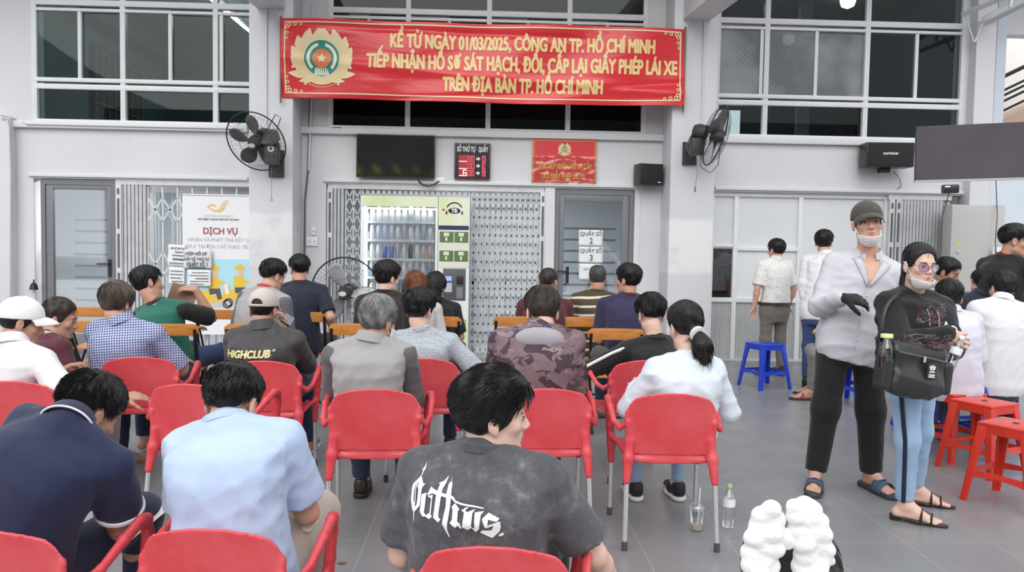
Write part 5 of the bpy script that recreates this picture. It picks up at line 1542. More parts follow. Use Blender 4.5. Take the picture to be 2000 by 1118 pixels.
C_CHAR = cloth('charcoal_nylon', (0.036, 0.032, 0.034), 0.55); C_GREY = cloth('grey_jersey', (0.33, 0.32, 0.325), noise=0.04); C_DGREY = cloth('dark_grey_jersey', (0.12, 0.11, 0.115)); C_PURPLE = cloth('purple_navy_cotton', (0.022, 0.018, 0.06))
C_HOODW = cloth('pale_hoodie', (0.66, 0.72, 0.80), noise=0.02); C_LAV = cloth('lavender_cotton', (0.62, 0.62, 0.72), noise=0.03); C_BEIGE = cloth('off_white_knit', (0.56, 0.53, 0.51)); C_DARKNAVY = cloth('dark_navy_cotton', (0.010, 0.014, 0.030))
C_BLKBROWN = cloth('brown_black_cotton', (0.018, 0.012, 0.012)); C_LSHIRT = cloth('pale_grey_shirt', (0.64, 0.64, 0.68), noise=0.05, nscale=8)
D_NAVY = cloth('dark_denim', (0.018, 0.028, 0.065)); D_LIGHT = cloth('light_denim', (0.30, 0.44, 0.62), noise=0.18, nscale=4); D_MID = cloth('blue_denim', (0.035, 0.065, 0.16), noise=0.15); T_BLACK = cloth('black_trousers', (0.006, 0.006, 0.0065)); T_KHAKI = cloth('khaki_trousers', (0.16, 0.14, 0.12)); T_GREY = cloth('grey_trousers', (0.20, 0.195, 0.19)); T_BEIGE = cloth('beige_trousers', (0.42, 0.36, 0.31)); T_DGREY = cloth('dark_grey_shorts', (0.06, 0.055, 0.05))
C_INNER = cloth('grey_hood_lining', (0.33, 0.31, 0.34)); C_CAPW = cloth('white_cap_cloth', (0.80, 0.80, 0.81), noise=0.02, wr=0.1); C_CAPB = cloth('beige_cap_cloth', (0.52, 0.46, 0.42), wr=0.1); C_CAPD = cloth('dark_olive_cap_cloth', (0.055, 0.052, 0.045), wr=0.15)
M_SHOE_BR = mat('brown_leather', (0.035, 0.022, 0.018), 0.35); M_SHOE_BK = mat('black_shoe', (0.018, 0.018, 0.02), 0.5); M_SOLE = mat('white_rubber_sole', (0.75, 0.74, 0.72), 0.6); M_SHOE_GY = mat('grey_trainer', (0.22, 0.21, 0.19), 0.7, noise=0.25, nscale=18)
M_MASK = mat('white_face_mask', (0.80, 0.79, 0.79), 0.75, bump=0.15, bscale=30)
n = NB('acid_washed_grey', 0.9, sheen=0.1)
_a = n.noise(9, detail=8, rough=0.72); _b = n.noise(34, detail=6, rough=0.7)
_k = n.math('ADD', n.math('MULTIPLY', _a, 0.6), n.math('MULTIPLY', _b, 0.4))
n.color(n.ramp(_k, [(0.36, (0.060, 0.060, 0.070)), (0.52, (0.088, 0.088, 0.100)), (0.60, (0.14, 0.14, 0.155)), (0.70, (0.27, 0.27, 0.29))]))
n.bump(n.noise(7, n.map((1, 1, 0.45), (0.3, 0.2, 0.5)), detail=3, dist=0.35), 0.35, 0.03); C_ACID = n.m
n = NB('blue_checked_cotton', 0.85)
def _lines(v, sc, w):
    f = n.math('FRACT', n.math('MULTIPLY', v, sc)); return n.ramp(f, [(w-0.08, 1.0), (w+0.08, 0.0)])
_o = n.xyz(n.map((1, 1, 1), (0.12, 0.08, 0.06)))
_c1 = _lines(n.math('ADD', _o[0], n.math('MULTIPLY', _o[1], 0.4)), 62, 0.42); _c2 = _lines(_o[2], 62, 0.42)
n.color(n.mix(n.math('MULTIPLY', n.math('ADD', _c1, _c2), 0.5), (0.055, 0.075, 0.24), (0.60, 0.64, 0.78)))
n.bump(n.noise(7, n.map((1, 1, 0.6)), detail=3, dist=0.35), 0.4, 0.03); C_PLAID = n.m
n = NB('camouflage_print', 0.85)
_v1 = n.noise(9, n.map((1, 1, 1.5)), detail=2, dist=0.9); _v2 = n.noise(9, n.map((1, 1, 1.6), (0, 0, 0), (5, 3, 1)), detail=2, dist=1.0)
_cc = n.mix(n.ramp(_v1, [(0.50, 0.0), (0.515, 1.0)]), (0.185, 0.118, 0.132), (0.060, 0.036, 0.046))
n.color(n.mix(n.ramp(_v2, [(0.60, 0.0), (0.612, 1.0)]), _cc, (0.27, 0.19, 0.21)))
n.bump(n.noise(7, n.map((1, 1, 0.45)), detail=3, dist=0.35), 0.35, 0.03); C_CAMO = n.m
n = NB('ring_patterned_jersey', 0.9)
_d = n.vor(52, n.map((1, 0.6, 1)), rnd=0.35)
_rg = n.ramp(_d, [(0.20, 0.0), (0.26, 1.0), (0.34, 1.0), (0.40, 0.0)])
n.color(n.mix(n.math('MULTIPLY', _rg, 0.55), n.mix(n.noise(160), (0.36, 0.39, 0.43), (0.46, 0.49, 0.53)), (0.16, 0.18, 0.22)))
n.bump(n.noise(7, n.map((1, 1, 0.45)), detail=3, dist=0.35), 0.35, 0.03); C_RINGS = n.m
n = NB('olive_cream_stripes', 0.9)
_o = n.xyz(n.map((1, 1, 1), (0.0, 0.06, 0.0)))
_f = n.math('FRACT', n.math('MULTIPLY', n.math('ADD', _o[2], n.math('MULTIPLY', n.noise(2), 0.02)), 12.5))
n.color(n.ramp(_f, [(0.0, (0.070, 0.052, 0.030)), (0.62, (0.62, 0.57, 0.46)), (0.88, (0.070, 0.052, 0.030))], True)); C_STRIPE = n.m
n = NB('white_leaf_print', 0.85)
_d = n.vor(34, n.map((1.5, 1, 1), (0, R(40), 0)), rnd=0.9)
n.color(n.mix(n.ramp(_d, [(0.17, 1.0), (0.24, 0.0)]), (0.72, 0.71, 0.69), (0.26, 0.25, 0.26))); C_LEAF = n.m
n = NB('grey_pinstripe', 0.8)
_w = n.wave(55, 'X', n.map((1, 0.5, 0.1)))
_st = n.ramp(n.noise(3.2, detail=5), [(0.55, 0.0), (0.78, 0.5)])
n.color(n.mix(_st, n.mix(n.math('MULTIPLY', _w, 0.4), (0.56, 0.56, 0.60), (0.46, 0.46, 0.51)), (0.36, 0.34, 0.34)))
n.bump(n.noise(7, n.map((1, 1, 0.45)), detail=3, dist=0.4), 0.45, 0.03); C_PIN = n.m

def ik(A, T, l1, l2, hint):
    A = V3(A); T = V3(T); d = T-A; L = np.linalg.norm(d)
    L2 = min(max(L, abs(l1-l2)+0.02), (l1+l2)*0.995); u = d/max(L, 1e-6); T = A+u*L2
    x = (l1*l1-l2*l2+L2*L2)/(2*L2); h = math.sqrt(max(0, l1*l1-x*x))
    hv = V3(hint); hv = hv-u*(hv @ u); hv = nrm(hv)
    return A+u*x+hv*h, T
TORSO = [(-0.30, .135, .10), (-0.12, .172, .125), (0.0, .176, .128), (.22, .160, .120), (.45, .153, .115), (.68, .166, .124), (.84, .170, .114), (.92, .138, .092), (.97, .092, .070), (1.0, .058, .054), (1.06, .050, .050)]
class Person:
    def __init__(s, label, neck, head, hipY=None, hip=None, yaw=0, hipyaw=None, hyaw=None, hpitch=8, hroll=0, size=1.0, fat=1.0, bulge=0.035, hunch=0.02, sh=0.178, drop=0.066, sk=None, face=False, hs=1.0, group=None, fem=False):
        s.fem = 0.72 if fem else 1.0
        s.label = label; s.size = size; s.fat = fat; s.bulge = bulge; s.sk = sk or SK_MID; s.face = face; s.hs = hs
        s.N = V3(*AT(*neck)) if len(neck) == 3 and abs(neck[0]) > 12 else V3(neck)
        s.C = V3(*AT(*head)) if len(head) == 3 and abs(head[0]) > 12 else V3(head)
        if hip is None: hip = (s.N[0], hipY, 0.54)
        s.H = V3(hip)
        s.yaw = yaw; s.hipyaw = yaw if hipyaw is None else hipyaw
        hy = yaw if hyaw is None else hyaw
        s.axis = nrm(s.N-s.H); s.L = np.linalg.norm(s.N-s.H)
        s.r, s.f = s.frame(yaw, s.axis)
        s.hr, s.hf = s.frame(s.hipyaw, V3(0, 0, 1))
        # head frame
        Rm = Matrix.Rotation(R(hy), 3, 'Z') @ Matrix.Rotation(R(-hpitch), 3, 'X') @ Matrix.Rotation(R(hroll), 3, 'Y')
        s.Fh = np.array([list(Rm.col[i]) for i in range(3)])
        s.sh = sh*size; k = size
        s.S = {g: s.N-s.axis*drop*k+s.r*g*s.sh+s.f*hunch for g in (-1, 1)}
        s.org = (s.H[0], s.H[1], 0.0)
        s.root = thing('person', label, 'person', s.org, 0, group)
        s.body = SDF(); s.fine = []
        s.arm = {}; s.leg = {}
    def frame(s, yaw, a):
        r = V3(math.cos(R(yaw)), math.sin(R(yaw)), 0); r = nrm(r-a*(r @ a)); return r, np.cross(a, r)
    def hl(s, p): return s.C+(s.Fh.T @ (V3(p)*s.hs))        # head-local -> world
    # ---- torso field
    def torso_fn(s, off=0.0, t0=-0.3, t1=1.06, kw=1.0, wid=1.0):
        H, a, r, f, L, b = s.H, s.axis, s.r, s.f, s.L, s.bulge
        hr = nrm(s.hr-a*(s.hr @ a)); hf = np.cross(a, hr)
        T = np.array([q[0] for q in TORSO]); k = s.size
        A = np.array([q[1] for q in TORSO])*k*wid; B = np.array([q[2] for q in TORSO])*k
        fat = s.fat; fw = np.array([1, fat, fat, fat, fat, 1+(fat-1)*0.6, 1+(fat-1)*0.3, 1, 1, 1, 1]); A = A*fw; B = B*fw
        A = A+off; B = B+off
        def fn(X, Y, Z):
            px, py, pz = X-H[0], Y-H[1], Z-H[2]
            t = (px*a[0]+py*a[1]+pz*a[2])/L
            tc = np.clip(t, 0, 1); w = np.clip(tc*1.4, 0, 1)
            bu = -b*4*tc*(1-tc)
            rx, ry, rz = [hr[i]+(r[i]-hr[i])*w for i in range(3)]; fx, fy, fz = [hf[i]+(f[i]-hf[i])*w for i in range(3)]
            u = px*rx+py*ry+pz*rz; v = px*fx+py*fy+pz*fz-bu
            ti = np.clip(t, T[0], T[-1]); aa = np.interp(ti, T, A); bb = np.interp(ti, T, B)
            # squarer section: superellipse
            q = (np.abs(u/aa)**2.4+np.abs(v/bb)**2.4)**(1/2.4)
            d = (q-1)*np.minimum(aa, bb)*0.92
            return np.maximum(d, np.maximum((t-t1)*L, (t0-t)*L))
        return fn
    def tbounds(s, ex=0.0):
        w = 0.27*s.size*max(1, s.fat)+ex
        lo = np.minimum(s.H-s.axis*s.L*0.32, s.N+s.axis*0.05)-w; hi = np.maximum(s.H-s.axis*s.L*0.32, s.N+s.axis*0.05)+w
        return lo, hi
    def bk(s, t, v=0.0):
        """point on the back: t along spine, v lateral"""
        return s.H+s.axis*s.L*t+s.r*v-s.f*(0.3)
    # ---- limbs
    def set_arm(s, g, wrist, hint=None, hand=True, curl=0.55, palm=None, fdir=None, spread=0.1):
        """g=-1 the person's left, +1 right; wrist: world point, or offset word"""
        k = s.size
        if isinstance(wrist, str):
            if wrist == 'lap': wrist = s.H+s.hf*0.30*k+V3(0, 0, 0.17)+s.hr*g*0.09
            elif wrist == 'down': wrist = s.S[g]-V3(0, 0, 0.52*k)+s.r*g*0.07+s.f*0.02
        elif len(wrist) == 3 and abs(wrist[0]) > 12: wrist = V3(*AT(*wrist))
        if hint is None: hint = s.r*g*0.38-s.f*0.40-V3(0, 0, 0.8)
        E, Wp = ik(s.S[g], wrist, 0.285*k, 0.25*k, hint)
        s.arm[g] = (E, Wp, hand, curl, palm, fdir, spread)
        return s
    def set_leg(s, g, ankle=None, hint=None, knee=None, toe=None, straight=False):
        k = s.size
        hj = s.H+s.hr*g*0.092*k-V3(0, 0, 0.02)
        if ankle is None: ankle = s.H+s.hf*0.42*k+s.hr*g*0.14; ankle[2] = 0.095
        elif len(ankle) == 3 and abs(ankle[0]) > 12: ankle = V3(*AT(*ankle))
        if hint is None: hint = s.hf+V3(0, 0, 0.7)+s.hr*g*0.15
        K, An = ik(hj, ankle, 0.44*k, 0.43*k, hint)
        if straight: An = V3(ankle); K = hj+(An-hj)*0.505+nrm(hint)*0.018
        if knee is not None: K = V3(knee)
        s.leg[g] = (hj, K, An, nrm(V3(toe)) if toe is not None else s.hf)
        return s
    def hand_sdf(s, F, Wp, d, pn, g, curl, k, spread=0.1, fat=0.0):
        d = nrm(d); pn = nrm(pn-d*(pn @ d)); lat = np.cross(d, pn)*1.0   # lateral
        lat = lat*(-g)                                                       # thumb side
        kn = []
        for i, o in enumerate((0.030, 0.010, -0.010, -0.029)):
            ln = (0.088, 0.092, 0.087, 0.078)[i]*k
            q = Wp+d*ln+lat*o*k
            F.cone(Wp+lat*o*0.45*k+d*0.008, q, 0.016*k+fat, 0.0118*k+fat, 0.014, flat=(pn, 1.12)); kn.append(q)
        fl = ((0.040, 0.025, 0.019), (0.045, 0.028, 0.020), (0.041, 0.026, 0.019), (0.032, 0.020, 0.017))
        for i in range(4):
            p = kn[i]; ang = 0.0; di = nrm(d+lat*spread*(1.5-i)*0.6)
            for j in range(3):
                ang += curl*(0.75, 1.0, 0.7)[j]*(1+0.08*(i-1.5))
                dv = di*math.cos(ang)+pn*math.sin(ang); q = p+dv*fl[i][j]*k
                F.cone(p, q, (0.0094, 0.0086, 0.0078)[j]*k+fat, (0.0086, 0.0078, 0.0066)[j]*k+fat, 0.004); p = q
        p = Wp+d*0.022*k+lat*0.022*k; a0 = nrm(d*0.62+lat*0.72+pn*0.30)
        for j, ln in enumerate((0.042, 0.032, 0.026)):
            a1 = nrm(a0+d*0.22*j+pn*0.35*curl*j-lat*0.25*j*curl); q = p+a1*ln*k
            F.cone(p, q, (0.0145, 0.0105, 0.0092)[j]*k+fat, (0.0105, 0.0092, 0.0075)[j]*k+fat, 0.008); p = q
    def hand_box(s, Wp, d): 
        c = Wp+nrm(d)*0.09*s.size; return (c-0.12, c+0.12)
    # ---- build skin
    def build_body(s, bare_feet=()):
        k = s.size; B = s.body; h = s.hs
        lo, hi = s.tbounds(); B.add(s.torso_fn(-0.008, t0=-0.22, t1=1.0), lo, hi, 0.0)
        for g in (-1, 1):
            B.cone(s.N-s.axis*0.018, s.S[g]+s.axis*0.008*k, 0.042*k, 0.038*k, 0.03)
            if g in s.arm:
                E, Wp, hand, curl, palm, fdir, sp = s.arm[g]
                B.cone(s.S[g], E, 0.052*k, 0.040*k, 0.03)
                m = E+(Wp-E)*0.28
                B.cone(E, m, 0.040*k, 0.0415*k, 0.012); B.cone(m, Wp, 0.0415*k, 0.0265*k, 0.012)
                d = nrm(Wp-E) if fdir is None else nrm(fdir)
                pn = V3(0, 0, -1)-s.hf*0.2 if palm is None else V3(palm)
                if hand:
                    s.hand_sdf(B, Wp, d, pn, g, curl, k*0.98, sp); s.fine.append(s.hand_box(Wp, d))
            if g in s.leg:
                hj, K, An, toe = s.leg[g]
                B.cone(hj, K, 0.082*k*s.fat, 0.051*k, 0.025)
                m = K+(An-K)*0.3-toe*0.008
                B.cone(K, m, 0.050*k, 0.050*k, 0.015); B.cone(m, An, 0.050*k, 0.034*k, 0.02)
                up = V3(0, 0, 1); t2 = nrm(toe-up*(toe @ up))
                heel = V3(An[0], An[1], An[2]-0.045)-t2*0.03; ball = V3(An[0], An[1], max(0.03, An[2]-0.06))+t2*0.13*k; tip = ball+t2*0.055*k-V3(0, 0, 0.004)
                B.cone(An, heel, 0.036*k, 0.032*k, 0.02); B.cone(An+t2*0.02, ball, 0.036*k, 0.026*k, 0.03); B.cone(heel, ball, 0.03*k, 0.028*k, 0.02)
                lt = np.cross(t2, up)
                for i in range(5):
                    o = (0.028-0.0145*i)*k*(-g if True else 1); ln = (0.062, 0.058, 0.052, 0.045, 0.036)[i]*k
                    b0 = ball+lt*o; B.cone(b0, b0+t2*ln-V3(0, 0, 0.008), 0.0125*k if i else 0.015*k, 0.0095*k if i else 0.0125*k, 0.006)
                if g in bare_feet: s.fine.append((An-0.2, An+0.2))
        s.head_sdf(B)
        vf = 0.0042 if s.face else 0.0068
        s.fine.append((s.C-0.15*h, s.C+0.15*h))
        v, f = B.mesh(0.0125, s.fine, vf)
        s.bv, s.bf = v, f
        o = mesh_np('body', v, f, s.sk, s.root, s.org)
        s.body_ob = o
        return s
    def head_sdf(s, B):
        h = s.hs; F = s.Fh; P_ = s.hl
        B.cone(s.N-s.axis*0.03, P_((0, -0.022, -0.062)), 0.058*s.size, 0.054*h, 0.015)
        B.ell(P_((0, -0.012, 0.036)), V3(.0745, .094, .086)*h, F, 0.0 if False else 0.02)
        B.ell(P_((0, 0.030, -0.040)), V3(.056, .058, .076)*h, F, 0.03)
        B.cone(P_((-.044, .002, -.066)), P_((-.018, .066, -.096)), .020*h*s.fem, .018*h*s.fem, 0.025); B.cone(P_((.044, .002, -.066)), P_((.018, .066, -.096)), .020*h*s.fem, .018*h*s.fem, 0.025)
        B.ell(P_((0, 0.074, -0.100)), V3(.022, .015, .015)*h, F, 0.02)
        B.cone(P_((-.034, .078, .024)), P_((.034, .078, .024)), .012*h*s.fem, .012*h*s.fem, 0.02)
        for g in (-1, 1):
            B.ell(P_((g*.041, .060, -.022)), V3(.021, .020, .018)*h, F, 0.02)
            B.ell(P_((g*.0325, .0965, .000)), V3(.0155, .013, .0105)*h, F, 0.012, 's')
            B.ell(P_((g*.0325, .0755, .000)), V3(.0145, .0125, .0125)*h, F, 0.004)
            B.ell(P_((g*.080, -.010, -.006)), V3(.009, .020, .033)*h, F, 0.008)
            B.ell(P_((g*.088, -.004, .000)), V3(.007, .010, .018)*h, F, 0.004, 's')
            B.ell(P_((g*.078, -.002, -.034)), V3(.007, .009, .010)*h, F, 0.006)
            B.ell(P_((g*.0135, .0965, -.0335)), V3(.0085, .0095, .0075)*h, F, 0.007)
        B.cone(P_((0, .0865, .008)), P_((0, .1065, -.028)), .0080*h*s.fem, .0115*h*s.fem, 0.014)
        B.cone(P_((0, .086, -.045)), P_((0, .088, -.052)), .010*h, .010*h, 0.012)
        B.cone(P_((-.017, .0845, -.0605)), P_((.017, .0845, -.0605)), .0072*h, .0072*h, 0.008)
        B.cone(P_((-.014, .0835, -.070)), P_((.014, .0835, -.070)), .0078*h, .0078*h, 0.008)
    def face_details(s, lip=None, brow=None, cheek=None):
        P_ = s.hl; h = s.hs; O = V3(s.org)
        def tub(name, pts, r, m, flat=1.0): return MB().tube([P_(p)-O for p in pts], [x*h for x in r], 8, flat=flat).build(name, m, s.root)
        for g in (-1, 1):
            S_ = SDF(); S_.ell(P_((g*.0325, .0800, -.0005)), V3(.0128, .0092, .0052)*h, s.Fh, 0)
            v, f = S_.mesh(0.0018); mesh_np('eye', v, f, M_EYEW, s.root, s.org)
            S_ = SDF(); S_.ell(P_((g*.0325+.001, .0855, -.0002)), V3(.0054, .0042, .0050)*h, s.Fh, 0)
            v, f = S_.mesh(0.0012); mesh_np('iris', v, f, M_IRIS, s.root, s.org)
            tub('eyelid', [(g*.0185, .0835, -.001), (g*.026, .0888, .0048), (g*.0335, .0893, .0058), (g*.041, .0862, .0035), (g*.0465, .0795, -.001)], [.0010, .0018, .0020, .0018, .0010], M_IRIS)
            tub('lower_lid', [(g*.0195, .083, -.003), (g*.0285, .0878, -.0062), (g*.037, .0872, -.0062), (g*.0455, .0795, -.002)], [.0006, .0012, .0012, .0006], s.sk)
            tub('eyebrow', [(g*.013, .0915, .0185), (g*.025, .0925, .0235), (g*.038, .0860, .0245), (g*.050, .0750, .0190)], [.0022, .0036, .0032, .0012], brow or H_BLACK, 0.6)
        S_ = SDF()
        S_.cone(P_((-.0230, .0880, -.0640)), P_((-.004, .0930, -.0600)), .0018*h, .0042*h, 0.004); S_.cone(P_((.0230, .0880, -.0640)), P_((.004, .0930, -.0600)), .0018*h, .0042*h, 0.004)
        v, f = S_.mesh(0.0016); mesh_np('upper_lip', v, f, lip or M_LIP, s.root, s.org)
        S_ = SDF(); S_.cone(P_((-.0215, .0875, -.0658)), P_((0, .0922, -.0700)), .0018*h, .0050*h, 0.004); S_.cone(P_((.0215, .0875, -.0658)), P_((0, .0922, -.0700)), .0018*h, .0050*h, 0.004)
        v, f = S_.mesh(0.0016); mesh_np('lower_lip', v, f, lip or M_LIP, s.root, s.org)
        for g in (-1, 1):
            S_ = SDF(); S_.ell(P_((g*.0085, .1010, -.0385)), V3(.0030, .0030, .0014)*h, s.Fh, 0); v, f = S_.mesh(0.0012); mesh_np('nostril', v, f, mat('nostril_shadow_skin', (0.06, 0.025, 0.018), 0.8), s.root, s.org)
        return s
    # ---- hair
    SHORT = [(0, .074), (.5, .066), (.85, .045), (1.05, .012), (1.28, -.020), (1.42, -.030), (1.52, .022), (1.75, .028), (1.95, .000), (2.15, -.045), (2.6, -.068), (3.15, -.074)]
    FADE = [(0, .080), (.5, .070), (.85, .052), (1.05, .030), (1.3, .015), (1.52, .030), (1.75, .034), (2.0, .012), (2.4, -.020), (3.15, -.034)]
    FULL = [(0, .070), (.5, .060), (.8, .030), (1.0, -.005), (1.25, -.035), (1.45, -.040), (1.62, .004), (1.8, .004), (1.95, -.050), (2.3, -.086), (3.15, -.094)]
    WOMAN = [(0, .084), (.5, .070), (.8, .040), (1.05, .005), (1.3, -.015), (1.5, .012), (1.75, .018), (1.95, -.03), (2.3, -.070), (3.15, -.085)]
    def hair(s, m, style='short', th=0.016, top=0.012, line=None, strands=900, slen=0.045, lift=0.35, seed=1, extra=None, vox=0.0048, rs=0.0013, whorl=(0, -0.03), front=None):
        h = s.hs; F = s.Fh; C = s.C
        line = line or {'short': s.SHORT, 'fade': s.FADE, 'full': s.FULL, 'woman': s.WOMAN}[style]
        tt = np.array([q[0] for q in line]); hh = np.array([q[1] for q in line])*h
        rnd = np.random.RandomState(seed)
        ks = rnd.normal(size=(6, 3))*np.array([60, 60, 38]); ph = rnd.rand(6)*6.28
        ra = V3(.0745, .094, .086)*h
        cc = V3(0, -.012, .036)*h
        def fn(X, Y, Z):
            dx, dy, dz = X-C[0], Y-C[1], Z-C[2]
            x, y, z = [dx*F[i][0]+dy*F[i][1]+dz*F[i][2] for i in range(3)]
            q = [(x-cc[0])/ra[0], (y-cc[1])/ra[1], (z-cc[2])/ra[2]]
            k0 = np.sqrt(q[0]**2+q[1]**2+q[2]**2); k1 = np.sqrt((q[0]/ra[0])**2+(q[1]/ra[1])**2+(q[2]/ra[2])**2)+1e-9
            d = k0*(k0-1)/k1
            # nape: follow a cone below the skull
            t = np.arctan2(np.abs(x), y)
            hl = np.interp(t, tt, hh)
            up = np.clip((z-hl)/(0.07*h), 0, 1)
            up2 = np.clip((z-0.03*h)/(0.08*h), 0, 1)
            thick = (0.004+(th-0.004)*np.sqrt(up))*h+top*h*up2
            if front is not None: thick = thick+front*h*np.clip((y-0.03*h)/(0.06*h), 0, 1)*up2
            n = 0.0
            for i in range(6): n = n+np.sin(ks[i][0]*x/h+ks[i][1]*y/h+ks[i][2]*z/h+ph[i])
            d = d-thick-n*0.0009*h
            return np.maximum(d, (hl-z)*0.8)
        S_ = SDF(); S_.add(fn, C-0.17*h, C+0.17*h, 0)
        if extra: extra(S_)
        v, f = S_.mesh(vox)
        o = mesh_np('hair', v, f, m, s.root, s.org)
        if strands: s.strands(v, f, m, strands, slen*h, lift, rnd, rs, whorl)
        return o
    def strands(s, v, f, m, n, slen, lift, rnd, rs, whorl, name='hair_strands', down=None):
        """thin tapered locks that follow the skull from the whorl"""
        v = np.asarray(v); f = np.asarray(f); h = s.hs
        a, b, c = v[f[:, 0]], v[f[:, 1]], v[f[:, 2]]
        nr = np.cross(b-a, c-a); ar = np.linalg.norm(nr, axis=1)+1e-12; nr = nr/ar[:, None]
        cen = ((a+c)/2-s.C) @ s.Fh.T                      # head-local
        nl = nr @ s.Fh.T
        keep = (nl[:, 2] > -0.5)
        pr = ar*keep; pr = pr/pr.sum()
        ii = rnd.choice(len(f), n, p=pr)
        ra = V3(.0745, .094, .086)*h; cc = V3(0, -.012, .036)*h
        W0 = V3(whorl[0], whorl[1], 0.14)*h
        mb = MB(); O = V3(s.org)
        for i in ii:
            p = cen[i].copy(); q = (p-cc)/ra; k = np.linalg.norm(q); free = k > 1.6
            t = p-W0; nn = nl[i]; t = t-nn*(t @ nn); t = nrm(t)+rnd.normal(size=3)*0.16
            if free: t = V3(0, -0.1, -1)+rnd.normal(size=3)*0.12
            t = nrm(t); L = slen*(0.55+0.7*rnd.rand()); pts = []; up = lift*(0.2+rnd.rand())*0.10; k0 = k-0.02
            x = p.copy()
            for j in range(5):
                if not free:
                    q = (x-cc)/ra; kk = np.linalg.norm(q); x = cc+q/kk*(k0+up*(j/4.0))*ra
                pts.append(s.C+s.Fh.T @ x-O)
                x = x+t*L/4
                if not free:
                    g = nrm((x-cc)/(ra*ra)); t = nrm(t-g*(t @ g)+rnd.normal(size=3)*0.05)
                else: t = nrm(t+V3(0, 0, -0.2))
            r0 = rs*(0.6+0.8*rnd.rand())
            mb.tube(pts, [r0, r0, r0*0.9, r0*0.65, r0*0.15], 3, cap=False)
        return mb.build(name, m, s.root)
    # ---- clothing
    def folds(s, seed, amp=0.004):
        rnd = np.random.RandomState(seed); K = []
        for i in range(7):
            d = nrm(rnd.normal(size=3)*np.array([1, 1, 0.9])); K.append((d*(18+26*rnd.rand()), rnd.rand()*6.28, nrm(rnd.normal(size=3))*(9+8*rnd.rand())))
        def fn(X, Y, Z):
            o = 0.0
            for (kk, p, w) in K:
                ph = np.sin(w[0]*X+w[1]*Y+w[2]*Z+p*2)
                sn = np.sin(kk[0]*X+kk[1]*Y+kk[2]*Z+p+1.6*ph)
                o = o+(1-np.abs(sn))**2*np.clip(ph+0.4, 0, 1)
            return (o-1.6)*-amp*0.6
        return fn
    def shirt(s, m, sleeve=0.62, fore=0.0, off=0.014, hem=-0.16, sleeve_m=None, name='shirt', t1=1.0, neckhole=0, seed=3, amp=0.0045, loose=0.012, wid=1.0, vox=0.0105, cuff=None, extra=None, sides=(-1, 1)):
        k = s.size; S_ = SDF(); s.shoff = off
        lo, hi = s.tbounds(off)
        S_.add(s.torso_fn(off, hem, t1, wid=wid), lo, hi, 0.0)
        SL = {g: (SDF() if sleeve_m is not None else S_) for g in (-1, 1)}
        for g in (-1, 1):
            S_.cone(s.N+s.axis*0.004, s.S[g]+s.axis*0.018*k, 0.050*k+off*0.6, 0.046*k+off*0.6, 0.04)
            if g not in s.arm or g not in sides: 
                S_.cone(s.S[g], s.S[g]-s.axis*0.05, 0.055*k, 0.055*k, 0.03); continue
            E, Wp = s.arm[g][:2]; T = SL[g]; A = s.S[g]
            if fore <= 0:
                e = A+(E-A)*sleeve; d = nrm(E-A); r0, r1 = 0.056*k+off*0.5, 0.052*k+loose
                def fn(X, Y, Z, A=A, E=E, e=e, d=d, r0=r0, r1=r1):
                    ba = E-A; l2 = ba @ ba; px, py, pz = X-A[0], Y-A[1], Z-A[2]
                    t = np.clip((px*ba[0]+py*ba[1]+pz*ba[2])/l2, 0, 1.2)
                    dd = np.sqrt((px-t*ba[0])**2+(py-t*ba[1])**2+(pz-t*ba[2])**2)-(r0+(r1-r0)*np.clip(t/sleeve, 0, 1))
                    return np.maximum(dd, (X-e[0])*d[0]+(Y-e[1])*d[1]+(Z-e[2])*d[2])
                T.add(fn, np.minimum(A, e)-0.1, np.maximum(A, e)+0.1, 0.03)
            else:
                r0, r1, r2 = 0.058*k+off*0.5, 0.050*k+loose*0.7, 0.034*k+loose*0.6
                e = E+(Wp-E)*fore
                T.cone(A, E, r0, r1, 0.03); T.cone(E, e, r1, r2, 0.012)
        if neckhole: S_.cone(s.N-s.axis*0.012, s.N+s.axis*0.2+s.f*0.03, neckhole*0.9*k, neckhole*1.1*k, 0.006, 's')
        if extra: extra(S_)
        dp = s.folds(seed, amp)
        v, f = S_.mesh(vox, disp=dp)
        o = mesh_np(name, v, f, m, s.root, s.org)
        s.sv, s.sf = v, f
        if sleeve_m is not None:
            for g in (-1, 1):
                if SL[g].p:
                    v2, f2 = SL[g].mesh(vox, disp=lambda X, Y, Z: dp(X, Y, Z)-0.003); mesh_np('sleeve', v2, f2, sleeve_m, s.root, s.org)
        if cuff is not None:
            for g in (-1, 1):
                if g in s.arm and fore <= 0:
                    E = s.arm[g][0]; A = s.S[g]; d = nrm(E-A); e = A+(E-A)*sleeve
                    s.ring('cuff_trim', e-d*0.006, d, 0.052*k+loose-0.002, 0.0035, cuff, seg=0.012)
        return o
    def ring(s, name, c, axis, r, t, m, seg=0.02, ry=None, fdir=None):
        a = nrm(axis); x = nrm(np.cross(a, V3(0.3, 0.9, 0.2))) if fdir is None else nrm(np.cross(fdir, a)); y = np.cross(a, x); O = V3(s.org)
        ry = ry or r
        prof = [(-1, -seg/2), (1, -seg/2*0.9), (1.0, seg/2*0.9), (-1, seg/2)]
        mb = MB(); n = 36; v = []
        for i in range(n):
            an = 2*math.pi*i/n
            for (e, z) in prof: v.append(c-O+x*math.cos(an)*(r+e*t)+y*math.sin(an)*(ry+e*t)+a*z)
        f = []
        for i in range(n):
            for j in range(4): f.append((i*4+j, i*4+(j+1) % 4, ((i+1) % n)*4+(j+1) % 4, ((i+1) % n)*4+j))
        mb.add(v, f, True)
        return mb.build(name, m, s.root)
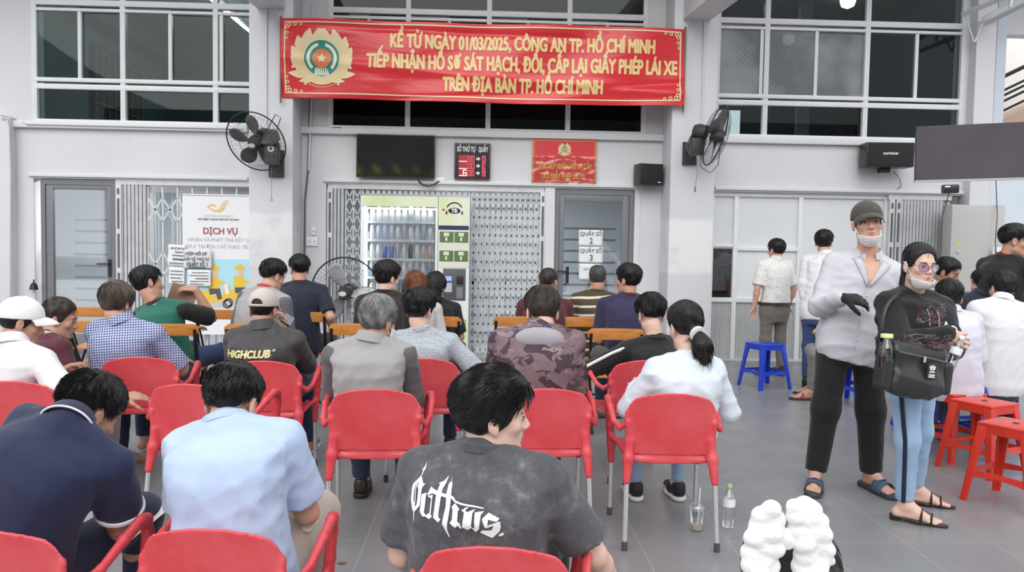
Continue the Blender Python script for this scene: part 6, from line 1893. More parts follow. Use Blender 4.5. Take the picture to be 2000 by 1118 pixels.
    def collar(s, m, kind='crew', name='collar', m2=None, h=0.034):
        k = s.size; na = nrm(nrm(s.hl((0, -0.022, -0.062))-s.N)+s.axis*0.8); c = s.N+na*0.026; g0 = 0.003
        if kind == 'crew':
            s.ring(name, s.N+na*0.034, nrm(na+s.axis*0.5), 0.063*k, 0.007, m, seg=0.024, ry=0.066*k, fdir=s.f)
        else:
            # folded shirt collar: a standing band with the fall turned over it
            O = V3(s.org); x = nrm(s.r-na*(s.r @ na)); y = np.cross(na, x); n = 40; mb = MB(); v = []
            prof = [(0.060, -0.016), (0.060, h), (0.064, h+0.004), (0.070, h-0.004), (0.080, -0.014), (0.076, -0.018), (0.067, h-0.010), (0.066, -0.016)]
            for i in range(n+1):
                an = R(90+22)+R(316)*i/n
                fr = max(0, math.sin(an))
                for (r, z) in prof:
                    r += g0; v.append(c-O+x*math.cos(an)*r*k+y*math.sin(an)*(r*k+0.012*fr)+na*(z*(1-0.25*fr)-0.018*fr)*k)
            q = len(prof); f = []
            for i in range(n):
                for j in range(q): f.append((i*q+j, i*q+(j+1) % q, (i+1)*q+(j+1) % q, (i+1)*q+j))
            f += [tuple(range(q)), tuple(n*q+j for j in range(q))[::-1]]
            mb.add(v, f, True); mb.build(name, m, s.root)
            if m2 is not None:
                pts = []
                for i in range(n+1):
                    an = R(90+22)+R(316)*i/n; fr = max(0, math.sin(an)); pts.append(c-O+x*math.cos(an)*(0.0800+g0)*k+y*math.sin(an)*((0.0800+g0)*k+0.012*fr)+na*(-0.013*(1-0.25*fr)-0.018*fr)*k)
                MB().tube(pts, 0.0032, 6).build('collar_trim', m2, s.root)
        return s
    def pants(s, m, length=0.97, name='trousers', off=0.012, top=0.10, seed=5, loose=1.0, belt=None, short=False):
        k = s.size; S_ = SDF()
        lo, hi = s.tbounds(off); S_.add(s.torso_fn(off-0.003, -0.30, top), lo, hi, 0.0)
        S_.ell(s.H-V3(0, 0, 0.03)+s.hf*0.01, V3(.155*s.fat, .105*s.fat, .09)*k, np.array([s.hr, s.hf, V3(0, 0, 1)]), 0.04)
        for g in (-1, 1):
            if g not in s.leg: continue
            hj, K, An, toe = s.leg[g]
            S_.cone(hj, K, 0.096*k*s.fat, 0.068*k*loose, 0.035)
            if not short:
                e = K+(An-K)*length; d = nrm(An-K)
                def fn(X, Y, Z, K=K, An=An, e=e, d=d):
                    ba = An-K; l2 = ba @ ba; px, py, pz = X-K[0], Y-K[1], Z-K[2]
                    t = np.clip((px*ba[0]+py*ba[1]+pz*ba[2])/l2, 0, 1.2)
                    dd = np.sqrt((px-t*ba[0])**2+(py-t*ba[1])**2+(pz-t*ba[2])**2)-(0.069*loose+(0.054*loose-0.069*loose)*np.clip(t, 0, 1))*k
                    return np.maximum(dd, (X-e[0])*d[0]+(Y-e[1])*d[1]+(Z-e[2])*d[2])
                S_.add(fn, np.minimum(K, An)-0.1, np.maximum(K, An)+0.1, 0.045)
        v, f = S_.mesh(0.012, disp=s.folds(seed, 0.004))
        mesh_np(name, v, f, m, s.root, s.org)
        if belt is not None: s.ring('belt', s.H+s.axis*s.L*0.10, s.axis, (0.176*s.fat)*k+0.026, 0.006, belt, seg=0.035, ry=(0.128*s.fat)*k+0.026, fdir=s.f)
        return s
    def shoes(s, m, sole=None, sock=None):
        k = s.size
        for g in (-1, 1):
            if g not in s.leg: continue
            hj, K, An, toe = s.leg[g]; up = V3(0, 0, 1); t2 = nrm(toe-up*(toe @ up)); lt = np.cross(t2, up); Fm = np.array([lt, t2, up]); b = V3(An[0], An[1], An[2]-0.095)
            S_ = SDF()
            S_.cone(b+t2*-0.03+up*0.055, b+t2*0.05+up*0.06, 0.042*k, 0.045*k, 0.02); S_.cone(b+t2*0.05+up*0.055, b+t2*0.175*k+up*0.040, 0.043*k, 0.033*k, 0.03); S_.cone(b-t2*0.03+up*0.09, b+t2*0.01+up*0.095, 0.040*k, 0.040*k, 0.02)
            v, f = S_.mesh(0.008, clip=lambda X, Y, Z: np.maximum((b[2]+0.016)-Z, Z-(b[2]+0.112))); so = mesh_np('shoe', v, f, m, s.root, s.org)
            S_ = SDF()
            S_.cone(b-t2*0.03+up*0.02, b+t2*0.08+up*0.02, 0.046*k, 0.047*k, 0.02); S_.cone(b+t2*0.08+up*0.02, b+t2*0.18*k+up*0.02, 0.047*k, 0.036*k, 0.02)
            v, f = S_.mesh(0.008, clip=lambda X, Y, Z: np.abs(Z-(b[2]+0.0155))-0.0145); mesh_np('sole', v, f, sole or M_SHOE_BK, so, s.org if False else None if False else s.org)
            if sock is not None:
                S_ = SDF(); S_.cone(An-up*0.01, An+nrm(K-An)*0.10, 0.043*k, 0.045*k, 0.0); v, f = S_.mesh(0.009); mesh_np('sock', v, f, sock, s.root, s.org)
        return s
    def on_back(s, mb2, t, lat, m, name='print', rot=0.0, off=0.0035, sv=None, sf=None, dirn=None, maxe=0.012):
        """lay flat lettering (x right, z up, metres) on the back of the shirt"""
        tb = tess(mb2, maxe)
        tree = BVHTree.FromPolygons([tuple(p) for p in (s.sv if sv is None else sv)], [tuple(q) for q in (s.sf if sf is None else sf)])
        d = s.f if dirn is None else V3(dirn); r = nrm(s.r-d*(s.r @ d)); a = np.cross(r, d)
        c0 = s.H+s.axis*s.L*t+s.r*lat; cr, sr = math.cos(R(rot)), math.sin(R(rot)); O = V3(s.org); last = None
        nv = []
        for q in tb.v:
            x, z = q[0]*cr-q[2]*sr, q[0]*sr+q[2]*cr
            o = c0+r*x+a*z-d*0.6
            hit = tree.ray_cast(Vector(o), Vector(d))
            p = V3(hit[0])-d*(off-q[1]) if hit[0] is not None else (c0+r*x+a*z-d*0.15)
            nv.append(tuple(p-O))
        return MB().add(nv, tb.f, True).build(name, m, s.root)
    # ---- caps
    def cap(s, m, back_gap=True, brim_m=None, th=0.014, front_z=0.045, brim_len=0.078, brim_drop=0.020):
        h = s.hs; F = s.Fh; C = s.C; ra = V3(.0745, .094, .086)*h+th*h; cc = V3(0, -.012, .036)*h
        def fn(X, Y, Z):
            dx, dy, dz = X-C[0], Y-C[1], Z-C[2]
            x, y, z = [dx*F[i][0]+dy*F[i][1]+dz*F[i][2] for i in range(3)]
            q = [(x-cc[0])/ra[0], (y-cc[1])/ra[1], (z-cc[2])/ra[2]]
            k0 = np.sqrt(q[0]**2+q[1]**2+q[2]**2); k1 = np.sqrt((q[0]/ra[0])**2+(q[1]/ra[1])**2+(q[2]/ra[2])**2)+1e-9
            d = k0*(k0-1)/k1-0.006*h*np.clip(z/(0.1*h), 0, 1)
            seam = np.abs(np.sin(np.arctan2(x, y+0.012*h)*3)); d = d+0.0014*h*np.exp(-(seam/0.06)**2)
            low = (0.030+0.25*y*0.25)*h*1.0
            d = np.maximum(d, (front_z*h*0.62+y*0.16)-z)
            if back_gap:
                g = np.sqrt(x*x+((z-0.028*h)*1.15)**2)-0.036*h
                g = np.maximum(g, y+0.02*h); g = np.maximum(g, (0.026*h-0.0)-z)
                d = np.maximum(d, -g)
            return d
        S_ = SDF(); S_.add(fn, C-0.17*h, C+0.17*h, 0)
        v, f = S_.mesh(0.0045); mesh_np('cap', v, f, m, s.root, s.org)
        # brim: a curved plate
        mb = MB(); n, q = 24, 8; O = V3(s.org); v = []
        for i in range(n+1):
            a = R(-68+136*i/n)
            for j in range(q+1):
                t = j/q; xb, yb = 0.083*math.sin(a), -0.012+0.108*math.cos(a)
                ln = brim_len*(math.cos(a*1.15)**0.55 if abs(a*1.15) < math.pi/2 else 0)
                x = xb*(1+0.05*t); y = yb+ln*t; z = front_z*0.9+0.012*math.cos(a)-0.004-brim_drop*t*t-3.2*x*x*(0.6+0.4*t)
                v.append(s.hl((x, y, z+0.004))-O)
        mb.add(v, [(i*(q+1)+j, i*(q+1)+j+1, (i+1)*(q+1)+j+1, (i+1)*(q+1)+j) for i in range(n) for j in range(q)], True)
        o = mb.build('cap_brim', brim_m or m, s.root); md = o.modifiers.new('t', 'SOLIDIFY'); md.thickness = 0.004
        S_ = SDF(); S_.ell(s.hl((0, -0.012, 0.036+0.086+th+0.006)), V3(.008, .008, .005)*h, F, 0); v, f = S_.mesh(0.002); mesh_np('cap_button', v, f, m, s.root, s.org)
        return s
    def sit(s, **kw):
        for g in (-1, 1): s.set_leg(g, **kw)
        return s
# ------------------------------------------------------------------ the people: nearest row
UP = V3(0, 0, 1)
# man in the washed grey shirt, looking right
p = Person('man in a washed grey shirt with white blackletter on the back, looking right', (938, 893, 2.27), (962, 812, 2.29), hip=(0.00, 2.30, 0.47), yaw=-14, hyaw=-80, hpitch=2, hroll=4, size=1.0, fat=1.12, sh=0.190, sk=SK_FAIR, hs=0.98, bulge=0.02)
p.set_arm(-1, p.S[-1]+V3(0.0, 0.26, -0.40), hint=V3(-0.4, -0.5, -0.6)); p.set_arm(1, p.S[1]+V3(0.24, 0.22, -0.40), hint=V3(0.45, -0.4, -0.6))
p.sit(); p.build_body(); p.face_details()
p.shirt(C_ACID, 0.80, off=0.022, loose=0.030, seed=8, amp=0.007, hem=-0.22, wid=1.06); p.collar(C_ACID, 'crew'); p.pants(T_BLACK)
p.hair(H_BLACK, 'full', th=0.020, top=0.012, strands=2600, slen=0.050, lift=0.5, seed=3, rs=0.0016, vox=0.004, front=0.012, whorl=(0.02, 0.10))
OUT = [[(240,460),(345,345),(430,395),(470,390),(432,440),(420,680),(325,800),(285,770),(245,640)],  # O body; counter cut below
 [(335,285),(362,240),(372,205),(380,240),(382,270),(368,300),(358,345),(345,345),(350,305)], [(312,790),(338,790),(336,900),(330,945),(322,900)],
 [(433,560),(440,520),(520,480),(516,530),(512,740),(545,770),(600,730),(606,540),(540,520),(630,485),(622,560),(622,740),(650,770),(600,810),(540,790),(490,800),(436,740)],
 [(530,510),(580,400),(690,430),(710,350),(680,350),(765,310),(815,255),(800,330),(765,400),(764,440),(840,445),(845,330),(880,300),(855,265),(868,275),(900,330),(915,455),(960,470),(990,510),(1140,535),(1410,575),(1400,590),(1130,560),(985,540),(915,490),(912,600),(890,880),(900,930),(935,1015),(920,1020),(810,840),(845,600),(842,490),(764,480),(745,700),(750,760),(785,780),(755,830),(670,775),(680,480),(620,470),(545,510)],
 [(935,600),(985,545),(1060,610),(1040,640),(1040,770),(1085,800),(1108,870),(1085,868),(1050,830),(1015,865),(930,805),(960,760),(955,640)],
 [(1085,620),(1130,600),(1170,640),(1290,595),(1250,650),(1245,830),(1290,860),(1280,640),(1415,615),(1370,665),(1355,860),(1310,915),(1275,880),(1250,850),(1195,888),(1115,850),(1130,650)],
 [(1120,600),(1145,580),(1195,575),(1150,612)],
 [(1390,720),(1480,628),(1635,705),(1600,750),(1480,720),(1475,800),(1560,770),(1640,745),(1655,820),(1640,890),(1545,985),(1365,915),(1400,880),(1530,870),(1560,800),(1440,845)],
 [(1620,950),(1660,915),(1700,920),(1690,950),(1640,970)]]
mb = MB()
ks = 260/1938*2.22/FPX
for pl in OUT[1:]: shape(mb, [((x-960)*ks, (610-y)*ks) for x, y in pl])
# the O is a ring with a thin inner stem
for pl in ([(240,460),(345,345),(350,400),(302,445),(298,640),(335,720),(330,805),(285,770),(245,640)], [(345,345),(430,395),(470,390),(432,440),(420,680),(325,800),(320,735),(362,680),(372,470),(345,440)], [(318,430),(334,430),(330,700),(316,700)]):
    shape(mb, [((x-960)*ks, (610-y)*ks) for x, y in pl])
M_PRINT = mat('white_shirt_print', (0.82, 0.82, 0.83), 0.7)
p.on_back(mb, 0.77, -0.035, M_PRINT, 'shirt_print', rot=0, dirn=p.f, maxe=0.012)
P3 = p
# man in light blue
p = Person('man in a light blue shirt bowing his head, seen from behind', (444, 838, 2.46), (454, 790, 2.54), hip=(-0.75, 2.44, 0.46), yaw=-3, hyaw=-12, hpitch=26, size=0.97, fat=0.98, sh=0.168, hunch=0.05, sk=SK_MID, hs=0.96)
p.set_arm(-1, p.H+V3(-0.08, 0.36, 0.16), hint=V3(-0.45, -0.3, -0.8)); p.set_arm(1, p.H+V3(0.06, 0.36, 0.17), hint=V3(0.42, -0.25, -0.8))
p.sit(); p.build_body(); p.shirt(C_LBLUE, 0.78, off=0.018, loose=0.026, seed=21, amp=0.006, hem=-0.2, wid=1.03); p.collar(C_LBLUE, 'crew'); p.pants(T_BEIGE)
p.hair(H_BLACK, 'fade', th=0.016, top=0.008, strands=2200, slen=0.032, lift=0.5, seed=5)
# man in the navy polo
p = Person('man in a navy polo with white collar piping reading papers on his lap', (126, 838, 2.46), (172, 808, 2.60), hip=(-1.44, 2.43, 0.46), yaw=-14, hyaw=-34, hpitch=30, hroll=4, size=0.97, fat=1.05, sh=0.178, hunch=0.05, sk=SK_TAN, hs=0.96)
p.set_arm(-1, p.H+V3(0.02, 0.36, 0.15), hint=V3(-1, 0, -0.3)); p.set_arm(1, (205, 985, 2.78), hint=V3(0.45, -0.3, -0.8), curl=0.7)
p.sit(); p.build_body(); p.face_details(); p.shirt(C_NAVY, 0.66, off=0.017, loose=0.024, seed=31, amp=0.006, hem=-0.2, cuff=M_PRINT, wid=1.04); p.collar(C_NAVY, 'fold', m2=M_PRINT); p.pants(D_NAVY)
p.hair(H_BLACK, 'fade', th=0.018, top=0.010, strands=2600, slen=0.036, lift=0.8, seed=6)
# woman with the white bow, low in front
p = Person('dark-haired woman low in front wearing a big white plush hair bow', (1540, 1262, 1.44), (1540, 1150, 1.48), hip=(0.56, 1.40, 0.26), yaw=0, hyaw=0, hpitch=6, size=0.80, sk=SK_FAIR, hs=0.90, sh=0.155)
p.set_arm(-1, 'lap'); p.set_arm(1, 'lap'); p.sit(ankle=None); p.build_body(); p.shirt(C_WHITE, 0.6)
p.hair(H_BLACK, 'woman', th=0.020, top=0.012, strands=700, slen=0.05, lift=0.06, seed=9, extra=lambda S_: S_.cone(p.hl((0, -0.09, -0.02)), p.hl((0, -0.10, -0.16)), 0.075, 0.06, 0.05))
PB = p
M_PLUSH = NB('white_plush', 0.95, sheen=0.4); M_PLUSH.color(M_PLUSH.mix(M_PLUSH.noise(9), (0.80, 0.80, 0.80), (0.85, 0.85, 0.86))); M_PLUSH.bump(M_PLUSH.noise(60, detail=5), 0.5, 0.01)
bw_ = thing('hair_bow', 'big white plush bow clip on the dark hair at the bottom of the view', 'hair clip', tuple(AT(1540, 1060, 1.36)))
O = V3(bw_.location)
for nm, lobes in (('bow_loop', [(1507, 994, .018), (1488, 1008, .020), (1512, 1015, .022), (1484, 1028, .021), (1506, 1040, .024), (1473, 1052, .020), (1494, 1065, .026), (1468, 1080, .021), (1513, 1072, .020), (1488, 1095, .025), (1466, 1105, .019), (1503, 1105, .020), (1482, 1122, .022), (1500, 1130, .02)]),
                  ('bow_loop', [(1552, 990, .016), (1572, 986, .018), (1588, 995, .017), (1556, 1010, .020), (1580, 1012, .023), (1600, 1018, .018), (1560, 1035, .022), (1590, 1038, .024), (1608, 1045, .018), (1570, 1060, .024), (1600, 1066, .022), (1617, 1075, .015), (1575, 1085, .024), (1604, 1090, .020), (1622, 1096, .010), (1568, 1108, .022), (1595, 1112, .022), (1580, 1128, .022)])):
    S_ = SDF()
    rn = random.Random(len(lobes))
    for (x, y, r) in lobes:
        c = AT(x, y, 1.335+rn.random()*0.016); S_.ell(c, (r*0.95, r*0.95, r*0.85), None, 0.006)
    v, f = S_.mesh(0.0042); mesh_np(nm, v, f, M_PLUSH.m, bw_, O)
S_ = SDF(); a = AT(1520, 1050, 1.34); b = AT(1550, 1055, 1.34); S_.cone(a, b, 0.012, 0.012, 0.01); S_.cone(AT(1535, 1040, 1.34), AT(1537, 1066, 1.34), 0.008, 0.008, 0.01)
v, f = S_.mesh(0.003); mesh_np('bow_knot', v, f, M_PLUSH.m, bw_, O)
# ------------------------------------------------------------------ second row, on the red chairs
p = Person('man in a grey and maroon camouflage hoodie with a grey hood lining, head bowed', (1051, 650, 4.18), (1059, 612, 4.27), hipY=4.23, yaw=2, hyaw=2, hpitch=24, size=1.02, fat=1.12, sh=0.19, hunch=0.05, sk=SK_FAIR)
p.set_arm(-1, 'lap', hint=V3(-0.45, -0.35, -0.75)); p.set_arm(1, 'lap', hint=V3(0.5, -0.3, -0.75))
p.sit(); p.build_body()
def hood_arc(S_, p, wide, drop, r, back=0.085, fill=True, skew=0.0):
    pts = [(0.85, 0.02, 0.0), (1.0, -0.25, 0.6), (0.82, -0.62, 0.95), (0.40, -0.92, 1.05), (0.0, -1.0, 1.08), (-0.40, -0.92, 1.05), (-0.82, -0.62, 0.95), (-1.0, -0.25, 0.6), (-0.85, 0.02, 0.0)]
    q = [p.N+p.r*(a*wide+skew*-b)+p.axis*(b*drop)-p.f*(back*c+0.01) for a, b, c in pts]
    for a, b in zip(q, q[1:]): S_.cone(a, b, r, r, 0.03)
    if fill: S_.ell(p.N-p.f*back*0.9-p.axis*drop*0.5+p.r*skew*0.5, (wide*0.9, 0.035, drop*0.62), np.array([p.r, p.f, p.axis]), 0.03)
def _hood(S_, p=p): hood_arc(S_, p, 0.118, 0.165, 0.030, 0.095)
p.shirt(C_CAMO, fore=0.95, off=0.026, loose=0.024, seed=41, amp=0.008, extra=_hood, wid=1.04)
_ax = nrm(p.axis*0.9-p.f*0.35); S_ = SDF(); S_.ell(p.N-p.f*0.066-p.axis*0.020, V3(0.132, 0.062, 0.064), np.array([p.r, np.cross(_ax, p.r), _ax]), 0.01)
v, f = S_.mesh(0.008); mesh_np('hood_lining', v, f, C_INNER, p.root, p.org); p.collar(D_MID, 'crew')
p.pants(D_NAVY); p.shoes(M_SHOE_BK); p.hair(H_BROWNBLK, 'short', th=0.018, top=0.014, strands=1300, slen=0.032, lift=0.5, seed=11)
# grey-haired man
p = Person('grey-haired man in a two-tone grey top with a face mask strap over his ear', (722, 672, 4.13), (739, 628, 4.18), hipY=4.18, yaw=0, hyaw=-34, hpitch=10, size=1.0, fat=1.06, sh=0.182, sk=SK_TAN)
p.set_arm(-1, 'lap', hint=V3(-0.45, -0.35, -0.75)); p.set_arm(1, 'lap', hint=V3(0.45, -0.35, -0.75))
p.sit(ankle=None); p.set_leg(-1, ankle=V3(p.H[0]-0.11, 4.62, 0.095)); p.build_body()
p.shirt(C_GREY, fore=0.95, off=0.018, loose=0.018, seed=44, amp=0.006, sleeve_m=C_DGREY); p.collar(C_GREY, 'fold')
p.pants(D_NAVY); p.shoes(M_SHOE_BR, sock=C_WHITE); p.hair(H_GREY, 'full', th=0.018, top=0.010, strands=1800, slen=0.045, lift=0.35, seed=12)
O = V3(p.org)
MB().tube([p.hl(q)-O for q in ((.080, -.028, .012), (.084, -.02, .026), (.080, .0, .022), (.072, .035, -.02), (.058, .066, -.045))], 0.0022, 5).build('mask_strap', M_MASK, p.root)
MB().tube([p.hl(q)-O for q in ((.080, -.022, -.03), (.076, .01, -.06), (.06, .05, -.085))], 0.0022, 5).build('mask_strap', M_MASK, p.root)
def chin_mask(p, z0=-0.055, z1=-0.135, sag=0.012):
    h = p.hs
    def fn(X, Y, Z):
        dx, dy, dz = X-p.C[0], Y-p.C[1], Z-p.C[2]; F = p.Fh
        x, y, z = [(dx*F[i][0]+dy*F[i][1]+dz*F[i][2])/h for i in range(3)]
        q = np.sqrt((x/.069)**2+((y-.024)/.091)**2+((z+.046)/.092)**2)
        d = np.abs((q-1)*.066+0.0005*np.sin(z*420))-.0032
        top = z0+0.95*np.abs(x)**1.0*0.42-0.018
        return np.maximum(np.maximum(d, z-top), np.maximum(0.030-y, z1-z))*h
    S_ = SDF(); S_.add(fn, p.C-0.16, p.C+0.16, 0); v, f = S_.mesh(0.0028); mesh_np('face_mask', v, f, M_MASK, p.root, p.org)
    O = V3(p.org)
    for g in (-1, 1):
        MB().tube([p.hl(q)-O for q in ((g*.060, .042, z0+0.004), (g*.071, .020, -.034), (g*.086, -.002, .014), (g*.088, -.022, .020))], 0.0018, 5).build('mask_strap', M_MASK, p.root)
chin_mask(p, -0.040, -0.120)
# man in patterned blue-grey
p = Person('black-haired man in a blue-grey shirt patterned with small rings', (826, 652, 5.18), (819, 608, 5.22), hipY=5.22, yaw=-4, hyaw=-22, hpitch=8, size=1.0, fat=1.03, sh=0.18, sk=SK_FAIR)
p.set_arm(-1, 'lap', hint=V3(-0.45, -0.35, -0.75)); p.set_arm(1, p.H+V3(0.34, 0.20, 0.12), hint=V3(0.5, -0.6, -0.5))
p.sit(); p.build_body(); p.shirt(C_RINGS, 0.85, off=0.018, loose=0.022, seed=46, amp=0.006); p.collar(C_RINGS, 'crew'); p.pants(D_NAVY); p.shoes(M_SHOE_BK)
p.hair(H_BLACK, 'short', th=0.022, top=0.018, strands=1200, slen=0.04, lift=0.4, seed=13)
# man in black jacket with white stripe
p = Person('young man in a black jacket with a white sleeve stripe and one knee raised', (1281, 668, 5.2), (1271, 617, 5.26), hipY=5.25, yaw=16, hyaw=6, hpitch=18, size=1.0, sh=0.18, hunch=0.05, sk=SK_FAIR)
p.set_arm(-1, p.H+V3(-0.30, 0.22, 0.10), hint=V3(-0.8, -0.2, -0.3)); p.set_arm(1, 'lap', hint=V3(0.45, -0.35, -0.75))
p.sit(); p.set_leg(-1, ankle=V3(p.H[0]+0.02, p.H[1]+0.55, 0.50), knee=V3(*AT(1172, 694, 5.35))); p.build_body()
p.shirt(C_BLACK, fore=0.9, off=0.020, loose=0.022, seed=48, amp=0.006); p.collar(C_BLACK, 'crew'); p.pants(T_DGREY, short=True)
E1 = p.arm[-1][0]; A1 = p.S[-1]; O = V3(p.org); q = nrm(V3(-0.6, -0.9, 0.5)); rr_ = 0.072
MB().tube([A1-A1*0+q*rr_+p.r*0.02-O, A1+(E1-A1)*0.3+q*rr_-O, A1+(E1-A1)*0.7+q*0.068-O, E1+q*0.064-O, E1+(p.arm[-1][1]-E1)*0.5+q*0.055-O], 0.011, 6).build('sleeve_stripe', M_PRINT, p.root)
p.shoes(mat('red_trainer', (0.4, 0.03, 0.03), 0.6)); p.hair(H_BLACK, 'fade', th=0.020, top=0.020, strands=1200, slen=0.05, lift=0.6, seed=14)
# woman in white hooded jacket
p = Person('woman with a low ponytail in a white hooded jacket, seen from behind', (1341, 705, 4.06), (1338, 640, 4.12), hipY=4.12, yaw=6, hyaw=14, hpitch=12, size=0.92, sh=0.172, hroll=-4, sk=SK_FAIR)
p.set_arm(-1, p.H+V3(-0.20, 0.24, 0.17), hint=V3(-0.55, -0.4, -0.8)); p.set_arm(1, p.H+V3(0.18, 0.24, 0.15), hint=V3(0.5, -0.4, -0.8))
p.sit(); p.set_leg(-1, ankle=V3(*FL(1240, 975))+UP*0.095); p.set_leg(1, ankle=V3(*FL(1322, 975))+UP*0.095); p.build_body()
def _hood2(S_, p=p): hood_arc(S_, p, 0.105, 0.20, 0.028, 0.085, skew=0.03)
p.shirt(C_HOODW, fore=0.98, off=0.024, loose=0.024, seed=50, amp=0.008, extra=_hood2, wid=1.05); p.pants(D_LIGHT, loose=0.85); p.shoes(M_SHOE_BK, M_SOLE)
def _tail(S_, p=p):
    a = p.hl((0.0, -0.112, -0.045)); S_.cone(a, a+p.r*0.02-p.f*0.025-UP*0.05, 0.032, 0.046, 0.03); S_.cone(a+p.r*0.02-p.f*0.025-UP*0.05, a+p.r*0.035-p.f*0.02-UP*0.13, 0.046, 0.030, 0.03)
p.hair(H_BLACK, 'woman', th=0.016, top=0.008, strands=1100, slen=0.05, lift=0.03, seed=15, extra=_tail, whorl=(0, 0.13))
p.ring('scrunchie', p.hl((0.002, -0.122, -0.050)), p.Fh[1]*-1-UP*0.5, 0.034, 0.009, mat('pale_scrunchie', (0.7, 0.66, 0.66), 0.6), seg=0.024)
# white cap man
p = Person('man in a white cap and white shirt at the left edge', (24, 678, 4.22), (42, 632, 4.30), hipY=4.27, yaw=-22, hyaw=-58, hpitch=14, size=1.02, fat=1.1, sh=0.185, sk=SK_TAN)
p.set_arm(-1, 'lap'); p.set_arm(1, (236, 776, 4.22), hint=V3(0.3, -0.9, -0.6), curl=0.35, palm=V3(-0.3, 0.4, -1))
p.sit(); p.build_body(); p.face_details(); p.shirt(C_WHITE, 0.85, off=0.02, loose=0.026, seed=52, amp=0.006); p.collar(C_WHITE, 'fold'); p.pants(T_GREY)
p.hair(H_BLACK, 'short', th=0.010, top=0.0, strands=500, slen=0.02, lift=0.1, seed=16); p.cap(C_CAPW, back_gap=True, th=0.016)
mb = MB(); text_on(mb, 'CLA', 0, 0, 0.014, bold=0.06); O = V3(p.org)
vv = []
for q in mb.v: vv.append(tuple(p.hl((-0.0955+0*q[0], -0.03-q[0], 0.062+q[2]))-O))
MB().add(vv, mb.f).build('cap_lettering', M_INK, p.root)
# maroon woman
p = Person('woman in a maroon shirt looking right beside the white-capped man', (92, 664, 5.0), (116, 624, 5.06), hipY=4.95, yaw=-40, hyaw=-74, hpitch=12, size=0.95, sh=0.165, sk=SK_TAN)
p.set_arm(-1, p.H+V3(0.16, 0.40, 0.15)); p.set_arm(1, (172, 722, 5.05), hint=V3(0.3, -0.6, -0.8)); p.sit(); p.build_body(); p.face_details()
p.shirt(C_MAROON, 0.9, off=0.016, loose=0.02, seed=54); p.collar(mat('pale_trim', (0.6, 0.5, 0.5), 0.8), 'crew'); p.pants(D_NAVY)
p.hair(H_BROWNBLK, 'woman', th=0.014, top=0.006, strands=900, slen=0.05, lift=0.03, whorl=(0, 0.13), seed=17, extra=lambda S_: S_.ell(p.hl((0, -0.12, 0.01)), (0.045, 0.045, 0.04), None, 0.02))
# plaid man
p = Person('man with greying brown hair in a blue checked shirt', (240, 634, 5.1), (228, 594, 5.14), hipY=5.15, yaw=-8, hyaw=-10, hpitch=10, size=1.02, fat=1.12, sh=0.195, sk=SK_MID)
p.set_arm(-1, 'lap', hint=V3(-0.45, -0.35, -0.75)); p.set_arm(1, p.H+V3(0.24, 0.30, 0.12), hint=V3(0.55, -0.5, -0.6)); p.sit(); p.build_body()
p.shirt(C_PLAID, 0.92, off=0.02, loose=0.026, seed=56, amp=0.006); p.collar(C_PLAID, 'fold'); p.pants(D_NAVY)
p.hair(H_ASH, 'full', th=0.020, top=0.014, strands=1500, slen=0.055, lift=0.3, seed=18)
# green man with folder
p = Person('man in a green shirt with black sleeves resting a brown folder against his face', (309, 596, 6.35), (290, 556, 6.37), hip=(AT(330, 700, 6.35).x, 6.36, 0.54), yaw=-18, hyaw=-48, hpitch=-2, hroll=-18, size=1.05, fat=1.1, sh=0.195, sk=SK_TAN)
p.set_arm(-1, 'lap'); p.set_arm(1, (382, 566, 6.50), hint=V3(0.5, 0.7, -0.6), curl=0.5, palm=V3(-0.6, 0.3, -0.5), fdir=V3(-0.9, 0.1, 0.1)); p.sit(); p.build_body()
p.shirt(C_GREEN, 0.9, off=0.018, loose=0.022, seed=58, sleeve_m=C_BLACK); p.collar(C_MAROON2, 'crew'); p.ring('collar_trim', p.N-p.axis*0.004, nrm(p.C-p.N), 0.074, 0.005, M_PRINT, seg=0.012); p.pants(D_MID)
p.hair(H_BLACK, 'short', th=0.022, top=0.018, strands=1100, slen=0.045, lift=0.4, seed=19)
fo = thing('folder', 'brown card folder held up by the man in green', 'folder', AT(358, 578, 6.56), R(-12)); fo.rotation_euler = (R(-20), R(10), R(-12))
bx('cover', mat('brown_card', (0.20, 0.105, 0.06), 0.5), fo, -0.13, 0.11, 0, 0.006, -0.14, 0.09, 0.002); bx('inner_sheets', M_PAPER, fo, -0.12, 0.10, 0.006, 0.010, -0.13, 0.08)
# highclub jacket
p = Person('man in a beige cap and dark jacket lettered on the back, looking at his phone', (514, 648, 5.0), (515, 607, 5.06), hipY=5.05, yaw=-4, hyaw=-8, hpitch=12, size=1.02, fat=1.1, sh=0.190, sk=SK_TAN)
p.set_arm(-1, 'lap', hint=V3(-0.5, -0.35, -0.7)); p.set_arm(1, (556, 650, 5.28), hint=V3(0.6, -0.3, -0.7), curl=0.8, palm=V3(-0.3, 0.2, 1), fdir=V3(0, 0.3, 1)); p.sit(); p.build_body()
p.shirt(C_CHAR, fore=0.92, off=0.026, loose=0.028, seed=60, amp=0.008, wid=1.05); p.collar(C_CHAR, 'fold', h=0.045); p.pants(D_NAVY); p.set_leg(1, ankle=V3(*FL(602, 885))+UP*0.095); p.shoes(M_SHOE_GY, M_SOLE)
mb = MB(); text_on(mb, 'HIGHCLUB', 0, 0, 0.042, 0.285, 0.06, shear=0.2); text_on(mb, '®', 0.16, 0.03, 0.014, bold=0.03)
p.on_back(mb, 0.68, -0.04, mat('cream_yellow_print', (0.72, 0.66, 0.34), 0.6), 'jacket_lettering', rot=3)
p.hair(H_BLACK, 'short', th=0.008, top=0.0, strands=300, slen=0.016, lift=0.1, seed=20); p.cap(C_CAPB, True, th=0.015)
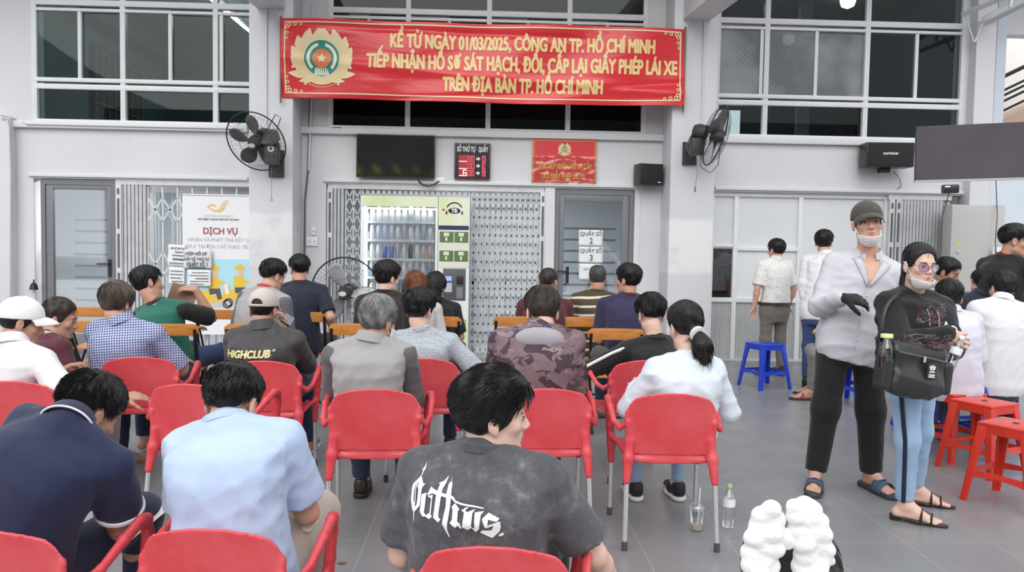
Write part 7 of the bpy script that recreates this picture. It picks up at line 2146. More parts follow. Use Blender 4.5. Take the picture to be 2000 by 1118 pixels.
def phone(label, loc, rot, m=None):
    t = thing('phone', label, 'phone', loc); t.rotation_euler = rot
    bx('case', M_BLACK, t, -0.037, 0.037, -0.004, 0.004, -0.077, 0.077, 0.003); bx('screen', m or mat('lit_phone_screen', (0.1, 0.12, 0.16), 0.2, emit=(0.3, 0.4, 0.55), estr=0.25), t, -0.034, 0.034, -0.005, -0.004, -0.072, 0.072)
    return t
phone('black phone held up by the man in the beige cap', AT(562, 625, 5.33), (R(-72), R(34), R(12)))
phone('dark phone lying in the hand of the woman in maroon', AT(181, 722, 5.1), (R(-60), R(10), R(-30)))
# ------------------------------------------------------------------ third row, on the folding chairs
def back_row(label, neck, head, hair, shirt, yaw=0, hyaw=0, hpitch=6, sk=SK_MID, fat=1.05, size=1.0, style='short', collar=None, long=False, seed=1, arms=True, hx=None, th=0.018, top=0.014, rarm=None, extra=None, lift=0.3, sleeve_m=None, hairkw=None, fore=0.0, sh=0.182, slen=0.04, finish=True):
    Y = neck[2]
    p = Person(label, neck, head, hip=(AT(hx or neck[0], 660, Y-0.05).x, Y-0.06, 0.54), yaw=yaw, hyaw=hyaw, hpitch=hpitch, size=size, fat=fat, sh=sh, sk=sk)
    p.set_arm(-1, 'lap'); p.set_arm(1, rarm if rarm is not None else 'lap'); p.sit(); p.build_body()
    p.shirt(shirt, 0.85, fore=fore, off=0.017, loose=0.020, seed=seed*3, sleeve_m=sleeve_m); p.pants(D_NAVY)
    if collar: p.collar(collar, 'crew')
    p.hair(hair, style, th=th, top=top, strands=700, slen=slen, lift=lift, seed=seed, extra=(lambda S_: extra(S_, p)) if extra else None, **(hairkw or {}))
    return p
p = back_row('man in a grey shirt with a red collar bending to the right', (517, 570, 6.42), (533, 541, 6.52), H_BLACK, C_GREY, yaw=-20, hyaw=-42, hpitch=18, hx=495, sk=SK_MID, collar=mat('red_collar', (0.55, 0.03, 0.05), 0.8), seed=71, sleeve_m=C_DGREY, lift=0.5, style='fade')
p = back_row('man in a navy shirt sitting left of the pedestal fan', (586, 557, 7.45), (584, 527, 7.47), H_BLACK, C_DARKNAVY, yaw=-3, hyaw=32, hpitch=4, sk=SK_MID, fat=1.12, collar=C_MAROON2, seed=72, rarm=V3(*AT(650, 650, 7.5)), style='fade', sh=0.195)
p = back_row('man in a brown-black shirt right of the pedestal fan', (750, 577, 6.6), (757, 544, 6.63), H_BLACK, C_BLKBROWN, yaw=-5, hyaw=-46, sk=SK_FAIR, fat=1.08, collar=C_BLKBROWN, seed=73, style='full', top=0.02)
def _long(S_, p):
    S_.cone(p.hl((0, -0.045, 0.02)), p.hl((0, -0.075, -0.13)), 0.088, 0.080, 0.04); S_.cone(p.hl((0, -0.075, -0.13)), p.hl((0, -0.085, -0.24)), 0.078, 0.055, 0.03)
p = back_row('woman with long chestnut hair and a pale top before the drinks machine', (812, 592, 6.9), (811, 562, 6.92), H_RED, C_BEIGE, size=0.94, fat=1.05, style='woman', seed=74, extra=_long, lift=0.04, slen=0.09)
p = back_row('woman with long black hair and a black top by the card panel', (853, 592, 7.3), (851, 562, 7.32), H_BLACK, C_BLACK, yaw=-8, hyaw=-20, size=0.92, fat=1.0, style='woman', seed=75, extra=_long, lift=0.04, slen=0.09)
p = back_row('stout man with a crew cut in a dark maroon shirt', (1064, 586, 7.3), (1071, 552, 7.33), H_BROWNBLK, C_MAROON2, yaw=-4, hyaw=-26, sk=SK_TAN, fat=1.2, sh=0.20, collar=C_MAROON2, seed=76, style='fade', th=0.009, top=0.006, slen=0.018)
p = back_row('man in an olive and cream striped shirt facing the glass door', (1163, 574, 7.5), (1167, 545, 7.52), H_SALT, C_STRIPE, hyaw=-4, sk=SK_TAN, fat=1.05, collar=mat('olive_collar', (0.07, 0.052, 0.03), 0.8), seed=77, th=0.010, top=0.005, slen=0.018)
p = back_row('heavy man in a purple-navy shirt turning his face left', (1228, 583, 6.55), (1226, 548, 6.57), H_BLACK, C_PURPLE, yaw=2, hyaw=48, hpitch=2, sk=SK_TAN, fat=1.2, sh=0.205, collar=C_MAROON2, seed=78, style='full', th=0.016, top=0.014)
# ------------------------------------------------------------------ right-hand group behind the standing pair
def stander(label, neck, head, height_hip, Y, yaw, hyaw, hair, shirt, pants, **kw):
    n = V3(*AT(*neck))
    p = Person(label, neck, head, hip=(kw.pop('hipx', n[0]), Y, height_hip), yaw=yaw, hyaw=hyaw, hpitch=kw.pop('hpitch', 4), sk=kw.pop('sk', SK_MID), bulge=0.02, **kw)
    for g in (-1, 1): p.set_leg(g, ankle=p.H+p.hr*g*0.11+p.hf*0.0-UP*(p.H[2]-0.095), hint=p.hf, straight=True)
    return p
p = stander('man in a white leaf-print shirt and khaki trousers standing at the partition', (1516, 510, 9.2), (1516, 490, 9.22), 0.80, 9.2, 12, 24, H_BLACK, C_LEAF, T_KHAKI, size=0.93, fat=1.05, sh=0.185)
p.set_arm(-1, 'down', hint=V3(-0.5, -1, 0)); p.set_arm(1, p.H+V3(0.20, 0.1, 0.02)); p.build_body(); p.shirt(C_LEAF, 0.9, hem=0.06, off=0.016, loose=0.022, seed=81); p.collar(C_LEAF, 'fold'); p.pants(T_KHAKI, belt=M_SHOE_BR, top=0.12); p.shoes(M_SHOE_BK)
p.hair(H_BLACK, 'short', strands=500, seed=81)
p = stander('man in a white shirt and blue jeans standing with his back turned', (1613, 502, 8.5), (1609, 475, 8.56), 0.84, 8.4, -24, -30, H_BLACK, C_WHITE, D_MID, size=0.98, fat=1.08, sh=0.19, hipx=AT(1600, 640, 8.4).x)
p.set_arm(-1, V3(*AT(1570, 622, 8.4)), hint=V3(-0.8, -0.3, 0)); p.set_arm(1, 'down'); p.build_body(); p.shirt(C_WHITE, fore=0.55, hem=-0.22, off=0.022, loose=0.028, seed=82, amp=0.007); p.collar(C_WHITE, 'fold'); p.pants(D_MID); p.shoes(M_SHOE_BK)
p.hair(H_BLACK, 'full', strands=600, seed=82, top=0.018)
# seated behind the capped man, mostly hidden
q = AT(1676, 640, 7.6)
p = Person('seated person in grey trousers and sandals mostly hidden behind the capped man', (q.x+0.02, 7.6, 1.06), (q.x, 7.6, 1.25), hip=(q.x, 7.58, 0.55), yaw=80, hyaw=70, sk=SK_TAN, size=0.95)
p.set_arm(-1, 'lap'); p.set_arm(1, 'lap'); p.set_leg(-1, ankle=V3(*FL(1585, 782))+UP*0.09); p.set_leg(1, ankle=V3(*FL(1592, 770))+UP*0.09); p.build_body(bare_feet=(-1,)); p.shirt(C_BLACK, 0.8, seed=83); p.pants(T_GREY, length=0.92); p.hair(H_BLACK, 'short', strands=0)
O = V3(p.org)
for g in (-1, 1):
    a = p.leg[g][2]; t2 = nrm(p.leg[g][3]*V3(1, 1, 0)); b = V3(a[0], a[1], 0.008)
    S_ = SDF(); S_.cone(b-t2*0.05, b+t2*0.18, 0.042, 0.045, 0.01); v, f = S_.mesh(0.008, clip=lambda X, Y, Z: np.abs(Z-0.009)-0.008); so = mesh_np('sandal', v, f, M_SHOE_BK, p.root, p.org)
    lt = np.cross(t2, UP); MB().tube([b+t2*0.10+lt*0.048+UP*0.01-O, b+t2*0.09+lt*0.03+UP*0.055-O, b+t2*0.09-lt*0.03+UP*0.055-O, b+t2*0.10-lt*0.048+UP*0.01-O], 0.012, 6).build('strap', mat('red_strap', (0.35, 0.03, 0.03), 0.5), so)
p = stander('man in a black T-shirt standing at the right edge, facing right', (1962, 506, 6.5), (1981, 472, 6.46), 0.86, 6.5, -70, -116, H_BLACK, C_BLACK, T_BLACK, size=1.0, fat=1.08, sh=0.19, hpitch=8, sk=SK_TAN)
p.set_arm(-1, 'lap'); p.set_arm(1, p.S[1]+V3(0.34, 0.05, -0.30), hint=V3(0, -0.6, -0.8)); p.build_body(); p.face_details(); p.shirt(C_BLACK, 0.8, hem=-0.25, off=0.02, loose=0.026, seed=84); p.collar(C_MAROON2, 'crew'); p.pants(T_BLACK); p.shoes(M_SHOE_BK)
p.hair(H_BLACK, 'fade', th=0.018, top=0.016, strands=800, seed=84, lift=0.4)
def seated(label, neck, head, hip, yaw, hyaw, hair, shirt, hpitch=8, style='short', fore=0.0, collar='fold', pants=D_NAVY, sk=SK_MID, seed=1, face=False, **kw):
    p = Person(label, neck, head, hip=hip, yaw=yaw, hyaw=hyaw, hpitch=hpitch, sk=sk, **kw)
    p.set_arm(-1, 'lap'); p.set_arm(1, 'lap'); p.sit(); p.build_body()
    if face: p.face_details()
    p.shirt(shirt, 0.85, fore=fore, off=0.02, loose=0.024, seed=seed, amp=0.006, hem=-0.24); p.collar(shirt, collar) if collar else None
    p.pants(pants); p.shoes(M_SHOE_BK); p.hair(hair, style, strands=700, seed=seed)
    return p
x29 = AT(1948, 700, 5.9).x
seated('man in a white shirt sitting with his back turned on a blue stool', (1957, 592, 5.92), (1957, 565, 5.98), (x29, 5.90, 0.54), 0, 0, H_BLACK, C_WHITE, fore=0.9, sh=0.185, fat=1.08, seed=85)
x30 = AT(1868, 700, 5.6).x
seated('person in pale lavender on a red stool behind the woman with the bag', (1858, 615, 5.62), (1853, 583, 5.68), (x30, 5.60, 0.54), -10, -20, H_BLACK, C_LAV, fore=0.9, style='woman', sh=0.165, fat=1.02, size=0.94, seed=86)
seated('person in a dark navy top bent low between the white shirt and the lavender top', (1912, 583, 6.55), (1922, 556, 6.6), (AT(1905, 660, 6.5).x, 6.48, 0.54), 10, 30, H_BLACK, C_DARKNAVY, sh=0.175, seed=87)
seated('man with a lowered face looking right behind the woman with glasses', (1842, 562, 7.2), (1850, 533, 7.18), (AT(1836, 640, 7.2).x, 7.25, 0.62), -110, -138, H_BLACK, C_BEIGE, hpitch=18, sk=SK_DEEP, seed=88, face=True, sh=0.175)
# ------------------------------------------------------------------ the standing pair
p = Person('tall man in a dark cap, pale striped shirt and black trousers with one black glove', (1696, 503, 4.93), (1694, 437, 4.86), hip=(AT(1655, 700, 4.9).x, 4.86, 0.93), yaw=168, hipyaw=172, hyaw=166, hpitch=-3, hroll=4, size=1.06, fat=1.0, sh=0.184, drop=0.088, sk=SK_MID, face=True, hs=1.03, bulge=-0.01)
p.set_leg(-1, ankle=V3(*FL(1700, 955))+UP*0.10, hint=V3(0.1, -1, 0), toe=V3(0.16, -1, 0), straight=True); p.set_leg(1, ankle=V3(*FL(1592, 953))+UP*0.10, hint=V3(-0.2, -1, 0), toe=V3(-0.50, -1, 0), straight=True)
p.set_arm(1, (1646, 582, 4.62), hint=V3(-0.35, 0.5, -0.8), curl=0.5, palm=V3(0.1, 0.5, -0.6), fdir=V3(1.0, -0.15, -0.10)); p.set_arm(-1, p.S[-1]+V3(0.10, 0.02, -0.50), hint=V3(0.5, 0.8, 0))
p.build_body(bare_feet=(-1, 1)); p.face_details()
p.pants(T_BLACK, length=0.98, loose=1.18, top=0.2)
p.shirt(C_PIN, fore=0.93, hem=-0.30, off=0.024, loose=0.022, seed=92, amp=0.009, wid=1.03, extra=lambda S_: S_.cone(p.N+p.f*0.050+p.axis*0.03, p.N+p.f*0.17-p.axis*0.042, 0.052, 0.060, 0.006, 's'))
# open collar with a V of skin
O = V3(p.org)
def vcut(): pass
fr = p.N+p.f*0.118-p.axis*0.06
mb = MB()
def chest(x, z, e=0.0):
    """point on the shirt front: x across (image right = -r), z down from the neck"""
    tree = p._tree
    o = p.N-p.axis*z+p.r*x+p.f*0.5
    h = tree.ray_cast(Vector(o), Vector(-p.f)); q = V3(h[0]) if h[0] is not None else p.N-p.axis*z+p.r*x+p.f*0.12
    return q+p.f*(0.003+e)
p._tree = BVHTree.FromPolygons([tuple(q) for q in p.sv], [tuple(q) for q in p.sf])
n = 10; v = []
for i in range(n+1):
    t = i/n; w = 0.056*(1-t)**0.9+0.002; z = 0.036+0.156*t
    for j in range(7): v.append(chest(w*(j/3-1), z)-O)
mb.add(v, [(i*7+j, i*7+j+1, (i+1)*7+j+1, (i+1)*7+j) for i in range(n) for j in range(6)], True); mb.build('open_neck', p.sk, p.root)
for g in (-1, 1):
    mb = MB(); v = []
    for i in range(9):
        t = i/8; a = chest(g*(0.064*(1-t)+0.003), 0.022+0.172*t, 0.005); b = chest(g*(0.064*(1-t)+0.050*(1-t*0.85)), 0.028+0.172*t+0.02, 0.009)
        v += [a-O, b-O]
    mb.add(v, [(2*i, 2*i+1, 2*i+3, 2*i+2) for i in range(8)], True); o = mb.build('lapel', C_PIN, p.root); md = o.modifiers.new('t', 'SOLIDIFY'); md.thickness = 0.004
p.collar(C_PIN, 'fold', h=0.030)
mb = MB(); mb.tube([chest(0.006, z, 0.001)-O for z in (0.21, 0.28, 0.36, 0.44, 0.52, 0.60)], 0.0035, 5); mb.build('placket', C_PIN, p.root)
for z in (0.27, 0.36, 0.45, 0.54):
    c = chest(-0.004, z, 0.003)-O; MB().lathe([(0.0055, 0), (0.0055, 0.002), (0.001, 0.003)], 10, Matrix.Translation(c) @ Matrix.Rotation(R(90), 4, 'X')).build('button', M_PVC, p.root)
# black half-finger glove on the raised hand
G = SDF(); E1, W1, _, cu_, pa_, fd_, sp_ = p.arm[1]
p.hand_sdf(G, W1, fd_, V3(pa_), 1, cu_, p.size*0.98, sp_, 0.0032); G.cone(W1-nrm(W1-E1)*0.035, W1, 0.033, 0.031, 0.01)
kn_ = W1+nrm(fd_)*0.150
v, f = G.mesh(0.0042, clip=lambda X, Y, Z: (X-kn_[0])*nrm(fd_)[0]+(Y-kn_[1])*nrm(fd_)[1]+(Z-kn_[2])*nrm(fd_)[2]); mesh_np('glove', v, f, C_BLACK, p.root, p.org)
# slides
for g in (-1, 1):
    a = p.leg[g][2]; t2 = nrm(p.leg[g][3]*V3(1, 1, 0)); b = V3(a[0], a[1], 0.0); lt = np.cross(t2, UP)
    S_ = SDF(); S_.cone(b-t2*0.055+UP*0.015, b+t2*0.08+UP*0.015, 0.046, 0.047, 0.01); S_.cone(b+t2*0.08+UP*0.015, b+t2*0.20+UP*0.015, 0.047, 0.050, 0.02)
    v, f = S_.mesh(0.006, clip=lambda X, Y, Z: np.abs(Z-0.016)-0.0155); so = mesh_np('slide_sandal', v, f, mat('charcoal_slide', (0.045, 0.045, 0.055), 0.6), p.root, p.org)
    mb = MB(); v = []
    for i in range(13):
        an = math.pi*i/12
        for t in (0.075, 0.10, 0.13, 0.16): v.append(b+t2*t+lt*0.056*math.cos(an)+UP*(0.015+(0.078-0.10*(t-0.075))*math.sin(an)**0.8)-O)
    mb.add(v, [(i*4+j, i*4+j+1, (i+1)*4+j+1, (i+1)*4+j) for i in range(12) for j in range(3)], True); o = mb.build('strap', mat('slate_blue_strap', (0.06, 0.10, 0.17), 0.6), so); md = o.modifiers.new('t', 'SOLIDIFY'); md.thickness = 0.007
    mb = MB(); sw = [(-0.03, 0.0), (-0.022, -0.012), (-0.005, -0.013), (0.04, 0.010), (0.0, -0.003), (-0.018, -0.003)]
    pts = []
    for (u, w) in sw:
        an = math.pi/2-u/0.056; t = 0.118-w; pts.append(b+t2*t+lt*0.062*math.cos(an)+UP*(0.015+(0.088-0.10*(t-0.075))*math.sin(an)**0.8)-O)
    mb.add(pts, [tuple(range(len(pts)))]); mb.build('emblem', mat('bright_blue_mark', (0.10, 0.26, 0.60), 0.5), so)
chin_mask(p, -0.076, -0.150)
p.hair(H_BLACK, 'short', th=0.008, top=0.0, strands=400, slen=0.02, lift=0.1, seed=92); p.cap(C_CAPD, back_gap=False, th=0.014, brim_len=0.062, brim_drop=0.030)
mb = MB(); sw = [(-0.016, 0.004), (0.012, 0.016), (0.010, -0.004)]
pts = []
for u, w in sw:
    x, z = -0.040+u, 0.088+w; y = -.012+(.094+.014)*math.sqrt(max(0.05, 1-(x/(.0745+.014))**2-((z-.036)/(.086+.014))**2))+0.008; pts.append(p.hl((x, y, z))-O)
mb.add(pts, [(0, 1, 2)]); mb.build('cap_emblem', M_PVC, p.root)

# ---- woman with the shoulder bag
p = Person('woman with glasses, a black hooded jacket and light jeans, arms folded', (1783, 578, 4.30), (1796, 520, 4.22), hip=(AT(1782, 715, 4.25).x, 4.25, 0.865), yaw=192, hipyaw=215, hyaw=184, hpitch=2, hroll=-2, size=0.92, fat=1.06, sh=0.186, sk=SK_FAIR, face=True, fem=True, hs=0.93, bulge=-0.005)
p.set_leg(1, ankle=V3(*FL(1765, 1018))+UP*0.09, hint=V3(0.6, -0.8, 0), toe=V3(0.86, -0.55, 0), straight=True); p.set_leg(-1, ankle=V3(*FL(1785, 985))+UP*0.09, hint=V3(0.6, -0.8, 0), toe=V3(0.9, -0.42, 0), straight=True)
p.set_arm(1, (1848, 652, 4.02), hint=V3(-0.7, -0.3, -0.6), curl=0.45, palm=V3(0.2, 0.9, -0.1), fdir=V3(0.75, -0.1, -0.25), spread=0.2); p.set_arm(-1, (1800, 668, 4.06), hint=V3(0.9, 0.1, -0.5), hand=False)
p.build_body(bare_feet=(-1, 1)); p.face_details(lip=M_LIPR)
def _hd(S_, p=p):
    S_.ell(p.N-p.f*0.07-p.axis*0.02, (0.115, 0.06, 0.07), np.array([p.r, p.f, p.axis]), 0.04); S_.cone(p.N+p.r*0.08-p.axis*0.02, p.N-p.r*0.08-p.axis*0.02-p.f*0.02, 0.045, 0.045, 0.04)
M_BLKFLEECE = cloth('black_fleece', (0.010, 0.010, 0.011), 0.95)
p.pants(D_LIGHT, length=0.93, loose=1.0, top=0.15, name='jeans'); p.shirt(M_BLKFLEECE, fore=1.0, hem=-0.20, off=0.034, loose=0.034, seed=95, amp=0.010, wid=1.08, extra=_hd, name='jacket')
O = V3(p.org)
for g in (-1, 1):   # side stripe on the jeans
    hj, K, An, toe = p.leg[g]
    lt = p.hr*g
    pts = []
    for t in (0.12, 0.5, 1.0): pts.append(hj+(K-hj)*t+lt*(0.098-0.030*t)+p.hf*0.02)
    for t in (0.3, 0.6, 0.92): pts.append(K+(An-K)*t+lt*(0.064-0.012*t)+p.hf*0.02)
    MB().tube([q-O for q in pts], 0.011, 6, flat=1.0).build('side_stripe', mat('navy_stripe', (0.006, 0.010, 0.035), 0.7), p.root)
for k in (-1, 1):   # drawstrings
    c = p.N+p.f*0.12-p.axis*0.05+p.r*k*0.03; MB().tube([c-O, c+p.f*0.035-p.axis*0.06-O, c+p.f*0.04-p.axis*0.12-O], 0.0035, 6).build('drawstring', mat('grey_string', (0.4, 0.38, 0.36), 0.7), p.root)
tr2 = BVHTree.FromPolygons([tuple(q) for q in p.sv], [tuple(q) for q in p.sf])
mb = MB(); text_on(mb, 'A', 0.0, 0, 0.022, bold=0.05); disc(mb, 0.035, -0.02, 0.020, ring=0.012); shape(mb, [(-0.03, -0.015), (-0.02, -0.015), (0.03, -0.06), (0.02, -0.068)]); shape(mb, [(0.0, -0.03), (0.012, -0.045), (-0.02, -0.055), (-0.028, -0.045)])
q_ = []
for (x, y, z) in mb.v:
    o = p.N-p.axis*(0.15-z)+V3(1, 0, 0)*(x+0.06)+V3(0.1, -0.6, 0); h_ = tr2.ray_cast(Vector(o), Vector((-0.1, 1, 0))); c = V3(h_[0])+V3(0, -0.003, 0) if h_[0] is not None else o+V3(0, 0.45, 0); q_.append(tuple(c-O))
MB().add(q_, mb.f).build('jacket_print', M_PRINT, p.root)
p.hair(H_BLACK, 'woman', th=0.013, top=0.006, strands=1100, slen=0.05, lift=0.02, whorl=(0.01, 0.13), seed=96, vox=0.0042, extra=lambda S_: S_.cone(p.hl((0, -0.10, -0.03)), p.hl((0.0, -0.085, -0.13)), 0.040, 0.045, 0.04))
chin_mask(p, -0.078, -0.150)
# glasses
M_RIM = mat('plum_glasses_rim', (0.06, 0.02, 0.05), 0.3); M_LENS = glass('violet_lens', (0.82, 0.76, 0.95), 0.02, 0.02, 0.3)
mb = MB(); ml = MB()
for g in (-1, 1):
    ring_ = []
    for i in range(24):
        a = 2*math.pi*i/24; x = g*0.0345+0.0275*math.cos(a); z = -0.003+(0.0245 if math.sin(a) < 0 else 0.019)*math.sin(a)+0.003*g*math.cos(a)
        ring_.append(p.hl((x, 0.104-1.6*x*x*3, z))-O)
    mb.tube(ring_, 0.0016, 6, closed=True); ml.add(ring_, [tuple(range(24))])
    mb.tube([p.hl((g*0.060, 0.090, 0.006))-O, p.hl((g*0.074, 0.07, 0.008))-O, p.hl((g*0.080, 0.0, 0.012))-O, p.hl((g*0.079, -0.02, 0.0))-O], 0.0014, 6)
mb.tube([p.hl((-0.009, 0.107, 0.002))-O, p.hl((0, 0.110, 0.005))-O, p.hl((0.009, 0.107, 0.002))-O], 0.0015, 6)
gl = mb.build('glasses', M_RIM, p.root); ml.build('lens', M_LENS, gl)
# flat sandals
for g in (-1, 1):
    a = p.leg[g][2]; t2 = nrm(p.leg[g][3]*V3(1, 1, 0)); b = V3(a[0], a[1], 0.0); lt = np.cross(t2, UP)
    S_ = SDF(); S_.cone(b-t2*0.04+UP*0.03, b+t2*0.06+UP*0.018, 0.034, 0.038, 0.01); S_.cone(b+t2*0.06+UP*0.018, b+t2*0.20+UP*0.012, 0.038, 0.018, 0.02)
    v, f = S_.mesh(0.005, clip=lambda X, Y, Z: np.abs(Z-(0.024-0.075*np.clip(((X-b[0])*t2[0]+(Y-b[1])*t2[1])+0.04, 0, 0.2)))-0.008); so = mesh_np('mule', v, f, M_SHOE_BR, p.root, p.org)
    MB().lathe([(0.026, 0.0), (0.028, 0.022)], 12, Matrix.Translation(b-t2*0.045-O)).build('heel', M_SHOE_BK, so)
    for (t, hgt, wd) in ((0.085, 0.062, 0.014), (0.135, 0.046, 0.012), (0.112, 0.052, 0.0)):
        if wd:
            MB().tube([b+t2*t+lt*0.042*math.cos(an)+UP*(0.012+hgt*math.sin(an))-O for an in [math.pi*i/8 for i in range(9)]], wd, 8, flat=0.35).build('strap', M_SHOE_BR, so)
        else: MB().tube([b+t2*0.08+UP*0.073-O, b+t2*0.14+UP*0.056-O], 0.010, 6).build('strap', M_SHOE_BR, so)
# shoulder bag hanging across her front
YB_ = 3.93
c = AT(1785, 722, YB_)
bag = thing('shoulder_bag', 'black shoulder bag with a white leaf emblem hanging in front of the woman', 'bag', c, R(16)); bag.rotation_euler = (0, R(6), R(14))
M_BAG = mat('black_coated_nylon', (0.022, 0.022, 0.024), 0.34, bump=0.35, bscale=9)
S_ = SDF(); S_.box((0, 0.0, -0.01), (0.165, 0.055, 0.125), None, 0.045, 0.02); S_.box((0, 0.005, 0.10), (0.172, 0.05, 0.04), None, 0.03, 0.03); S_.ell((0, -0.03, -0.07), (0.15, 0.05, 0.075), None, 0.05)
v, f = S_.mesh(0.008, disp=PB.folds(5, 0.006)); mesh_np('bag_body', v, f, M_BAG, bag)
for g in (-1, 1):
    S_ = SDF(); S_.box((g*0.185, 0.0, -0.03), (0.030, 0.045, 0.085), None, 0.02, 0.02); v, f = S_.mesh(0.007); mesh_np('side_pocket', v, f, M_BAG, bag)
MB().tube([(-0.15, -0.052, 0.085), (-0.05, -0.058, 0.075), (0.06, -0.058, 0.065), (0.15, -0.05, 0.055)], 0.004, 6).build('zipper', M_CABLE, bag)
MB().box(-0.006, 0.006, -0.064, -0.060, 0.045, 0.075).build('zip_pull', M_GATE_D, bag)
bx('patch', M_BLACK, bag, 0.005, 0.060, -0.0835, -0.070, -0.035, 0.045, 0.002)
mb = MB()
for an in (-38, 0, 38): leaf(mb, 0.0325, 0.010, R(90+an), 0.030, 0.008, lambda q: (q[0], -0.0845, q[2]))
for k in range(3): mb.box(0.015, 0.050, -0.0845, -0.084, 0.004-0.003*k, 0.006-0.003*k)
for k in range(2): mb.box(0.013, 0.052, -0.0845, -0.084, -0.016-0.010*k, -0.010-0.010*k)
mb.build('leaf_emblem', M_PRINT, bag)
iM = (Matrix.Translation(c) @ Matrix.Rotation(R(14), 4, 'Z') @ Matrix.Rotation(R(6), 4, 'Y')).inverted()
L_ = lambda px, py, Y: iM @ AT(px, py, Y)
pts = [Vector((-0.19, 0.0, 0.06))]
for (x, y) in ((1722, 668), (1722, 645), (1724, 622), (1729, 602), (1738, 588), (1750, 578), (1760, 570)):
    d_ = ray(x, y); h_ = tr2.ray_cast(Vector((0, 0, CAM_H)), d_)
    if h_[0] is not None: pts.append(iM @ (h_[0]-d_*0.012))
MB().tube(pts, 0.013, 8, flat=0.6).build('strap', M_BAG, bag)
MB().box(-0.205, -0.185, -0.02, 0.02, 0.05, 0.085).build('buckle', M_GATE, bag)
def bottle(label, loc, r, h, capc, body, parent=None, wrap=None, half=False):
    t = thing('bottle', label, 'bottle', loc)
    MB().lathe([(r*0.7, 0), (r*0.95, 0.004), (r, 0.02), (r*0.93, h*0.14), (r, h*0.2), (r*0.92, h*0.27), (r, h*0.34), (r*0.92, h*0.41), (r, h*0.48), (r, h*0.68), (r*0.85, h*0.76), (r*0.48, h*0.87), (r*0.40, h*0.90), (r*0.40, h*0.93)], 24).build('bottle_body', body, t)
    MB().lathe([(r*0.46, h*0.92), (r*0.46, h*0.995), (r*0.42, h)], 18).build('cap', capc, t)
    if wrap: MB().lathe([(r*1.015, h*0.50), (r*1.015, h*0.68)], 24, cap=False).build('wrapper', wrap, t)
    return t
M_PET = glass('clear_bottle_plastic', (0.97, 0.98, 0.985), 0.10, 0.08, 0.5); M_CAPG = mat('pale_green_cap', (0.36, 0.56, 0.22), 0.45)
q = bag.matrix_basis @ Vector((-0.178, -0.015, -0.05))
t = bottle('bottle with a yellow-green lid in the bag side pocket', (c.x-0.175, c.y-0.055, c.z-0.05), 0.034, 0.235, mat('yellow_green_lid', (0.62, 0.66, 0.26), 0.45), glass('dark_bottle', (0.35, 0.38, 0.30), 0.10, 0.05))
t.children[1].scale = (1.9, 1.9, 1.0)
t = bottle('clear water bottle tucked behind the right side of the black bag', (c.x+0.205, c.y+0.06, c.z-0.02), 0.030, 0.20, M_PVC, M_PET, wrap=M_PVC)
t.rotation_euler = (0, R(22), 0)
# tangles of thin wires, held at the chest and on top of the bag
def tangle(label, cx, cy, Y, wx_, hz, seed, n=16):
    cc_ = AT(cx, cy, Y); t = thing('wire_tangle', label, 'wires', cc_); rn = random.Random(seed)
    for nm, m, k in (('pale_wire', mat('pale_pink_wire', (0.22, 0.16, 0.165), 0.5), n), ('red_wire', mat('red_wire', (0.20, 0.03, 0.05), 0.5), n//3), ('black_wire', M_BLACK, n//2)):
        mb = MB()
        for i in range(k):
            x, z = rn.uniform(-wx_, wx_), rn.uniform(-hz, hz); pts = []
            for j in range(10):
                x = max(-wx_, min(wx_, x+rn.uniform(-0.035, 0.035))); z = max(-hz, min(hz, z+rn.uniform(-0.02, 0.02))); pts.append((x, rn.uniform(-0.016, 0.016), z))
            mb.tube(pts, 0.0014, 5)
        o = mb.build(nm, m, t); o['kind'] = 'stuff'
    return t
tangle('tangle of thin pale wires along the top of the black bag', 1795, 667, 3.90, 0.17, 0.035, 3, 22)
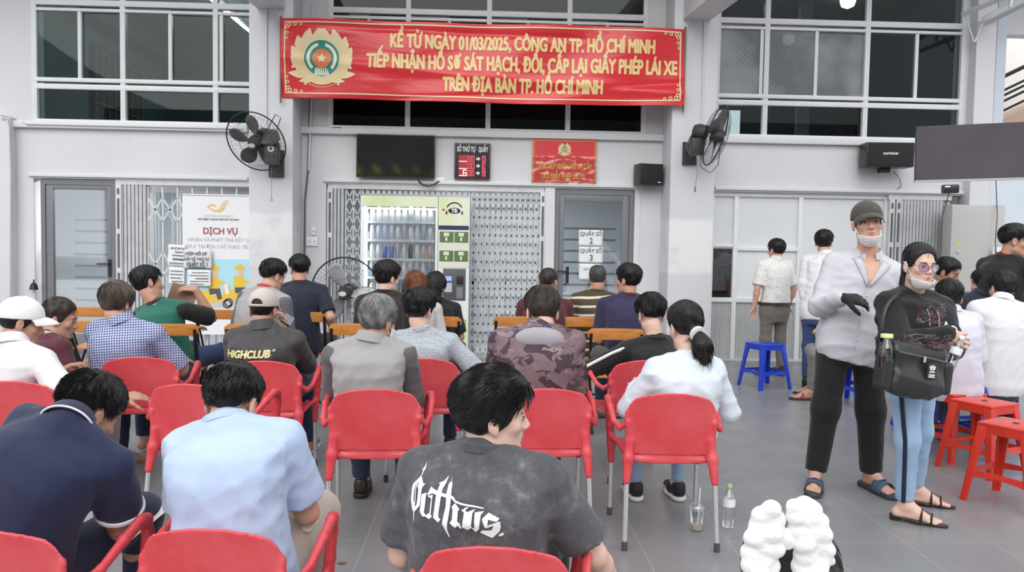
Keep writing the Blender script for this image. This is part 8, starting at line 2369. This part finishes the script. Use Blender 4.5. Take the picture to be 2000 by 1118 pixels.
tangle('tangle of thin wires held against the chest of the woman in glasses', 1818, 612, 3.96, 0.07, 0.05, 4, 14)
# ------------------------------------------------------------------ things on the floor and in hands
g_ = FL(1422, 1031)
bottle('clear water bottle with pale green cap standing on the floor', (g_.x, g_.y, 0.001), 0.034, 0.235, M_CAPG, M_PET, wrap=M_PVC)
g_ = FL(1361, 1036)
cu = thing('drink_cup', 'clear plastic cup with dome lid and straw on the floor by the chair', 'cup', (g_.x, g_.y, 0.001))
MB().lathe([(0.028, 0), (0.030, 0.003), (0.042, 0.11), (0.044, 0.112)], 24).build('cup_body', M_PET, cu)
MB().lathe([(0.045, 0.112), (0.046, 0.118), (0.040, 0.135), (0.022, 0.148), (0.010, 0.149)], 24).build('dome_lid', M_PET, cu)
MB().lathe([(0.027, 0.004), (0.031, 0.03), (0.001, 0.031)], 20).build('dregs', mat('milky_dregs', (0.68, 0.60, 0.50), 0.5), cu)
MB().tube([(0.0, 0, 0.02), (0.008, 0, 0.15), (0.012, 0, 0.225)], 0.0042, 8).build('straw', M_PVC, cu)
g_ = FL(667, 1102); lf = MB(); leaf(lf, -0.02, 0, 0, 0.045, 0.012, lambda q: (q[0], q[2], 0.004+0.05*q[0]*q[0]*10)); o = lf.build('fallen_leaf', mat('dry_leaf', (0.22, 0.13, 0.05), 0.7)); o.location = (g_.x, g_.y, 0.001); tag(o, 'small dry brown leaf on the floor tiles', 'leaf'); md = o.modifiers.new('t', 'SOLIDIFY'); md.thickness = 0.002
t = thing('paper_sheets', 'white sheets in the lap of the man in the navy polo', 'paper', AT(222, 1022, 2.72)); t.rotation_euler = (R(-66), R(14), R(-24))
for k in range(3): bx('sheet', M_PAPER, t, -0.11-0.012*k, 0.11-0.012*k, 0.003*k, 0.003*k+0.0015, -0.14, 0.14)
t = thing('paper_slip', 'small pale slip in the right hand of the man in light blue', 'paper', AT(588, 1024, 2.62)); t.rotation_euler = (R(-70), 0, R(-20)); bx('slip', mat('cream_paper', (0.66, 0.6, 0.48), 0.7), t, -0.05, 0.05, 0, 0.002, -0.03, 0.03)
